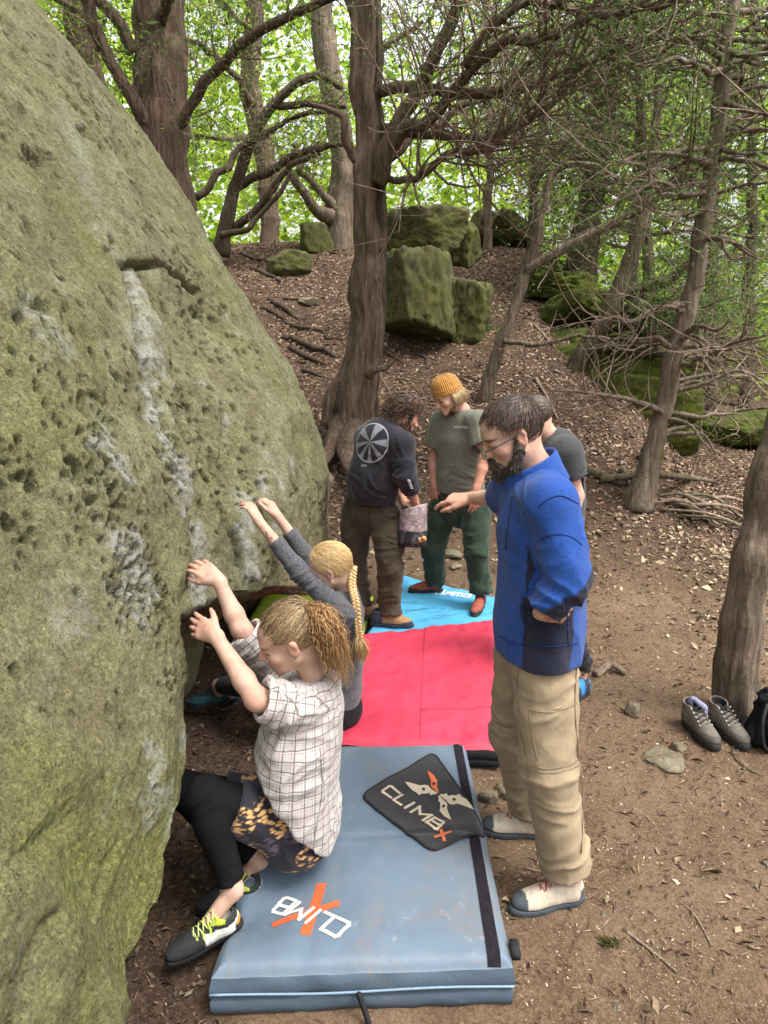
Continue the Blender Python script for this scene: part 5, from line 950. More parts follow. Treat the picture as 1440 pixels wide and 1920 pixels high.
def shoe(parent, heel, fwd, up=(0, 0, 1), L=0.285, name='shoe', upper=(0.4, 0.36, 0.29), toe=(0.06, 0.065, 0.07), sole=(0.03, 0.03, 0.03), accent=None, collar=0.105, pointy=0.0, laces=None, paint=None, h=0.0055, label=None):
    """a laced shoe: upper > sole, laces ; heel = point on the ground under the heel"""
    f = nrm(fwd); u = nrm(np.asarray(up, float) - f * np.dot(up, f)); r = np.cross(f, u); o = np.asarray(heel, float); k = L / 0.285
    def w(x, y, z): return o + k * (f * x + r * y + u * z)
    F = Field([w(-.03, -.06, -.02), w(.31, .06, .16)], h, 0.06); R = np.stack([f, r, u], 1)
    F.ell(w(.045, 0, .05), np.array((.046, .036, .05)) * k, R, .03); F.ell(w(.13, 0, .042), np.array((.10, .038, .042)) * k, R, .03)
    F.ell(w(.215 + .01 * pointy, .004, .032), np.array((.066, .044 - .010 * pointy, .032)) * k, R, .03)
    F.cap(w(.062, 0, .098), w(.19, 0, .044), .034 * k, .026 * k, .03); F.cap(w(.055, 0, .06), w(.052, 0, collar), .037 * k, .036 * k, .02, clip=(w(0.05, 0, collar), u * 1.0 - f * .1))
    F.cap(w(.055, 0, collar + .02), w(.055, 0, collar - .03), .027 * k, .027 * k, .006, op='d')
    F.cut(w(0, 0, .012), -u)
    V, Q = F.mesh(); l = (V - o) @ R / k; C = np.tile(np.array(upper, float), (len(V), 1))
    if accent is not None:
        m = (np.abs(np.sin(l[:, 0] * 42 + 16 * l[:, 2])) > .8) & (l[:, 0] < .16) & (l[:, 0] > .02); C[m] = accent
    rand = (l[:, 2] < .030 + .016 * sstep(.17, .25, l[:, 0]) + .012 * sstep(.05, 0, l[:, 0])); C[rand] = toe
    C[l[:, 2] > collar - .012] = np.array(toe) * .8
    if paint: paint(l, C)
    M_ = MATS['shoe_upper']; up_o = mk(name, V, Q, M_, parent, attrs={'Col': C})
    if label: up_o['label'] = label
    # sole: rounded outline extruded
    th = np.linspace(0, 2 * np.pi, 36, endpoint=False); x = .142 - .150 * np.cos(th); wd = np.where(x > .14, .049 - .010 * pointy, .041) * (1 - .12 * np.exp(-((x - .12) / .05) ** 2)); y = wd * np.sin(th) * (1 + .0 * x); y = np.sign(y) * np.abs(y / wd) ** 0.75 * wd
    ring = [(.985, 0.0), (1.0, .006), (1.0, .016), (.94, .022)]
    VV = np.vstack([[w(.142 + (a - .142) * s_, b * s_, z) for a, b in zip(x, y)] for s_, z in ring] + [[w(.142, 0, 0)], [w(.142, 0, .022)]]); n = 36; j = np.arange(n); j2 = (j + 1) % n
    QQ = np.vstack([np.stack([i * n + j, i * n + j2, (i + 1) * n + j2, (i + 1) * n + j], 1) for i in range(3)]); TT = np.vstack([np.stack([np.full(n, 4 * n), j2, j], 1), np.stack([np.full(n, 4 * n + 1), 3 * n + j, 3 * n + j2], 1)])
    mk('sole', VV, [QQ, TT], plain('sole_rubber', sole, 0.75, 0.2, 60), up_o)
    if laces is not None:
        mb = MB()
        for i in range(6):
            x0 = .085 + .020 * i; z0 = .132 - .0125 * i
            a, b = w(x0, -.024, z0), w(x0 + .016, .024, z0 - .008); c = (a + b) / 2 + u * .012 * k; mb.add(*[q for q in tube(catmull([a, c, b], 7), .0026 * k, 4)][:3])
            a, b = w(x0, .024, z0), w(x0 + .016, -.024, z0 - .008); c = (a + b) / 2 + u * .013 * k; mb.add(*tube(catmull([a, c, b], 7), .0026 * k, 4))
        lo = mb.build('lace', plain('lace_cord', laces, 0.9, 0.2), up_o)
    return up_o
MATS = {'shoe_upper': plain('shoe_upper', (1, 1, 1), 0.75, 0.18, 50, 0.002, 260, vcol=True)}
SKIN = (0.56, 0.345, 0.255)

def fabric(name, col, var=0.16, rough=0.9, scale=14, bump=0.0015, bscale=330, sheen=0.15, heather=0.0, faded=None):
    t = NT(name); co = t.coord(); f = t.ramp(t.noise(co, scale, 4, 0.6), [(0.3, 1 - var), (0.7, 1 + var)]); c = t.mix(1.0, col, f, 'MULTIPLY')
    if faded is not None: c = t.mix(t.math('MULTIPLY', t.ramp(t.noise(co, 5, 5, 0.7), [(0.5, 0.0), (0.72, 1.0)]), 0.5), c, faded)
    if heather:
        g = t.ramp(t.noise(t.coord((1, 1, 3.2)), 190, 2, 0.8), [(0.42, 0.0), (0.62, 1.0)]); c = t.mix(t.math('MULTIPLY', g, heather), c, (0.34, 0.34, 0.36))
    nb = t.bump(t.noise(co, bscale, 3), bump, 1.0); nb = t.bump(t.noise(t.coord((1, 1, 0.6)), 22, 4, 0.6, 0.6), 0.007, 0.55, nb)
    return t.done(c, rough, nb, 0.08, sheen)
def project(V):
    q = V - CAM; c, s_ = math.cos(PITCH), math.sin(PITCH); dep = q[:, 1] * c - q[:, 2] * s_; up = q[:, 1] * s_ + q[:, 2] * c
    return 720 + FPX * q[:, 0] / dep, 960 - FPX * up / dep, dep
def seam(obj, pts, mat, r=.0016, name='seam', tol=7, lift=.0012):
    """a raised stitch line that follows the surface of a garment"""
    me = obj.data; V = np.zeros(len(me.vertices) * 3, np.float32); me.vertices.foreach_get('co', V); V = V.reshape(-1, 3) + wloc(obj); X, Y, D = project(V); P = []
    path = catmull([(a, b, 0) for a, b in pts], 6 * len(pts))
    for a, b, _ in path:
        m = (np.abs(X - a) < tol) & (np.abs(Y - b) < tol)
        if not m.any(): continue
        i = np.where(m)[0]; k = i[D[i] < D[i].min() + .015]; k = k[np.argmin((X[k] - a) ** 2 + (Y[k] - b) ** 2)]; P.append(at(a, b, V[k][1]) + nrm(CAM - V[k]) * lift)
    if len(P) < 3: return None
    P = np.array(P); P[1:-1] = (P[:-2] + 2 * P[1:-1] + P[2:]) / 4; V_, Q_, T_ = tube(P, r, 5); return mk(name, V_, [Q_, T_], mat, obj)
def J(**kw): return {k: at(*v) for k, v in kw.items()}
def bones_report(n, j):
    pass
# ------------------------------------------------------------------ woman in the checked shirt, sitting on the near pad
def plaid_material():
    t = NT('checked_cotton'); u = t.n('SeparateXYZ'); a = t.n('Attribute'); a.attribute_name = 'cuv'; t.l(a.outputs['Vector'], u.inputs[0])
    def lines(ax, per, wid, off=0.0, soft=0.0):
        m = t.math('PINGPONG', t.math('ADD', ax, off + 10.0), per / 2); return t.math('LESS_THAN', m, wid / 2)
    U, W = u.outputs[0], u.outputs[1]; col = (0.40, 0.375, 0.355)
    nz = t.ramp(t.noise(t.coord(), 10, 3), [(0.3, 0.9), (0.7, 1.08)]); c = t.mix(1.0, col, nz, 'MULTIPLY')
    for ax in (U, W):
        c = t.mix(t.math('MULTIPLY', lines(ax, 0.034, 0.012, 0.009), 0.25), c, (0.52, 0.42, 0.42))
        c = t.mix(t.math('MULTIPLY', lines(ax, 0.034, 0.0036, 0.0), 0.78), c, (0.07, 0.06, 0.065))
        c = t.mix(t.math('MULTIPLY', lines(ax, 0.034, 0.0020, 0.0095), 0.55), c, (0.13, 0.09, 0.085))
    co = t.coord(); nb = t.bump(t.noise(co, 380, 2), 0.001, 1.0); nb = t.bump(t.noise(co, 20, 4, 0.6, 0.5), 0.008, 0.6, nb)
    return t.done(c, 0.9, nb, 0.2, 0.1)
def floral_material():
    t = NT('floral_cotton'); co = t.coord(); d = t.noise(co, 9, 2); v = t.n('TexVoronoi'); v.inputs['Scale'].default_value = 10.0; t.l(co, v.inputs['Vector'])
    v2 = t.n('TexVoronoi'); v2.inputs['Scale'].default_value = 40.0; t.l(t.coord((1, 1, 2.2), (0.5, 0.6, 0.3)), v2.inputs['Vector'])
    pet = t.math('MULTIPLY', t.ramp(v.outputs['Distance'], [(0.50, 1.0), (0.56, 0.0)]), t.ramp(v2.outputs['Distance'], [(0.42, 1.0), (0.60, 0.0)]))
    sel = t.n('SeparateColor'); t.l(v.outputs['Color'], sel.inputs[0])
    gold = t.ramp(v2.outputs['Distance'], [(0.0, (0.60, 0.42, 0.20)), (0.5, (0.38, 0.20, 0.07))]); mauve = (0.085, 0.07, 0.10)
    pc = t.mix(t.math('GREATER_THAN', sel.outputs[0], 0.30), mauve, gold); c = t.mix(pet, (0.016, 0.014, 0.022), pc)
    return t.done(c, 0.8, t.bump(t.noise(co, 25, 4), 0.006, 0.5), 0.25, 0.1)
def woman_checked():
    j = J(hipL=(528, 1540, 2.08), hipR=(540, 1515, 2.30), kneeL=(385, 1492, 2.03), kneeR=(338, 1478, 2.24), ankL=(438, 1668, 1.92), ankR=(487, 1612, 2.12),
          shL=(556, 1322, 2.08), shR=(534, 1262, 2.38), elL=(481, 1312, 2.03), elR=(452, 1180, 2.36), wrL=(404, 1192, 2.17), wrR=(409, 1088, 2.42), neck=(594, 1284, 2.20), head=(541, 1194, 2.15))
    pc = at(556, 1545, 2.17); mc = at(563, 1430, 2.17); cc = at(572, 1335, 2.19); fwd = nrm(V3(-1, .12, 0))
    E = thing('person', (pc[0], pc[1], 0.12), 'woman in white checked shirt and black leggings, curly ponytail, sitting on the grey blue pad', 'person')
    H = Head(j['head'], (-.93, -.12, -.37), (-.33, -.16, .93), 1.04)
    allp = list(j.values()) + [pc]
    B = Field(allp, .0054, .22)
    H.add(B, j['neck'], .046)
    B.chain([pc, mc, cc, j['neck']], [.05, .05, .06, .045], .04); B.cap(j['shL'], j['shR'], .042, .042, .04)
    for s in 'LR':
        B.cap(j['sh' + s], j['el' + s], .043, .037, .03); m_ = mid(j['el' + s], j['wr' + s], .3)
        B.cap(j['el' + s], m_, .0355, .0365, .02); B.cap(m_, j['wr' + s], .0365, .0225, .015); B.cap(mid(pc, j['hip' + s], .6), j['knee' + s], .03, .03, .03); B.cap(j['knee' + s], j['ank' + s], .03, .031, .02)
    B.cap(j['ankL'], at(392, 1728, 1.87), .03, .024, .02); B.cap(j['ankR'], j['ankR'] + V3(-.06, .0, -.06), .03, .024, .02)
    tL = at(352, 1166, 2.26); tR = at(354, 1046, 2.50)
    hand(B, j['wrL'], tL - j['wrL'], (-.35, .85, -.25), -1, 1.0, .30, .08, 0.40, .2, [.14, .17, .20, .24])
    hand(B, j['wrR'], tR - j['wrR'], (-.5, .75, -.35), 1, 1.0, .32, .10, 0.25, .4, [.28, .24, .22, .24])
    V, Q = B.mesh(); V = relax(V, Q, 1, .35)
    base = (0.47, 0.295, 0.222)
    C = skin_cols(V, base, H, (0.18, 0.11, 0.06), (0.42, 0.17, 0.15), [(j['wrL'] + (tL - j['wrL']) * .8, .11), (j['wrR'] + (tR - j['wrR']) * .8, .11), (j['elL'], .07)])
    mk('body', V, Q, skin_material('skin_fair', base), E, attrs={'Col': C})
    # shirt
    S = Field(allp, .0058, .24)
    S.chain([at(586, 1330, 2.2), at(562, 1390, 2.18), at(556, 1455, 2.17), at(566, 1530, 2.16), at(572, 1585, 2.13)], [.150, .180, .185, .178, .13], .06, (fwd, .74))
    S.cap(j['shL'] + V3(0, 0, -.02), j['shR'] + V3(0, 0, -.02), .060, .060, .05); S.cap(at(596, 1290, 2.18), at(588, 1276, 2.19), .075, .060, .04, clip=(at(590, 1276, 2.19), V3(-.5, 0, .85)))
    for s, p in (('L', .86), ('R', .93)):
        e = mid(j['sh' + s], j['el' + s], p); ax = j['el' + s] - j['sh' + s]; S.cap(j['sh' + s], e, .076, .067, .035, clip=(e, ax)); e2 = mid(j['sh' + s], j['el' + s], p - .28)
        S.cap(e2, e, .0715, .0715, .012, clip=(e, ax), clip2=(e2, -ax)); S.cap(mid(j['sh' + s], j['el' + s], p - .12), e + nrm(ax) * .03, .054, .054, .004, op='d')
    S.cap(at(490, 1462, 2.08), at(430, 1456, 2.12), .06, .035, .03, (V3(0, .3, 1), .6))
    a, b = at(450, 1434, 1.99), at(566, 1588, 1.97); S.cut(a, np.cross(b - a, V3(0.05, 1, -.12)) * (1 if np.cross(b - a, V3(0, 1, 0))[2] < 0 else -1), .004)
    S.cap(j['neck'] + V3(0, 0, .0), H.w(0, -.02, -.06), .052, .05, .008, op='d')
    V, Q = S.mesh(); V = relax(V, Q, 2)
    V = wrinkle(V, Q, .009, (6, 6, 11), [(j['elL'], j['elL'] - j['shL'], .14, .010, 60), (j['shL'], (.7, 0, -.7), .13, .010, 55), (at(540, 1400, 2.05), (.5, .2, -.8), .2, .008, 46), (at(580, 1530, 2.1), (.8, .1, -.5), .16, .007, 48), (j['elR'], j['elR'] - j['shR'], .14, .012, 60)], 2.0)
    U = cloth_uv(V, [(pc - V3(0, 0, .2), cc + V3(0, 0, .15), (0, -1, 0), .17, 1.9), (j['shL'], j['elL'], (0, 0, 1), .07, 1.0), (j['shR'], j['elR'], (0, 0, 1), .07, 1.0)])
    sh = mk('checked_shirt', V, Q, plaid_material(), E, attrs={'cuv': U})
    wl = plain('shirt_stitch', (.20, .185, .175), .9)
    for pts in ([(490, 1300), (520, 1296), (552, 1318), (562, 1352)], [(552, 1318), (590, 1305), (618, 1330)], [(600, 1400), (604, 1480), (590, 1570)]): seam(sh, pts, wl, .0016)
    for p in ((488, 1352), (470, 1330)):
        pass
    # collar
    mb = MB(); n = 26; th = np.linspace(-2.6, 2.6, n); ctr = at(593, 1279, 2.19); ax = nrm(V3(-.45, 0, .89)); e1 = nrm(V3(.89, 0, .45)); e2 = np.cross(ax, e1)
    inner = [ctr + e1 * .058 * math.cos(t) + e2 * .066 * math.sin(t) + ax * .022 for t in th]; outer = [ctr + e1 * .088 * math.cos(t) + e2 * .094 * math.sin(t) - ax * .022 for t in th]; low = [ctr + e1 * .066 * math.cos(t) + e2 * .072 * math.sin(t) - ax * .03 for t in th]
    VV = np.vstack([low, inner, outer]); i = np.arange(n - 1); QQ = np.vstack([np.stack([i, i + 1, n + i + 1, n + i], 1), np.stack([n + i, n + i + 1, 2 * n + i + 1, 2 * n + i], 1)])
    mk('collar', VV, QQ, sh.data.materials[0], sh, attrs={'cuv': np.c_[np.tile(th * .075, 3), np.repeat([0, .03, .07], n)]})
    # leggings and shorts
    S = Field(allp, .0068, .2)
    for s in 'LR':
        S.cap(mid(pc, j['hip' + s], .7), j['knee' + s], .092, .066, .02); S.cap(j['knee' + s], mid(j['knee' + s], j['ank' + s], .35), .064, .062, .02); e = mid(j['knee' + s], j['ank' + s], .93); S.cap(mid(j['knee' + s], j['ank' + s], .3), e, .062, .042, .02, clip=(e, j['ank' + s] - j['knee' + s]))
    V, Q = S.mesh(); V = relax(V, Q, 1); V = wrinkle(V, Q, .0015, (9, 9, 9), [(j['kneeL'], (.6, 0, -.8), .12, .005, 70), (j['ankL'], j['ankL'] - j['kneeL'], .1, .005, 90)], 4.)
    mk('leggings', V, Q, fabric('black_jersey', (0.006, 0.006, 0.007), .2, .8, sheen=.0), E)
    S = Field(allp, .0068, .2)
    for s in 'LR':
        e = mid(j['hip' + s], j['knee' + s], .62); S.cap(mid(pc, j['hip' + s], .5), e, .118, .092, .02, clip=(e, j['knee' + s] - j['hip' + s]))
    S.ell(pc + V3(0, 0, -.02), (.14, .17, .12), k=.04)
    V, Q = S.mesh(); V = relax(V, Q, 1); V = np.c_[V[:, :2], np.maximum(V[:, 2], .118)]; V = wrinkle(V, Q, .004, (8, 8, 12), [(j['hipL'], (.8, 0, .5), .16, .007, 50)], 6.)
    mk('floral_shorts', V, Q, floral_material(), E)
    # shoes
    def paint(l, C):
        x, y, z = l.T
        C[(z > .03) & (x < .20) & (x > -.02) & (z < .085)] = (0.70, 0.72, 0.64); C[(x > .145) & (z > .012)] = (0.02, 0.022, 0.024); C[(z > .088)] = (0.02, 0.022, 0.022)
        C[(z < .03)] = (0.014, 0.014, 0.015); C[(x < .03) & (z < .065)] = (0.02, 0.02, 0.02); C[(x < .022) & (z > .05) & (z < .075)] = (0.62, 0.25, 0.05)
        g = (z > .072) & (x > .1) & (x < .17) & (np.sin(x * 230) > .75) & (np.abs(y) > .012); C[g] = (0.45, 0.60, 0.08); C[(x > .06) & (z > .104)] = (0.36, 0.42, 0.04)
    kL = at(452, 1716, 1.93); toL = at(352, 1766, 1.84); s1 = shoe(E, kL + V3(.0, 0, -.03), toL - kL + V3(0, 0, -.01), (-0.12, -.30, 1), .255, 'climbing_shoe', (0.70, 0.72, 0.64), (0.014, 0.014, 0.015), (0.012, 0.012, 0.012), None, .095, .6, (0.5, 0.6, 0.2), paint, .0052)
    kR = at(498, 1668, 2.12); shoe(E, kR + V3(0, 0, .0), V3(-.9, -.25, -.12), (0.1, -.35, 1), .25, 'climbing_shoe', (0.70, 0.72, 0.64), (0.014, 0.014, 0.015), (0.012, 0.012, 0.012), None, .095, .6, (0.5, 0.6, 0.2), paint, .0056)
    # hair
    rs = np.random.default_rng(31); knot = np.array((0, -.088, .070))
    def hl(l): return (l[..., 1] < .062 - .55 * np.maximum(.045 - l[..., 2], 0)) & (l[..., 2] > -.055 + .3 * np.maximum(l[..., 1], 0)) & ~((l[..., 1] > -.022) & (l[..., 2] < .022) & (np.abs(l[..., 0]) > .03))
    F = Field([H.w(-.12, -.14, -.1), H.w(.12, .12, .14)], .004, .05); F.ell(H.w(0, -.016, .030), np.array((.0785, .0985, .0875)) * H.s, H.R); V, Q = F.mesh(); l = H.l(V)
    keepv = hl(l); Q = Q[keepv[Q].all(1)]; n_ = vnormals(V, Q) if len(Q) else V
    d2k = np.linalg.norm(l - knot, axis=1); ang = np.arctan2(l[:, 0], l[:, 2] - .02); V = V + (V - H.c) * (.02 * np.sin(ang * 60 + 6 * perlin(l * 20)))[:, None]
    g = (perlin(np.c_[ang * 14, d2k * 8, ang * 0]) * .5 + .5)[:, None]; dark, lt = np.array((.085, .05, .026)), np.array((.40, .27, .135))
    hm = hair_material('blonde_brown_hair'); hair = mk('hair', V, Q, hm, E, attrs={'Col': dark * (1 - g) + lt * g})
    R0 = shell_pts(H, 1300, rs, test=hl); t = np.linspace(0, 1, 10)[None, :, None]
    P = R0[:, None] * (1 - t) + knot * t; P = to_shell(P, 1.06); P += (rs.normal(0, .0016, (1300, 10, 3)) + .0022 * np.sin(t * 34 + rs.uniform(0, 6, (1300, 1, 1)))) * np.sin(t * np.pi)
    fly = (rs.uniform(size=(1300, 1, 1)) < .09) * rs.uniform(.03, .14, (1300, 1, 1)) * np.sin(t * np.pi); P = P + (P - np.array((0, -.014, .028))) * fly
    W = H.c + H.s * (P @ H.R.T); g = rs.uniform(0, 1, (1300, 1)) ** 1.3; strands('hair_strands', None, W, hm, hair, .0009, cols=dark * (1 - g) + np.array((.56, .40, .22)) * g)
    # curly ponytail
    n, m = 600, 23; k0 = H.w(*knot); tip = at(640, 1268, 2.15); path = catmull([k0, at(602, 1162, 2.12), at(622, 1205, 2.12), tip], m); t = np.linspace(0, 1, m)[None, :, None]
    o1 = rs.normal(0, 1, (n, 1, 3)); o1 /= np.linalg.norm(o1, axis=2, keepdims=True); o1 *= rs.uniform(.1, 1, (n, 1, 1)) ** .5 * np.where(rs.uniform(size=(n, 1, 1)) < .12, 1.35, 1.)
    rad = .012 + .046 * np.sin(np.clip(t * 1.15 + .08, 0, 1) * np.pi * .62) ** 1.0; cr = rs.uniform(.003, .0085, (n, 1, 1)); ph = rs.uniform(0, 6.28, (n, 1, 1)); fq = rs.uniform(26, 44, (n, 1, 1)); e = V3(1, 0, .4); e2 = V3(0, 1, 0)
    ln = rs.uniform(.72, 1.06, (n, 1)); ti = np.clip(np.linspace(0, 1, m)[None] * ln * (m - 1), 0, m - 1.001); i0 = ti.astype(int); fr = (ti - i0)[..., None]; base_p = path[i0] * (1 - fr) + path[np.minimum(i0 + 1, m - 1)] * fr
    W = base_p + o1 * rad + np.minimum(t * 4, 1) * cr * (np.sin(fq * t + ph) * e + np.cos(fq * t + ph) * e2); g = rs.uniform(0, 1, (n, 1)) ** 1.2
    strands('ponytail', None, W, hm, hair, .0012, cols=np.array((.16, .075, .028)) * (1 - g) + np.array((.60, .36, .16)) * g)
    q = tube([k0 + (path[1] - k0) * 1.2 - (path[2] - path[0]) * .25, k0 + (path[2] - path[0]) * .55], .021, 12); mk('hair_tie', q[0], [q[1], q[2]], plain('pink_elastic', (.75, .55, .50), .8), hair)
woman_checked()
# ------------------------------------------------------------------ generic clothed figure
def body_common(B, j, pc, mc, cc, fwd, H, rn, g=1.0, legs=True):
    H.add(B, j['neck'], rn); B.chain([pc, mc, cc, j['neck']], [.05, .05, .065, .048], .04); B.cap(j['shL'], j['shR'], .045 * g, .045 * g, .04)
    for s in 'LR':
        B.cap(j['sh' + s], j['el' + s], .044 * g, .038 * g, .03); m_ = mid(j['el' + s], j['wr' + s], .3)
        B.cap(j['el' + s], m_, .0365 * g, .038 * g, .02); B.cap(m_, j['wr' + s], .038 * g, .0255 * g, .015)
        if legs: B.cap(mid(pc, j['hip' + s], .7), j['knee' + s], .03, .03, .03); B.cap(j['knee' + s], j['ank' + s], .03, .034, .02); B.cap(j['ank' + s], j['ank' + s] - V3(0, 0, .04), .034, .034, .02)
def trousers(E, name, j, pc, fwd, mat, rh=.165, rt=.10, rk=.082, ra=.080, hem=.95, waist=.10, h=.006, folds=True, seed=0., pockets=(), extra=None):
    S = Field([j[k] for k in ('hipL', 'hipR', 'kneeL', 'kneeR', 'ankL', 'ankR')] + [pc + V3(0, 0, .12)], h, .2)
    top = pc + V3(0, 0, waist); side = nrm(j['hipR'] - j['hipL']); side[2] = 0
    S.cap(pc - V3(0, 0, .03), top + V3(0, 0, .05), rh, rh * .93, .05, (fwd, .76), clip=(top, (0, 0, 1)))
    for s in 'LR':
        hp, kn, an = j['hip' + s], j['knee' + s], j['ank' + s]; e = mid(kn, an, hem); S.cap(hp + V3(0, 0, -.02), mid(hp, kn, .45), rt * 1.08, rt, .025); S.cap(mid(hp, kn, .45), kn, rt, rk, .012)
        S.cap(kn, mid(kn, an, .5), rk, ra * .97, .02); S.cap(mid(kn, an, .5), e, ra * .97, ra, .015, clip=(e, an - kn)); S.cap(mid(kn, an, hem - .08), mid(kn, an, hem + .06), ra - .012, ra - .010, .004, op='d')
    for c, rad, R in pockets: S.ell(c, rad, R, .012)
    V, Q = S.mesh(); V = relax(V, Q, 1); fo = []
    if folds:
        for s in 'LR':
            ax = j['ank' + s] - j['knee' + s]; fo += [(j['knee' + s], ax + V3(.1, 0, 0), .15, .011, 42), (mid(j['knee' + s], j['ank' + s], .85), ax + V3(.08, .05, 0), .14, .014, 50), (j['hip' + s], (.4, .1, -.9), .16, .009, 45), (mid(j['hip' + s], j['knee' + s], .55), (.3, 0, -.9), .14, .006, 40)]
    V = wrinkle(V, Q, .006, (9, 9, 4.5), fo, seed)
    return mk(name, V, Q, mat, E)
def top_garment(E, name, j, pc, mc, cc, fwd, mat, rc=.185, rw=.175, rhip=.18, rs=.072, sl=None, hem=None, hemn=(0, 0, -1), ru=.068, rf=.055, h=.0055, k=.05, folds=(), seed=0., flat=.68, neckr=.06, amp=.006, freq=(8, 8, 6), attrs_fn=None, H=None, col=None, extra=None):
    """sl: {'L':fraction,...} <=1 ends on the upper arm, 1..2 on the forearm"""
    S = Field([j[k_] for k_ in ('shL', 'shR', 'elL', 'elR', 'wrL', 'wrR', 'neck')] + [pc, hem], h, .22)
    S.chain([hem, mid(pc, mc, .4), mc, cc], [rhip, rhip * .99, rw, rc], k, (fwd, flat)); S.cap(cc, mid(cc, j['neck'], .6), rc * .9, .09, .05, (fwd, flat)); S.cap(j['shL'], j['shR'], rs, rs, .05)
    S.cap(mid(cc, j['neck'], .5), j['neck'], .085, neckr + .010, .05, clip=(j['neck'], j['neck'] - cc))
    for s in 'LR':
        a, e, w = j['sh' + s], j['el' + s], j['wr' + s]; f = sl[s]
        if f <= 1.0:
            q = mid(a, e, f); S.cap(a, q, ru * 1.02, ru, .04, clip=(q, e - a)); S.cap(mid(a, e, f - .25), q + nrm(e - a) * .03, ru - .012, ru - .010, .004, op='d')
        else:
            q = mid(e, w, f - 1); S.cap(a, e, ru, rf * 1.05, .04); S.cap(e, q, rf * 1.05, rf * .9, .02, clip=(q, w - e)); S.cap(mid(e, w, f - 1.12), q + nrm(w - e) * .02, rf * .9 - .010, rf * .9 - .009, .004, op='d')
    if extra: extra(S)
    S.cut(hem, hemn); up = nrm(hem - pc) if np.linalg.norm(hem - pc) > .02 else V3(0, 0, -1)
    S.cap(hem + V3(0, 0, -.03), hem + V3(0, 0, .05), rhip - .016, rhip - .018, .004, (fwd, flat), op='d')
    S.cap(mid(cc, j['neck'], .75), (H.w(0, -.02, -.05) if H else j['neck'] + V3(0, 0, .1)), neckr, neckr * .95, .006, op='d')
    V, Q = S.mesh(); V = relax(V, Q, 1); V = wrinkle(V, Q, amp, freq, folds, seed)
    at_ = attrs_fn(V) if attrs_fn else None
    return mk(name, V, Q, mat, E, attrs=at_)
def hair_cap(E, H, test, col_fn, mat, r=(.079, .100, .090), h=.004, groove=.02, c=(0, -.016, .030), name='hair', freq=40, flow=None, lump=0.0, lf=30):
    F = Field([H.w(-.13, -.15, -.12), H.w(.13, .13, .15)], h, .05); F.ell(H.w(*c), np.array(r) * H.s, H.R); V, Q = F.mesh(); l = H.l(V); kp = test(l); Q = Q[kp[Q].all(1)]
    used = np.unique(Q); mp = np.full(len(V), -1); mp[used] = np.arange(len(used)); V = V[used]; l = l[used]; Q = mp[Q]
    ang = np.arctan2(l[:, 0], l[:, 2] - .0) if flow is None else flow(l); V = V + (V - H.c) * (groove * np.sin(ang * freq + 5 * perlin(l * 18)) + lump * perlin(l * lf))[:, None]
    return mk(name, V, Q, mat, E, attrs={'Col': col_fn(l)}), V, Q
def pants_pocket_flap(E, parent, P, mat):
    pass
def glyph_strip(parent, name, pts, mat, th=.002):
    """thin raised strokes: list of polylines in world space"""
    mb = MB()
    for p in pts: mb.add(*tube(np.asarray(p, float), th, 4))
    return mb.build(name, mat, parent)

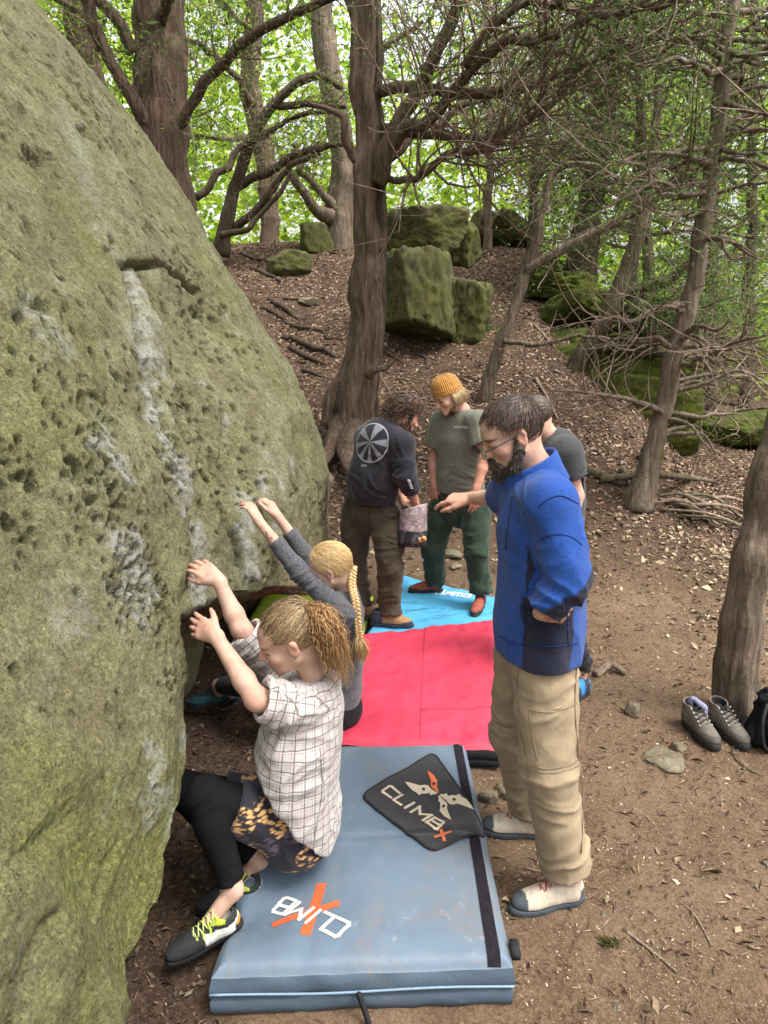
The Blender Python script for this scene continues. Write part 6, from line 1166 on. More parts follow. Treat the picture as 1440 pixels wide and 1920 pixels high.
# ------------------------------------------------------------------ woman with the braid
def woman_braid():
    j = J(hipL=(625, 1338, 3.10), hipR=(615, 1320, 3.32), kneeL=(470, 1285, 3.12), kneeR=(465, 1270, 3.40), ankL=(410, 1285, 3.40), ankR=(430, 1290, 3.55),
          shL=(642, 1150, 3.08), shR=(616, 1112, 3.36), elL=(561, 1073, 3.10), elR=(572, 1040, 3.40), wrL=(486, 978, 3.16), wrR=(521, 968, 3.42), neck=(648, 1104, 3.20), head=(618, 1062, 3.16))
    pc = at(632, 1328, 3.20); mc = at(640, 1240, 3.2); cc = at(640, 1165, 3.21); fwd = nrm(V3(-1, .2, 0))
    E = thing('person', (pc[0], pc[1], .12), 'blonde woman with long braid in charcoal long sleeved top reaching up to the boulder', 'person')
    H = Head(j['head'], (-.93, .12, -.33), (-.3, -.12, .94), 1.02); allp = list(j.values()) + [pc]
    B = Field(allp, .0063, .2); body_common(B, j, pc, mc, cc, fwd, H, .045, .88)
    tL, tR = at(458, 930, 3.20), at(492, 918, 3.44)
    hand(B, j['wrL'], tL - j['wrL'], (-.75, .35, -.45), -1, .93, .5, .02, .2, .4, [.55, .5, .5, .5]); hand(B, j['wrR'], tR - j['wrR'], (-.8, .25, -.45), 1, .93, .55, .0, .15, .5)
    V, Q = B.mesh(); V = relax(V, Q, 1, .3); base = (0.48, 0.305, 0.228); C = skin_cols(V, base, H, (.3, .2, .1), hands=[(tL, .09), (tR, .09)])
    fl = np.linalg.norm(V - at(506, 1003, 3.09), axis=1)
    mk('body', V, Q, skin_material('skin_light', base), E, attrs={'Col': C})
    tt = [at(*p) for p in ((497, 996, 3.085), (501, 1001, 3.083), (499, 1006, 3.083), (505, 1009, 3.085), (511, 1008, 3.088))]
    glyph_strip(E, 'tattoo', [catmull(tt, 14)], plain('tattoo_ink', (.02, .02, .02), .6), .0022)
    g = fabric('charcoal_marl', (0.022, 0.022, 0.028), .2, .85, heather=.42)
    top_garment(E, 'long_sleeved_top', j, pc, mc, cc, fwd, g, .155, .148, .158, .054, {'L': 1.62, 'R': 1.62}, at(632, 1318, 3.2), (0, 0, -1), .052, .043, .0064, .05,
                [(mid(j['shL'], j['elL'], .5), j['elL'] - j['shL'], .14, .007, 70), (j['elL'], j['elL'] - j['shL'], .1, .007, 80), (at(650, 1180, 3.1), (.3, 0, -.9), .13, .007, 70), (at(650, 1270, 3.1), (.2, 0, -1), .12, .006, 80), (j['shL'], (.6, 0, .7), .1, .007, 60)], 1., .7, .048, .0035, (9, 9, 16), None, H)
    bl = fabric('black_stretch', (0.010, 0.010, 0.011), .2, .8, sheen=.05); S = Field(allp, .009, .15); S.ell(pc, (.135, .165, .13), k=.04)
    for s in 'LR': S.cap(j['hip' + s], j['knee' + s], .09, .066, .03); S.cap(j['knee' + s], j['ank' + s], .064, .046, .02, clip=(mid(j['knee' + s], j['ank' + s], .85), j['ank' + s] - j['knee' + s]))
    V, Q = S.mesh(); V[:, 2] = np.maximum(V[:, 2], .122); mk('leggings', wrinkle(V, Q, .002, (9, 9, 9), [], 3.), Q, bl, E)
    for s, fw in (('L', V3(-.9, .1, -.2)), ('R', V3(-.8, .5, -.1))):
        a = j['ank' + s]; shoe(E, V3(a[0] + .05, a[1], a[2] - .10), fw, (0, 0, 1), .245, 'climbing_shoe', (.03, .09, .11), (.02, .03, .035), (.02, .02, .02), None, .09, .6, None, None, .006)
    rs = np.random.default_rng(5); knot = np.array((.0, -.105, -.040)); lt, dk = np.array((.74, .52, .24)), np.array((.40, .24, .09))
    def hl(l): return (l[..., 1] < .052 - 1.1 * np.maximum(.062 - l[..., 2], 0)) & (l[..., 2] > -.085) & ~((l[..., 1] > -.03) & (l[..., 2] < .012) & (l[..., 2] > -.09))
    hm = hair_material('blonde_hair', .4); cf = lambda l: dk + (lt - dk) * (perlin(np.c_[np.arctan2(l[:, 0], l[:, 2]) * 12, l[:, 1] * 10, l[:, 0] * 0]) * .5 + .6)[:, None]
    hair, _, _ = hair_cap(E, H, hl, cf, hm, (.0785, .102, .087))
    R0 = shell_pts(H, 1100, rs, .078, .1, .089, test=hl); t = np.linspace(0, 1, 10)[None, :, None]; P = R0[:, None] * (1 - t) + knot * t; P[..., 2] -= .018 * np.sin(t[..., 0] * np.pi); P = to_shell(P, 1.07, .078, .1, .089); P += rs.normal(0, .0012, P.shape) * np.sin(t * np.pi)
    gq = rs.uniform(0, 1, (1100, 1)); strands('hair_strands', None, H.c + H.s * (P @ H.R.T), hm, hair, .0010, cols=dk * (1 - gq) + np.array((.85, .64, .34)) * gq)
    k0 = H.w(*knot); m = 90; path = catmull([k0, at(660, 1098, 3.12), at(667, 1130, 3.08), at(671, 1170, 3.07), at(674, 1200, 3.07)], m); t = np.linspace(0, 1, m); mb = MB(); sgn = V3(1, 0, 0); dv = V3(0, 1, 0)
    for q in range(3):
        ph = t * 46 + q * 2.094; off = (np.cos(ph) * .0125)[:, None] * sgn + (np.sin(2 * ph) * .007)[:, None] * dv; V, Qd, T = tube(path + off, .0105 - .002 * t, 7); mb.add(V, Qd, T, np.broadcast_to(dk * .6 + lt * .35 + .02 * q, (len(V), 3)))
    mb.build('braid', hm, hair); n = 160; end = path[-1]; tp = at(681, 1238, 3.07); t = np.linspace(0, 1, 10)[None, :, None]; o = rs.normal(0, .008, (n, 1, 3)); W = end + (tp - end) * t * rs.uniform(.7, 1.1, (n, 1, 1)) + o * (1 + 1.1 * np.sin(t * 2.6)); gq = rs.uniform(0, 1, (n, 1)); strands('braid_tail', None, W, hm, hair, .0016, cols=dk * (1 - gq) + lt * gq)
    q = tube([end + V3(0, 0, .012), end - V3(0, 0, .008)], .0125, 8); mk('hair_tie', q[0], [q[1], q[2]], plain('black_elastic', (.02, .02, .02), .8), hair)
    q = H.w(-.086, -.012, -.036); th = np.linspace(0, 6.28, 14); V, Qd, T = tube([q + V3(.006 * math.cos(a), 0, .006 * math.sin(a)) for a in th], .001, 4); mk('earring', V, [Qd, T], plain('silver', (.7, .7, .7), .3), E)
woman_braid()

# ------------------------------------------------------------------ man in the black long sleeved top, back to us
def man_black():
    j = J(hipL=(668, 955, 4.62), hipR=(722, 958, 4.48), kneeL=(664, 1060, 4.60), kneeR=(731, 1062, 4.40), ankL=(676, 1140, 4.48), ankR=(731, 1150, 4.40),
          shL=(688, 822, 4.66), shR=(752, 832, 4.40), elL=(742, 900, 4.74), elR=(762, 896, 4.34), wrL=(757, 942, 4.70), wrR=(782, 952, 4.44), neck=(728, 800, 4.55), head=(760, 774, 4.57))
    pc = at(695, 950, 4.55); mc = at(697, 900, 4.53); cc = at(714, 840, 4.53); fwd = nrm(V3(.75, .66, 0))
    E = thing('person', (pc[0], pc[1], .1), 'curly haired man in black top with round white back print, hand in chalk bucket', 'person')
    H = Head(j['head'], (.78, .28, -.50), (.45, .2, .86), 1.05); allp = list(j.values()) + [pc]
    B = Field(allp, .0082, .2); body_common(B, j, pc, mc, cc, fwd, H, .052, 1.02)
    hand(B, j['wrR'], V3(.10, .05, -.16), (-.7, .2, -.3), 1, 1.02, .35, .03, .3, .4); hand(B, j['wrL'], V3(.13, -.08, -.10), (.3, -.8, -.2), -1, 1.02, .7, .0, .4, .4)
    V, Q = B.mesh(); base = (.50, .27, .19); mk('body', V, Q, skin_material('skin_ruddy', base), E, attrs={'Col': skin_cols(V, base, H, (.05, .03, .02), hands=[(j['wrR'], .15)])})
    blk = NT('black_cotton_print'); co = blk.coord(); c0 = blk.mix(1.0, (0.013, 0.012, 0.017), blk.ramp(blk.noise(co, 14, 4), [(.3, .75), (.7, 1.35)]), 'MULTIPLY')
    u = blk.n('SeparateXYZ'); a_ = blk.n('Attribute'); a_.attribute_name = 'cuv'; blk.l(a_.outputs['Vector'], u.inputs[0]); x, y = u.outputs[0], u.outputs[1]
    def dist(cx, cy): return blk.math('SQRT', blk.math('ADD', blk.math('POWER', blk.math('SUBTRACT', x, cx), 2.0), blk.math('POWER', blk.math('SUBTRACT', y, cy), 2.0)))
    r0 = dist(0.0, 0.0); r1 = dist(-.02, .008); r2 = dist(.02, -.008)
    an = blk.math('SUBTRACT', blk.math('ARCTAN2', blk.math('SUBTRACT', y, .008), blk.math('ADD', x, .02)), blk.math('ARCTAN2', blk.math('ADD', y, .008), blk.math('SUBTRACT', x, .02)))
    rays = blk.math('SINE', blk.math('ADD', blk.math('MULTIPLY', blk.math('ARCTAN2', y, x), 7.0), blk.math('MULTIPLY', blk.math('SUBTRACT', r1, r2), 55.0)))
    rings = blk.math('SINE', blk.math('MULTIPLY', r0, 1500.0)); pr = blk.math('MULTIPLY', blk.ramp(rays, [(.0, 0.0), (.55, 1.0)]), blk.ramp(rings, [(.2, .45), (.7, 1.0)]))
    inside = blk.math('LESS_THAN', r0, .128); rim = blk.math('MULTIPLY', blk.math('GREATER_THAN', r0, .124), blk.math('LESS_THAN', r0, .131)); f = blk.math('MAXIMUM', blk.math('MULTIPLY', pr, inside), rim)
    lx = blk.math('MULTIPLY', blk.math('LESS_THAN', blk.math('ABSOLUTE', blk.math('ADD', x, .055)), .022), blk.math('LESS_THAN', blk.math('ABSOLUTE', blk.math('ADD', y, .148)), .006)); f = blk.math('MAXIMUM', f, blk.math('MULTIPLY', lx, blk.math('GREATER_THAN', blk.math('SINE', blk.math('MULTIPLY', x, 700.0)), -.3)))
    c0 = blk.mix(blk.math('MULTIPLY', f, .8), c0, (.34, .34, .38)); nb = blk.bump(blk.noise(co, 300, 3), .0012); nb = blk.bump(blk.noise(co, 18, 4), .008, .5, nb); mt = blk.done(c0, .85, nb, .2, .15)
    ctr = at(697, 830, 4.42); nrmv = nrm(V3(-.42, -.85, .30)); ex = nrm(np.cross(V3(0, 0, 1), nrmv)) * 1; ex = nrm(V3(.84, -.42, .1) - nrmv * np.dot(V3(.84, -.42, .1), nrmv)); ey = np.cross(nrmv, ex); ey = ey if ey[2] > 0 else -ey
    def cu(V):
        q = V - ctr; uv = np.c_[q @ ex, q @ ey]; back = (q @ nrmv) > -.13; ax = j['elR'] - j['shR']
        dR = np.linalg.norm(V - mid(j['shR'], j['elR'], .6), axis=1) < .13; uv[~back | dR] = 9.0; return {'cuv': uv}
    tp = top_garment(E, 'long_sleeved_top', j, pc, mc, cc, fwd, mt, .205, .19, .185, .080, {'L': 1.4, 'R': 1.45}, at(693, 938, 4.55), (-.1, 0, -1), .080, .066, .0078, .06,
                [(j['elR'], j['elR'] - j['shR'], .12, .012, 48), (at(690, 910, 4.4), (.5, 0, .85), .16, .010, 45), (at(730, 890, 4.4), (-.5, 0, .8), .14, .011, 45), (j['shR'], (.7, 0, .7), .12, .008, 45), (mid(j['elR'], j['wrR'], .3), j['wrR'] - j['elR'], .08, .008, 90)], 5., .72, .058, .006, (7, 7, 5), cu, H)
    mb = MB(); c = at(769, 908, 4.255); dn = nrm(mid(j['elR'], j['wrR'], .4) - j['elR'])
    wh = plain('white_print', (.5, .5, .5), .8)
    glyph_strip(tp, 'sleeve_print', [[c + dn * (.016 * i) + V3(-.010, 0, .002), c + dn * (.016 * i) + V3(.010, .004, -.002)] for i in range(-2, 3)], wh, .0035)
    R = np.stack([nrm(V3(.75, -.6, 0)), nrm(V3(.6, .75, 0)), V3(0, 0, 1)], 1)
    ol = fabric('olive_cargo_cotton', (0.043, 0.035, 0.022), .22, .85, 18, faded=(.085, .072, .05))
    ct = trousers(E, 'cargo_trousers', j, pc, fwd, ol, .172, .100, .088, .082, .97, .09, .0082, True, 3., [(at(748, 1020, 4.40), (.03, .075, .095), R)])
    cs_ = plain('cargo_stitch', (.022, .018, .012), .9)
    for pts in ([(728, 1006), (748, 1010), (768, 1004)], [(730, 1016), (750, 1022), (768, 1014)], [(645, 945), (690, 950), (740, 948)], [(692, 952), (693, 980), (690, 1005)], [(712, 952), (724, 968), (742, 972)]): seam(ct, pts, cs_, .003, tol=9)
    tan, nv = (.32, .19, .085), (.035, .042, .065)
    def pt(l, C): C[(l[:, 0] < .08) & (l[:, 2] < .1)] = nv
    shoe(E, at(690, 1172, 4.42) * [1, 1, 0] + V3(.02, -.02, .1), V3(1, -.12, 0), L=.295, name='approach_shoe', upper=tan, toe=(.05, .06, .08), sole=(.03, .035, .05), laces=(.1, .08, .06), paint=pt, h=.0065)
    shoe(E, V3(j['ankL'][0] - .05, j['ankL'][1], .1), V3(.8, .5, 0), L=.295, name='approach_shoe', upper=tan, toe=(.05, .06, .08), sole=(.03, .035, .05), laces=(.1, .08, .06), paint=pt, h=.0065)
    rs = np.random.default_rng(9); dk, lt = np.array((.024, .013, .008)), np.array((.10, .055, .032)); hm = hair_material('brown_curly_hair', .5)
    def hl(l): return (l[..., 1] < .075 - .35 * np.maximum(.05 - l[..., 2], 0)) & (l[..., 2] > -.10) & ~((l[..., 1] > .03) & (l[..., 2] < .03))
    hair, _, _ = hair_cap(E, H, hl, lambda l: dk + (lt - dk) * (.35 + .4 * perlin(l * 55))[:, None], hm, (.092, .112, .104), .0055, .02, name='curly_hair', lump=.12, lf=38)
    n = 850; R0 = shell_pts(H, n, rs, .088, .108, .10, test=hl); m = 12; t = np.linspace(0, 1, m)[None, :, None]; nn = R0 - np.array((0, -.016, .03)); nn /= np.linalg.norm(nn, axis=1)[:, None]
    P = R0[:, None] + nn[:, None] * .026 * t + np.array((0, -.012, -.05)) * t * t; cr = rs.uniform(.004, .009, (n, 1, 1)); ph = rs.uniform(0, 6.3, (n, 1, 1)); fq = rs.uniform(10, 20, (n, 1, 1)); e1 = nrm(V3(1, .2, .1)); e2 = V3(.1, .8, .5); P = P + cr * (np.sin(fq * t + ph) * e1 + np.cos(fq * t + ph) * e2)
    gq = rs.uniform(0, 1, (n, 1)) ** 2.2; strands('hair_curls', None, H.c + H.s * (P @ H.R.T), hm, hair, .0023, cols=dk * (1 - gq) + np.array((.20, .115, .065)) * gq)
    F = Field([H.w(-.09, -.02, -.16), H.w(.09, .13, .02)], .006, .03)
    for q in (-1, 1): F.chain([H.w(q * .066, .0, -.02), H.w(q * .058, .03, -.085), H.w(0, .085, -.11)], [.014, .026, .028], .02)
    V, Q = F.mesh(); l = H.l(V); V = V + (V - H.w(0, .03, -.07)) * (.12 * perlin(l * 90))[:, None]; mk('beard', V, Q, hm, E, attrs={'Col': np.broadcast_to(dk * 1.3, (len(V), 3))})
    return j
JB = man_black()

# ------------------------------------------------------------------ man in the mustard beanie
def man_beanie():
    j = J(hipL=(892, 948, 4.80), hipR=(832, 945, 4.98), kneeL=(893, 1035, 4.70), kneeR=(812, 1030, 4.95), ankL=(902, 1112, 4.72), ankR=(818, 1090, 5.05),
          shL=(898, 792, 4.74), shR=(829, 792, 4.98), elL=(908, 862, 4.62), elR=(813, 862, 5.0), wrL=(893, 918, 4.56), wrR=(814, 908, 4.94), neck=(866, 770, 4.86), head=(839, 742, 4.83))
    pc = at(863, 940, 4.90); mc = at(862, 890, 4.88); cc = at(864, 825, 4.87); fwd = nrm(V3(-.5, -.86, 0))
    E = thing('person', (pc[0], pc[1], .1), 'man in mustard yellow beanie, grey green T shirt and dark green trousers looking down', 'person')
    H = Head(j['head'], (-.80, -.42, -.42), (-.3, -.1, .95), 1.02); allp = list(j.values()) + [pc]
    B = Field(allp, .0082, .2); body_common(B, j, pc, mc, cc, fwd, H, .052, 1.0)
    hand(B, j['wrL'], V3(-.02, -.02, -1), (-.35, .9, 0), -1, 1.05, .22, .10, .3, .2); hand(B, j['wrR'], V3(-.05, .0, -1), (.6, .6, 0), 1, 1.02, .3, .05, .3, .3)
    V, Q = B.mesh(); base = (.49, .285, .20); mk('body', V, Q, skin_material('skin_tan', base), E, attrs={'Col': skin_cols(V, base, H, (.16, .09, .04), hands=[(j['wrL'] - V3(0, 0, .08), .15), (j['wrR'], .15), (mid(j['elL'], j['wrL']), .2)])})
    tp = top_garment(E, 'tee_shirt', j, pc, mc, cc, fwd, fabric('grey_green_jersey', (.150, .152, .118), .12, .9, 12), .178, .166, .170, .070, {'L': .66, 'R': .66}, at(862, 922, 4.90), (0, 0, -1), .086, .06, .0076, .06,
                [(at(862, 900, 4.7), (.3, 0, -.95), .14, .008, 50), (at(890, 880, 4.7), (.7, 0, .7), .12, .008, 50), (at(850, 800, 4.75), (.8, 0, -.5), .12, .005, 45)], 8., .66, .058, .004, (7, 7, 4), None, H)
    c = at(863, 801, 4.70); e = nrm(V3(.92, -.35, 0)); marks = []
    for i in range(8):
        o = c + e * (.0125 * (i - 3.5)); marks += [[o + V3(0, 0, .006), o + V3(0, 0, -.006)], [o + V3(0, 0, .006 if i % 2 else -.006), o + e * .007 + V3(0, 0, .006 if i % 2 else -.006)]]
    glyph_strip(tp, 'chest_print', [[q + V3(-.002, -.014, 0) for q in p] for p in marks], plain('pale_print', (.42, .43, .36), .8), .0016)
    trousers(E, 'green_trousers', j, pc, fwd, fabric('dark_green_corduroy', (.026, .044, .028), .18, .9, 16, faded=(.06, .085, .062)), .170, .100, .088, .080, .98, .09, .0082, True, 7.)
    def pt(l, C): C[(l[:, 2] > .035) & (l[:, 0] < .21)] = (.26, .065, .04); C[(l[:, 0] < .05)] = (.03, .025, .025); C[(np.abs(l[:, 0] - .10) < .012) & (l[:, 2] > .05)] = (.02, .02, .02)
    for a, fw in (('ankR', V3(-1, -.15, 0)), ('ankL', V3(-.35, -.93, 0))):
        q = j[a]; f_ = nrm(fw); shoe(E, V3(q[0], q[1], .1) - f_ * .05, fw, L=.27, name='climbing_shoe', upper=(.26, .065, .04), toe=(.035, .03, .03), sole=(.02, .02, .02), collar=.09, pointy=.6, paint=pt, h=.0055)
    # beanie: dome plus folded ribbed cuff
    kn = NT('mustard_knit'); co = kn.coord(); u = kn.n('SeparateXYZ'); a_ = kn.n('Attribute'); a_.attribute_name = 'cuv'; kn.l(a_.outputs['Vector'], u.inputs[0]); rib = kn.math('SINE', kn.math('MULTIPLY', u.outputs[0], 46.0)); row = kn.math('SINE', kn.math('MULTIPLY', u.outputs[1], 620.0))
    c_ = kn.mix(1.0, (.56, .255, .035), kn.ramp(rib, [(.0, .74), (.8, 1.12)]), 'MULTIPLY'); c_ = kn.mix(1.0, c_, kn.ramp(kn.noise(co, 60, 3), [(.3, .85), (.7, 1.15)]), 'MULTIPLY'); km = kn.done(c_, .95, kn.bump(row, .0015, .7, kn.bump(rib, .004, 1.0)), .15, .3)
    nth = 72; th = np.linspace(0, 2 * np.pi, nth, endpoint=False)
    prof = [(1.0, .030), (1.03, .06), (1.0, .085), (.93, .105), (.80, .125), (.60, .14), (.35, .149), (.12, .153), (.02, .153)]; prof = catmull([(a, 0, b) for a, b in prof], 26)[:, [0, 2]]
    def lathe(pr, name, par):
        X = np.array([[H.w(.083 * r * math.cos(t) , -.014 - .010 * (z > .1) * (z - .1) * 8 + .103 * r * math.sin(t), z + .012 * r * math.sin(t) + .0015 * math.sin(9 * t + z * 60)) for t in th] for r, z in pr]).reshape(-1, 3); m = len(pr); i = np.arange(m - 1)[:, None] * nth; jj = np.arange(nth)[None]; j2 = (jj + 1) % nth; Qq = np.stack([i + jj, i + j2, i + nth + j2, i + nth + jj], -1).reshape(-1, 4)
        return mk(name, X, Qq, km, par, attrs={'cuv': np.c_[np.tile(np.minimum(th, 2 * np.pi - th) * 1.0, m), np.repeat([p[1] for p in pr], nth)]})
    bn = lathe(prof, 'beanie', E); lathe(catmull([(1.04, 0, .018), (1.075, 0, .020), (1.085, 0, .04), (1.075, 0, .060), (1.03, 0, .063)], 12)[:, [0, 2]], 'beanie_cuff', bn)
    rs = np.random.default_rng(4); hm = hair_material('fair_hair', .45); n = 700; dk, lt = np.array((.34, .22, .10)), np.array((.78, .60, .36)); a = rs.uniform(np.pi * 1.02, np.pi * 2.0, n) ; a = np.where(rs.uniform(size=n) < .6, rs.uniform(2.9, 3.7, n) + np.pi * 0, a); t = np.linspace(0, 1, 9)[None, :, None]
    R0 = np.stack([.078 * np.cos(a), -.014 + .098 * np.sin(a), np.full(n, .02)], 1); out = R0 * [1, 1, 0] + [0, .014, 0]; out /= np.linalg.norm(out, axis=1)[:, None]; R1 = R0 + out * rs.uniform(-.004, .02, (n, 1)) + np.stack([rs.normal(0, .006, n), rs.normal(-.004, .006, n), -rs.uniform(.075, .105, n)], 1)
    P = R0[:, None] * (1 - t) + R1[:, None] * t + out[:, None] * .018 * np.sin(t * np.pi); P = P[(R0[:, 1] < .02)]; gq = rs.uniform(0, 1, (len(P), 1)); strands('hair', None, H.c + H.s * (P @ H.R.T), hm, E, .0016, cols=dk * (1 - gq) + lt * gq)
    F = Field([H.w(-.09, -.02, -.16), H.w(.09, .13, .02)], .006, .03)
    for q in (-1, 1): F.chain([H.w(q * .060, .0, -.04), H.w(q * .050, .03, -.085), H.w(0, .078, -.105)], [.008, .017, .018], .015)
    V, Q = F.mesh(); l = H.l(V); V = V + (V - H.w(0, .03, -.07)) * (.08 * perlin(l * 90))[:, None]; mk('beard', V, Q, hm, E, attrs={'Col': np.broadcast_to(np.array((.12, .07, .035)), (len(V), 3))})
man_beanie()
# ------------------------------------------------------------------ bearded man in the blue fleece
def man_fleece():
    j = J(hipL=(1022, 1226, 2.235), hipR=(988, 1214, 2.39), kneeL=(1030, 1450, 2.14), kneeR=(965, 1372, 2.46), ankL=(1064, 1630, 2.12), ankR=(1000, 1518, 2.48),
          shL=(1032, 945, 2.15), shR=(968, 910, 2.50), elL=(1072, 1085, 2.06), elR=(948, 932, 2.72), wrL=(1018, 1148, 2.06), wrR=(882, 934, 2.86), neck=(1003, 880, 2.36), head=(957, 814, 2.34))
    pc = at(1008, 1205, 2.31); mc = at(1012, 1100, 2.31); cc = at(1010, 985, 2.31); fwd = nrm(V3(-1, -.12, 0))
    E = thing('person', (pc[0], pc[1], 0.0), 'bearded man with glasses in bright blue fleece and khaki trousers pointing left', 'person')
    H = Head(j['head'], (-.90, -.16, -.38), (-.38, -.05, .92), 1.03); allp = list(j.values()) + [pc]
    B = Field(allp, .0057, .2); body_common(B, j, pc, mc, cc, fwd, H, .058, 1.02)
    hand(B, j['wrR'], V3(-1, .25, -.06), (.1, .25, -1), 1, 1.05, .6, .02, .25, .6, [.30, .95, 1.0, 1.0])
    hd = V3(.86, .30, -.18); hand(B, j['wrL'], hd, (.15, .9, .25), -1, 1.0, .75, .03, .2, .3, [.75, .7, .65, .6])
    V, Q = B.mesh(); V = relax(V, Q, 1, .3); base = (.48, .295, .218); mk('body', V, Q, skin_material('skin_pink', base), E, attrs={'Col': skin_cols(V, base, H, (.05, .032, .022), hands=[(j['wrR'] + V3(-.1, 0, 0), .14), (j['wrL'] + hd * .08, .12)])})
    # fleece with dark side panel, sleeve underside and elbow patch
    fl = NT('blue_fleece'); co = fl.coord(); v = fl.attr('Col'); nz = fl.ramp(fl.noise(co, 90, 4, .7), [(.3, .82), (.7, 1.16)]); c = fl.mix(1.0, v, nz, 'MULTIPLY'); nb = fl.bump(fl.noise(co, 260, 4, .7), .003, 1.0); nb = fl.bump(fl.noise(co, 13, 4, .55), .010, .45, nb); fm = fl.done(c, 1.0, nb, .1, .12)
    blue, navy = np.array((.020, .066, .27)), np.array((.018, .020, .040))
    def colr(V):
        C = np.tile(blue, (len(V), 1)); ax = j['elL'] - j['shL']; t = ((V - j['shL']) @ ax) / (ax @ ax); dA = np.linalg.norm(V - j['shL'] - np.clip(t, 0, 1)[:, None] * ax, axis=1); ax2 = j['wrL'] - j['elL']; t2 = ((V - j['elL']) @ ax2) / (ax2 @ ax2); dF = np.linalg.norm(V - j['elL'] - np.clip(t2, 0, 1.15)[:, None] * ax2, axis=1)
        arm = (dA < .108) & (V[:, 1] < j['shL'][1] + .02) | (dF < .105) & (V[:, 1] < 2.14); x0 = at(985, 1100, 2.2)[0] - .010; x1 = at(1062, 1150, 2.2)[0]
        side = (~arm) & (V[:, 0] > x0) & (V[:, 0] < x1) & (V[:, 1] < 2.34) & (V[:, 2] < j['shL'][2] - .13); C[side] = navy; low = side & (V[:, 2] < pc[2] + .06); C[low] = navy * 1.35
        sx = V[:, 0] - j['elL'][0]; fa = (dF < .105) & (V[:, 1] < 2.16); under = fa & (((V - j['elL']) @ nrm(V3(.6, .1, -.75))) > .004); C[under] = navy * .9
        
        z0 = (np.abs(V[:, 1] - (H.c[1] - .035)) < .004) & (V[:, 0] < cc[0] - .08) & (V[:, 2] > cc[2] - .06); C[z0] = navy
        return {'Col': C}
    tp = top_garment(E, 'fleece_pullover', j, pc, mc, cc, fwd, fm, .196, .194, .208, .080, {'L': 1.98, 'R': .90}, at(1008, 1216, 2.31), (.06, 0, -1),   .084, .068, .0068, .06,
                [(j['elL'], j['elL'] - j['shL'], .12, .014, 42), (mid(j['elL'], j['wrL'], .5), j['wrL'] - j['elL'], .10, .012, 52), (mid(j['shL'], j['elL'], .35), (.3, 0, .9), .12, .007, 35), (at(985, 1000, 2.2), (.9, 0, .3), .18, .006, 28), (at(1000, 1190, 2.2), (.8, 0, .5), .14, .006, 36), (j['elR'], j['elR'] - j['shR'], .1, .012, 50)], 11., .70, .066, .009, (5, 5, 3.0), colr, H)
    # stand-up collar
    n = 40; th = np.linspace(-2.75, 2.75, n); ctr = j['neck'] + V3(-.004, 0, -.018); ax = nrm(V3(-.40, 0, .92)); e1 = nrm(V3(.92, 0, .40)); e2 = np.cross(ax, e1); rows = []
    for r, z in ((.112, -.05), (.106, .0), (.104, .050), (.099, .060), (.091, .052), (.085, -.03)): rows.append([ctr + e1 * r * math.cos(t) + e2 * r * 1.02 * math.sin(t) + ax * (z - .012 * (1 - math.cos(t)) * .5) + e1 * (-.03 * max(0, abs(t) - 2.2)) for t in th])
    VV = np.array(rows).reshape(-1, 3); i = np.arange(5)[:, None] * n; q = np.arange(n - 1)[None]; QQ = np.stack([i + q, i + q + 1, i + n + q + 1, i + n + q], -1).reshape(-1, 4); mk('collar', VV, QQ, fm, tp, attrs={'Col': np.tile(blue * 1.05, (len(VV), 1))})
    zp = [at(*p) for p in ((962, 925, 2.16), (958, 950, 2.155), (952, 990, 2.15), (948, 1030, 2.15))]; q = tube(catmull(zp, 14), .0028, 5); mk('zip', q[0], [q[1], q[2]], plain('zip_navy', (.01, .012, .03), .5), tp)
    # tee edge under the fleece
    th = np.linspace(0, 2 * np.pi, 48, endpoint=False); hm_ = at(1006, 1222, 2.31); sd = np.cross(fwd, V3(0, 0, 1)); V = np.vstack([[hm_ + fwd * (.128 * math.cos(t)) + sd * .182 * math.sin(t) + V3(0, 0, dz + .012 * math.cos(t)) for t in th] for dz in (.06, -.014, -.012, .05)]); i = np.arange(3)[:, None] * 48; q = np.arange(48)[None]; q2 = (q + 1) % 48
    mk('tee_shirt', V, np.stack([i + q, i + q2, i + 48 + q2, i + 48 + q], -1).reshape(-1, 4), fabric('teal_jersey', (.02, .12, .26), .15), E)
    kh = fabric('khaki_nylon', (.285, .222, .145), .12, .7, 20, bump=.0006, sheen=.05); R = np.stack([nrm(V3(1, -.15, 0)), nrm(V3(.15, 1, 0)), V3(0, 0, 1)], 1)
    pk = at(1050, 1375, 2.06)
    tr = trousers(E, 'khaki_trousers', j, pc, fwd, kh, .158, .108, .096, .090, .99, .03, .0072, True, 15., [(at(1047, 1385, 2.13), (.07, .025, .085), R)])
    st = plain('khaki_stitch', (.19, .145, .092), .8); rd = plain('khaki_edge', (.30, .235, .155), .8)
    for pts in ([(992, 1332), (1030, 1336), (1062, 1328), (1082, 1318)], [(992, 1332), (998, 1380), (1008, 1425)], [(985, 1432), (1025, 1442), (1065, 1436), (1086, 1424)], [(988, 1440), (1025, 1450), (1065, 1444), (1088, 1432)], [(1082, 1250), (1078, 1320), (1084, 1400), (1094, 1500), (1090, 1600)], [(925, 1352), (945, 1362), (972, 1364)], [(975, 1235), (968, 1300), (978, 1400), (1000, 1500)]): seam(tr, pts, st, .0022)
    seam(tr, [(1003, 1226), (1018, 1246), (1030, 1262)], rd, .0025, 'drawcord'); seam(tr, [(1040, 1330), (1052, 1326)], rd, .004, 'zip_pull')
    nv = plain('fleece_stitch', (.008, .022, .11), .9)
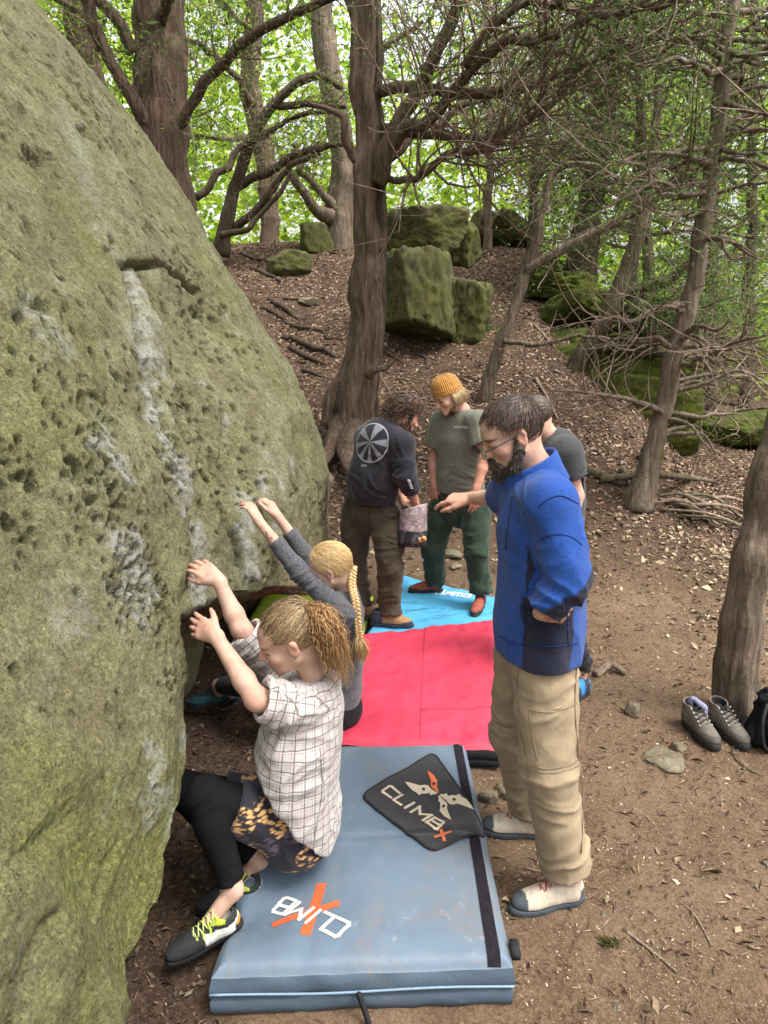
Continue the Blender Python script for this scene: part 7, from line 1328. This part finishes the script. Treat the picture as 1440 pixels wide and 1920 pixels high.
    for pts in ([(1012, 1012), (1040, 1002), (1070, 1006), (1092, 1022)], [(1010, 950), (1030, 935), (1055, 930), (1085, 945)], [(935, 1192), (960, 1205), (1000, 1212), (1050, 1212), (1085, 1205)], [(1062, 1120), (1064, 1170), (1066, 1212)], [(985, 1130), (984, 1170), (982, 1205)]): seam(tp, pts, nv, .0018)
    pl = plain('stitched_logo', (.05, .13, .40), .8); seam(tp, [(968, 962), (974, 958), (980, 968)], pl, .0015, 'logo_stroke'); seam(tp, [(966, 976), (976, 972), (986, 976)], pl, .0013, 'logo_stroke')
    rs = np.random.default_rng(14)
    # shoes
    def pt(l, C):
        x, y, z = l.T; C[(z > .03)] = (.52, .45, .35); C[(x > .232) | (z < .030)] = (.055, .065, .075); C[(x < .03) & (z < .07)] = (.075, .09, .105); C[(z > .095)] = (.40, .30, .26); C[(np.abs(y) < .016) & (x > .09) & (x < .215) & (z > .05)] = (.46, .37, .30)
    for a, fw in (('ankL', V3(-1, -.22, 0)), ('ankR', V3(-.92, .10, 0))):
        q = j[a]; f_ = nrm(fw); shoe(E, V3(q[0] + .045, q[1] + (.0 if a == 'ankL' else -.02), gz(q[0], q[1]) + .0) - f_ * .02, fw, L=.285, name='approach_shoe', upper=(.52, .45, .35), toe=(.055, .065, .075), sole=(.04, .05, .06), laces=(.32, .06, .06), collar=.10, paint=pt, h=.0052)
    # hair, beard, glasses
    dk, lt = np.array((.022, .014, .010)), np.array((.105, .068, .048)); hm = hair_material('dark_brown_hair', .45)
    def hl(l): return (l[..., 1] < .066 - .95 * np.maximum(.068 - l[..., 2], 0) ) & (l[..., 2] > -.068 + .9 * np.maximum(l[..., 1] + .06, 0)) & ~((l[..., 1] > -.030) & (l[..., 1] < .02) & (l[..., 2] < .024)) & ~((l[..., 1] > .01) & (l[..., 2] < .018))
    hair, _, _ = hair_cap(E, H, hl, lambda l: dk + (lt - dk) * (.35 + .35 * perlin(np.c_[np.arctan2(l[:, 0], l[:, 2]) * 10, l[:, 1] * 12, l[:, 2] * 4]))[:, None], hm, (.0815, .1035, .0925), .004, .012, freq=34)
    n = 1700; R0 = shell_pts(H, n, rs, .081, .103, .092, test=hl); t = np.linspace(0, 1, 8)[None, :, None]; crown = np.array((0, -.06, .10)); away = R0 - crown; away /= np.linalg.norm(away, axis=1)[:, None]
    P = R0[:, None] + away[:, None] * (.05 * t) + rs.normal(0, .003, (n, 1, 3)) * t; q_ = (P - np.array((0, -.014, .028))) / [.081, .103, .092]; P = np.array((0, -.014, .028)) + q_ / np.linalg.norm(q_, axis=-1, keepdims=True) * [.081, .103, .092] * (1.02 + .035 * np.sin(t * 2.2) + rs.uniform(0, .03, (n, 1, 1))); gq = rs.uniform(0, 1, (n, 1)) ** 1.4
    strands('hair_strands', None, H.c + H.s * (P @ H.R.T), hm, hair, .0008, seg=8, cols=dk * (1 - gq) + np.array((.17, .115, .085)) * gq)
    F = Field([H.w(-.1, -.03, -.2), H.w(.1, .14, .03)], .0042, .03)
    for q in (-1, 1): F.chain([H.w(q * .070, .008, .0), H.w(q * .066, .010, -.045), H.w(q * .052, .035, -.092), H.w(0, .080, -.113)], [.006, .015, .021, .022], .02); F.cap(H.w(q * .022, .092, -.057), H.w(q * .034, .078, -.085), .006, .013, .008)
    F.cap(H.w(-.024, .094, -.054), H.w(.024, .094, -.054), .006, .006, .008); F.ell(H.w(0, .098, -.068), np.array((.020, .022, .009)) * H.s, H.R, .006, 'd')
    V, Q = F.mesh(); l = H.l(V); V = V + vnormals(V, Q) * (.003 * perlin(l * 70) + .0025 * perlin(l * 160))[:, None]; bd = mk('beard', V, Q, hm, E, attrs={'Col': np.broadcast_to(dk * 1.3, (len(V), 3))})
    n = 1500; pick = rs.choice(len(V), n); N = vnormals(V, Q)[pick]; t = np.linspace(0, 1, 6)[None, :, None]; P = V[pick][:, None] + (N[:, None] * .0055 + (H.f * .003 - V3(0, 0, .007)) + rs.normal(0, .002, (n, 1, 3))) * t; gq = rs.uniform(0, 1, (n, 1)) ** 3; strands('beard_hairs', None, P, hm, bd, .0009, cols=dk * 1.2 * (1 - gq) + np.array((.20, .16, .13)) * gq)
    gm = plain('glasses_frame_metal', (.03, .028, .026), .35, .1, spec=.6); G = thing('glasses', H.w(0, .12, -.01), 'thin dark framed glasses worn by the bearded man in the blue fleece', 'glasses'); glass = NT('lens'); glass.b.inputs['Transmission Weight'].default_value = 1.0; glass.b.inputs['Roughness'].default_value = 0.02; glass.b.inputs['IOR'].default_value = 1.05; glass.done((.97, .98, .98), .02)
    for q in (-1, 1):
        th = np.linspace(0, 2 * np.pi, 25); ring = [H.w(q * .033 + .025 * np.sign(math.cos(a)) * abs(math.cos(a)) ** .6, .117 - .12 * abs(q * .033 + .025 * math.cos(a) - 0) * .25, -.010 + .0155 * np.sign(math.sin(a)) * abs(math.sin(a)) ** .65) for a in th]; V, Q, T = tube(ring, .0014, 6); rm = mk('rim', V, [Q, T], gm, G)
        V = np.vstack([ring[:-1], [np.mean(ring[:-1], 0)]]); mk('lens', V, np.array([[k, (k + 1) % 24, 24] for k in range(24)]), glass.m, rm)
        V, Q, T = tube(catmull([H.w(q * .059, .113, -.006), H.w(q * .074, .09, -.002), H.w(q * .079, .03, .004), H.w(q * .080, -.012, .008), H.w(q * .079, -.03, -.008)], 16), .0024, 6); mk('temple', V, [Q, T], gm, G)
    V, Q, T = tube(catmull([H.w(-.010, .115, -.006), H.w(0, .119, -.003), H.w(.010, .115, -.006)], 7), .0014, 6); mk('bridge', V, [Q, T], gm, G)
man_fleece()

# ------------------------------------------------------------------ man half hidden behind the fleece
def man_hidden():
    j = J(hipL=(1052, 1000, 3.68), hipR=(1042, 995, 3.92), kneeL=(1062, 1130, 3.68), kneeR=(1050, 1120, 3.90), ankL=(1089, 1262, 3.66), ankR=(1055, 1235, 3.92),
          shL=(1062, 850, 3.66), shR=(1036, 842, 3.98), elL=(1082, 930, 3.66), elR=(1050, 925, 4.0), wrL=(1062, 990, 3.62), wrR=(1020, 980, 3.98), neck=(1032, 822, 3.82), head=(998, 785, 3.80))
    pc = at(1048, 990, 3.80); mc = at(1050, 925, 3.8); cc = at(1046, 868, 3.81); fwd = nrm(V3(-1, 0, 0))
    E = thing('person', (pc[0], pc[1], 0.0), 'person in dark grey T shirt and black trousers mostly hidden behind the man in blue', 'person')
    H = Head(j['head'], (-.9, .0, -.40), (-.4, 0, .92), 1.02); allp = list(j.values()) + [pc]
    B = Field(allp, .011, .2); body_common(B, j, pc, mc, cc, fwd, H, .054, 1.0); hand(B, j['wrL'], V3(-.4, 0, -.9), (-.3, 1, 0), -1, 1.0, .4); hand(B, j['wrR'], V3(-.4, 0, -.9), (-.3, -1, 0), 1, 1.0, .4)
    V, Q = B.mesh(); base = (.56, .34, .25); mk('body', V, Q, skin_material('skin_medium', base), E, attrs={'Col': skin_cols(V, base, H)})
    top_garment(E, 'tee_shirt', j, pc, mc, cc, fwd, fabric('dark_grey_jersey', (.030, .031, .032), .15, .9, 12, heather=.18), .195, .18, .18, .08, {'L': .58, 'R': .58}, at(1048, 985, 3.8), (0, 0, -1), .084, .06, .010, .06, [], 21., .7, .06, .005, (7, 7, 5), None, H)
    trousers(E, 'black_trousers', j, pc, fwd, fabric('black_cotton', (.012, .012, .014), .2), .172, .105, .085, .07, .97, .09, .012, True, 23.)
    def pt(l, C): C[(np.sin(l[:, 0] * 75) > .1) & (l[:, 2] > .035) & (l[:, 0] < .2)] = (.035, .21, .52)
    for a in ('ankL', 'ankR'): q = j[a]; shoe(E, V3(q[0] + .05, q[1], gz(q[0], q[1])), V3(-.75, -.62, 0), L=.28, name='climbing_shoe', upper=(.03, .035, .045), toe=(.05, .05, .055), sole=(.02, .02, .02), collar=.09, pointy=.4, paint=pt, h=.006)
    hm = hair_material('brown_hair', .5); hair_cap(E, H, lambda l: (l[..., 1] < .06) & (l[..., 2] > -.06 + .9 * np.maximum(l[..., 1] + .05, 0)), lambda l: np.array((.05, .032, .022)) + .025 * perlin(l * 60)[:, None], hm, (.084, .106, .094), .006, .02)
man_hidden()
# ------------------------------------------------------------------ boots, bag, bucket, small plants
def boot(heel, fwd, label, up=(0, 0, 1), lace_tail=None):
    f = nrm(fwd); u = nrm(np.asarray(up, float) - f * np.dot(up, f)); r = np.cross(f, u); o = np.asarray(heel, float); R = np.stack([f, r, u], 1); k = 1.0
    def w(x, y, z): return o + f * x + r * y + u * z
    E = thing('hiking_boot', o, label, 'boot'); F = Field([w(-.03, -.06, -.02), w(.31, .06, .2)], .004, .06)
    F.ell(w(.045, 0, .055), (.05, .040, .055), R, .03); F.ell(w(.13, 0, .05), (.10, .043, .05), R, .03); F.ell(w(.225, 0, .042), (.07, .048, .040), R, .03); F.cap(w(.07, 0, .10), w(.2, 0, .055), .038, .030, .03); F.cap(w(.055, 0, .06), w(.050, 0, .15), .043, .048, .02, clip=(w(.05, 0, .145), u + f * .15)); F.cap(w(.052, 0, .19), w(.055, 0, .10), .037, .034, .006, op='d'); F.cap(w(.105, 0, .17), w(.085, 0, .11), .025, .02, .01, op='d'); F.cut(w(0, 0, .02), -u)
    V, Q = F.mesh(); l = (V - o) @ R; C = np.tile(np.array((.120, .105, .085)), (len(V), 1)); C[(l[:, 0] > .215) & (l[:, 2] < .07)] = (.075, .065, .055); C[(l[:, 2] < .042)] = (.06, .053, .046); C[(l[:, 2] > .125)] = (.16, .125, .10); C[(np.hypot(l[:, 0] - .052, l[:, 1]) < .040) & (l[:, 2] > .09)] = (.015, .015, .017); C[(l[:, 0] < .03) & (l[:, 2] < .10)] = (.05, .045, .04); C[(np.abs(l[:, 2] - .1 + .25 * (l[:, 0] - .03)) < .004) & (l[:, 0] < .1)] = (.25, .20, .15)
    up_o = mk('upper', V, Q, MATS['shoe_upper'], E, attrs={'Col': C}); n = 44; th = np.linspace(0, 2 * np.pi, n, endpoint=False); x = .147 - .155 * np.cos(th); wd = np.where(x > .14, .053, .045) * (1 - .12 * np.exp(-((x - .12) / .05) ** 2)); y = wd * np.sign(np.sin(th)) * np.abs(np.sin(th)) ** .75; VV = np.vstack([[w(.147 + (a - .147) * s_, b * s_ * (1 + .04 * (kk % 2) * (z < .02)), z) for kk, (a, b) in enumerate(zip(x, y))] for s_, z in ((.98, 0), (1.02, .008), (1.0, .02), (1.0, .03), (.93, .036))]); j = np.arange(n); j2 = (j + 1) % n; QQ = np.vstack([np.stack([i * n + j, i * n + j2, (i + 1) * n + j2, (i + 1) * n + j], 1) for i in range(4)]); mk('sole', VV, QQ, plain('boot_rubber', (.022, .021, .02), .8, .3, 80), E)
    lm = plain('boot_lace', (.03, .027, .025), .9); em = plain('boot_eyelet', (.45, .43, .40), .35)
    for i in range(5):
        x0 = .10 + .022 * i; z0 = .134 - .0125 * i; V, Q, T = tube(catmull([w(x0, -.030, z0), w(x0 + .008, 0, z0 + .014), w(x0 + .016, .030, z0 - .006)], 8), .0034, 5); mk('lace', V, [Q, T], lm, up_o)
        for s in (-1, 1): V, Q, T = tube([w(x0, s * .029, z0 - .006), w(x0, s * .035, z0 + .003)], .0042, 6); mk('eyelet', V, [Q, T], em, up_o)
    V, Q, T = tube(catmull([w(.055, .03, .14), w(.1, .04, .16), w(.13, .01, .135), w(.11, -.03, .11), w(.14, -.05, .08)], 18), .0032, 5); mk('lace', V, [Q, T], lm, up_o)
    if lace_tail: P = [o_ for o_ in lace_tail]; V, Q, T = tube(catmull(P, 20), .003, 5); mk('lace', V, [Q, T], lm, up_o)
    return E
b1 = on_ground(1283, 1356); fw = on_ground(1332, 1402) - b1; fw[2] *= .6
boot(b1 + V3(0, 0, .006), fw, 'grey brown hiking boot nearer the camera with a sock stuffed inside')
b2 = on_ground(1330, 1352); fw2 = on_ground(1376, 1392) - b2; fw2[2] *= .6
boot(b2 + V3(0, 0, .006), fw2, 'grey brown hiking boot against the tree trunk with trailing lace', lace_tail=[b2 + V3(.09, -.06, .10), b2 + V3(.12, -.12, .04), on_ground(1372, 1412) + V3(0, 0, .006), on_ground(1395, 1440) + V3(0, 0, .006), on_ground(1430, 1462) + V3(0, 0, .006)])
q = b1 + nrm(fw) * .06 + V3(0, 0, .15); V, Q, T = tube(catmull([q + V3(-.015, .01, -.03), q + V3(-.005, 0, .025), q + V3(.025, -.02, .005), q + V3(.045, -.035, -.01), q + V3(.055, -.03, -.05)], 20), np.interp(np.linspace(0, 1, 20), [0, .3, .7, 1], [.012, .014, .018, .012]), 8, rough=.2); tag(mk('sock', V, [Q, T], fabric('lilac_sock', (.22, .22, .33), .3, .95, 60), loc=q), 'lilac grey sock hanging out of the nearer boot', 'sock')
# bag
gb_ = on_ground(1424, 1395); F = Field([gb_ + V3(-.12, -.12, 0), gb_ + V3(.22, .16, .3)], .006, .1); F.ell(gb_ + V3(.07, .02, .11), (.11, .10, .13), k=.05); F.ell(gb_ + V3(.03, .0, .05), (.10, .11, .08), k=.05); F.cap(gb_ + V3(.04, .02, .2), gb_ + V3(.02, .02, .25), .06, .045, .04); F.cut(gb_ + V3(0, 0, .003), (0, 0, -1)); V, Q = F.mesh(); V = wrinkle(V, Q, .014, (14, 14, 8), [(gb_ + V3(.03, -.05, .15), (.6, 0, .7), .15, .02, 40)], 3.)
E = thing('rucksack', gb_, 'black rucksack leaning on the tree trunk at the right edge', 'bag'); sk = mk('sack', V, Q, fabric('black_nylon', (.010, .011, .012), .25, .5, 20, sheen=0.), E); V, Q, T = tube(catmull([gb_ + V3(-.01, -.03, .24), gb_ + V3(-.05, -.08, .16), gb_ + V3(-.04, -.10, .05), gb_ + V3(.0, -.10, .01)], 16), .010, 5); mk('shoulder_strap', V, [Q, T], plain('black_strap', (.012, .012, .013), .7), E)
# chalk bucket in the man's hands
def chalk_bucket():
    top = at(776, 952, 4.42); bot = at(771, 1020, 4.40); ax = nrm(top - bot); ax = nrm(ax + V3(.0, 0, .0)); L = np.linalg.norm(top - bot); e1 = nrm(np.cross(ax, V3(0, 1, 0))); e2 = np.cross(ax, e1); E = thing('chalk_bucket', bot, 'black and mauve patterned chalk bucket held by the curly haired man', 'chalk bucket')
    n = 40; th = np.linspace(0, 2 * np.pi, n, endpoint=False)
    def ring(t, r, tilt=0.): return np.array([bot + ax * (L * t + tilt * math.cos(a - 2.6)) + e1 * r * math.cos(a) * (1 + .04 * math.sin(3 * a + t * 9)) + e2 * r * math.sin(a) for a in th])
    def loft(rs, nm, mat): V = np.vstack(rs); m = len(rs); i = np.arange(m - 1)[:, None] * n; j = np.arange(n)[None]; j2 = (j + 1) % n; return mk(nm, V, np.stack([i + j, i + j2, i + n + j2, i + n + j], -1).reshape(-1, 4), mat, E)
    tm = NT('mauve_camouflage'); co = tm.coord(); c = tm.ramp(tm.noise(co, 30, 4, .6, 1.2), [(.35, (.12, .095, .105)), (.5, (.24, .18, .19)), (.65, (.38, .31, .31))]); mm = tm.done(c, .9, tm.bump(tm.noise(co, 200, 3), .002)); bm = NT('dusty_black_canvas'); co = bm.coord(); c = bm.mix(bm.math('MULTIPLY', bm.ramp(bm.noise(co, 24, 5, .75), [(.5, 0.), (.75, 1.)]), .5), (.018, .018, .022), (.32, .32, .34)); bmm = bm.done(c, .9)
    loft([ring(-.02, .001), ring(-.02, .088), ring(.0, .100), ring(.2, .104), ring(.42, .100)], 'base_panel', bmm); loft([ring(.41, .098), ring(.6, .094), ring(.8, .090), ring(.98, .088, .035), ring(1.0, .085, .035), ring(.97, .081, .035), ring(.6, .08), ring(.4, .08)], 'upper_panel', mm)
    V, Q, T = tube(np.vstack([ring(1.0, .086, .035), ring(1.0, .086, .035)[:1]]), .0035, 5); mk('rim', V, [Q, T], plain('pale_rim', (.5, .47, .46), .8), E); p = ring(.16, .105)[np.argmin(ring(.16, .105)[:, 1] - .35 * ring(.16, .105)[:, 0])]
    for dx in (-.012, .012): V, Q, T = tube([p + V3(.030 + dx, .012, .012 + dx * .4), p + V3(.030 + dx, .004, .012 + dx * .4)], .019, 10); mk('patch', V, [Q, T], plain('tan_patch', (.50, .31, .13), .8), E)
    h = ring(.9, .095); V, Q, T = tube(catmull([h[3] + V3(0, 0, .02), h[3] + V3(.04, 0, .03), h[3] + V3(.05, 0, -.03), h[3] + V3(.02, 0, -.07)], 12), .010, 4); mk('strap', V, [Q, T], plain('dark_strap', (.03, .03, .035), .8), E)
chalk_bucket()
# small plants
def plant(px, py, n, size, label, cols, name='fern', spread=.12, h=.12):
    g = on_ground(px, py); E = thing(name, g, label, 'plant'); mb = MB(); rs = np.random.default_rng(int(px))
    p = g + rs.normal(0, 1, (n, 3)) * [spread, spread * .6, 0] + np.c_[np.zeros((n, 2)), rs.uniform(.01, h, n)]; leaves('leaves', p, size, np.asarray(cols)[rs.choice(len(cols), n)], E, .35, -.2); V, Q, T = tube([g, g + V3(.01, 0, h)], .004, 4); mk('stem', V, [Q, T], TWIG, E)
GRN = [(.07, .14, .03), (.10, .19, .05), (.05, .10, .02)]
plant(862, 598, 220, .07, 'green leafy plant at the foot of the boulder stack', GRN, 'leafy_plant', .25, .16); plant(915, 622, 60, .06, 'small green seedling on the bank right of the boulder stack', GRN, 'leafy_plant', .12, .08); plant(1143, 1778, 90, .02, 'dark green moss tuft on the earth at lower right', [(.08, .085, .035), (.11, .11, .05)], 'moss_tuft', .02, .015); plant(835, 640, 160, .05, 'grassy moss patch below the boulder stack', [(.10, .12, .03), (.07, .09, .02)], 'moss_tuft', .35, .05)
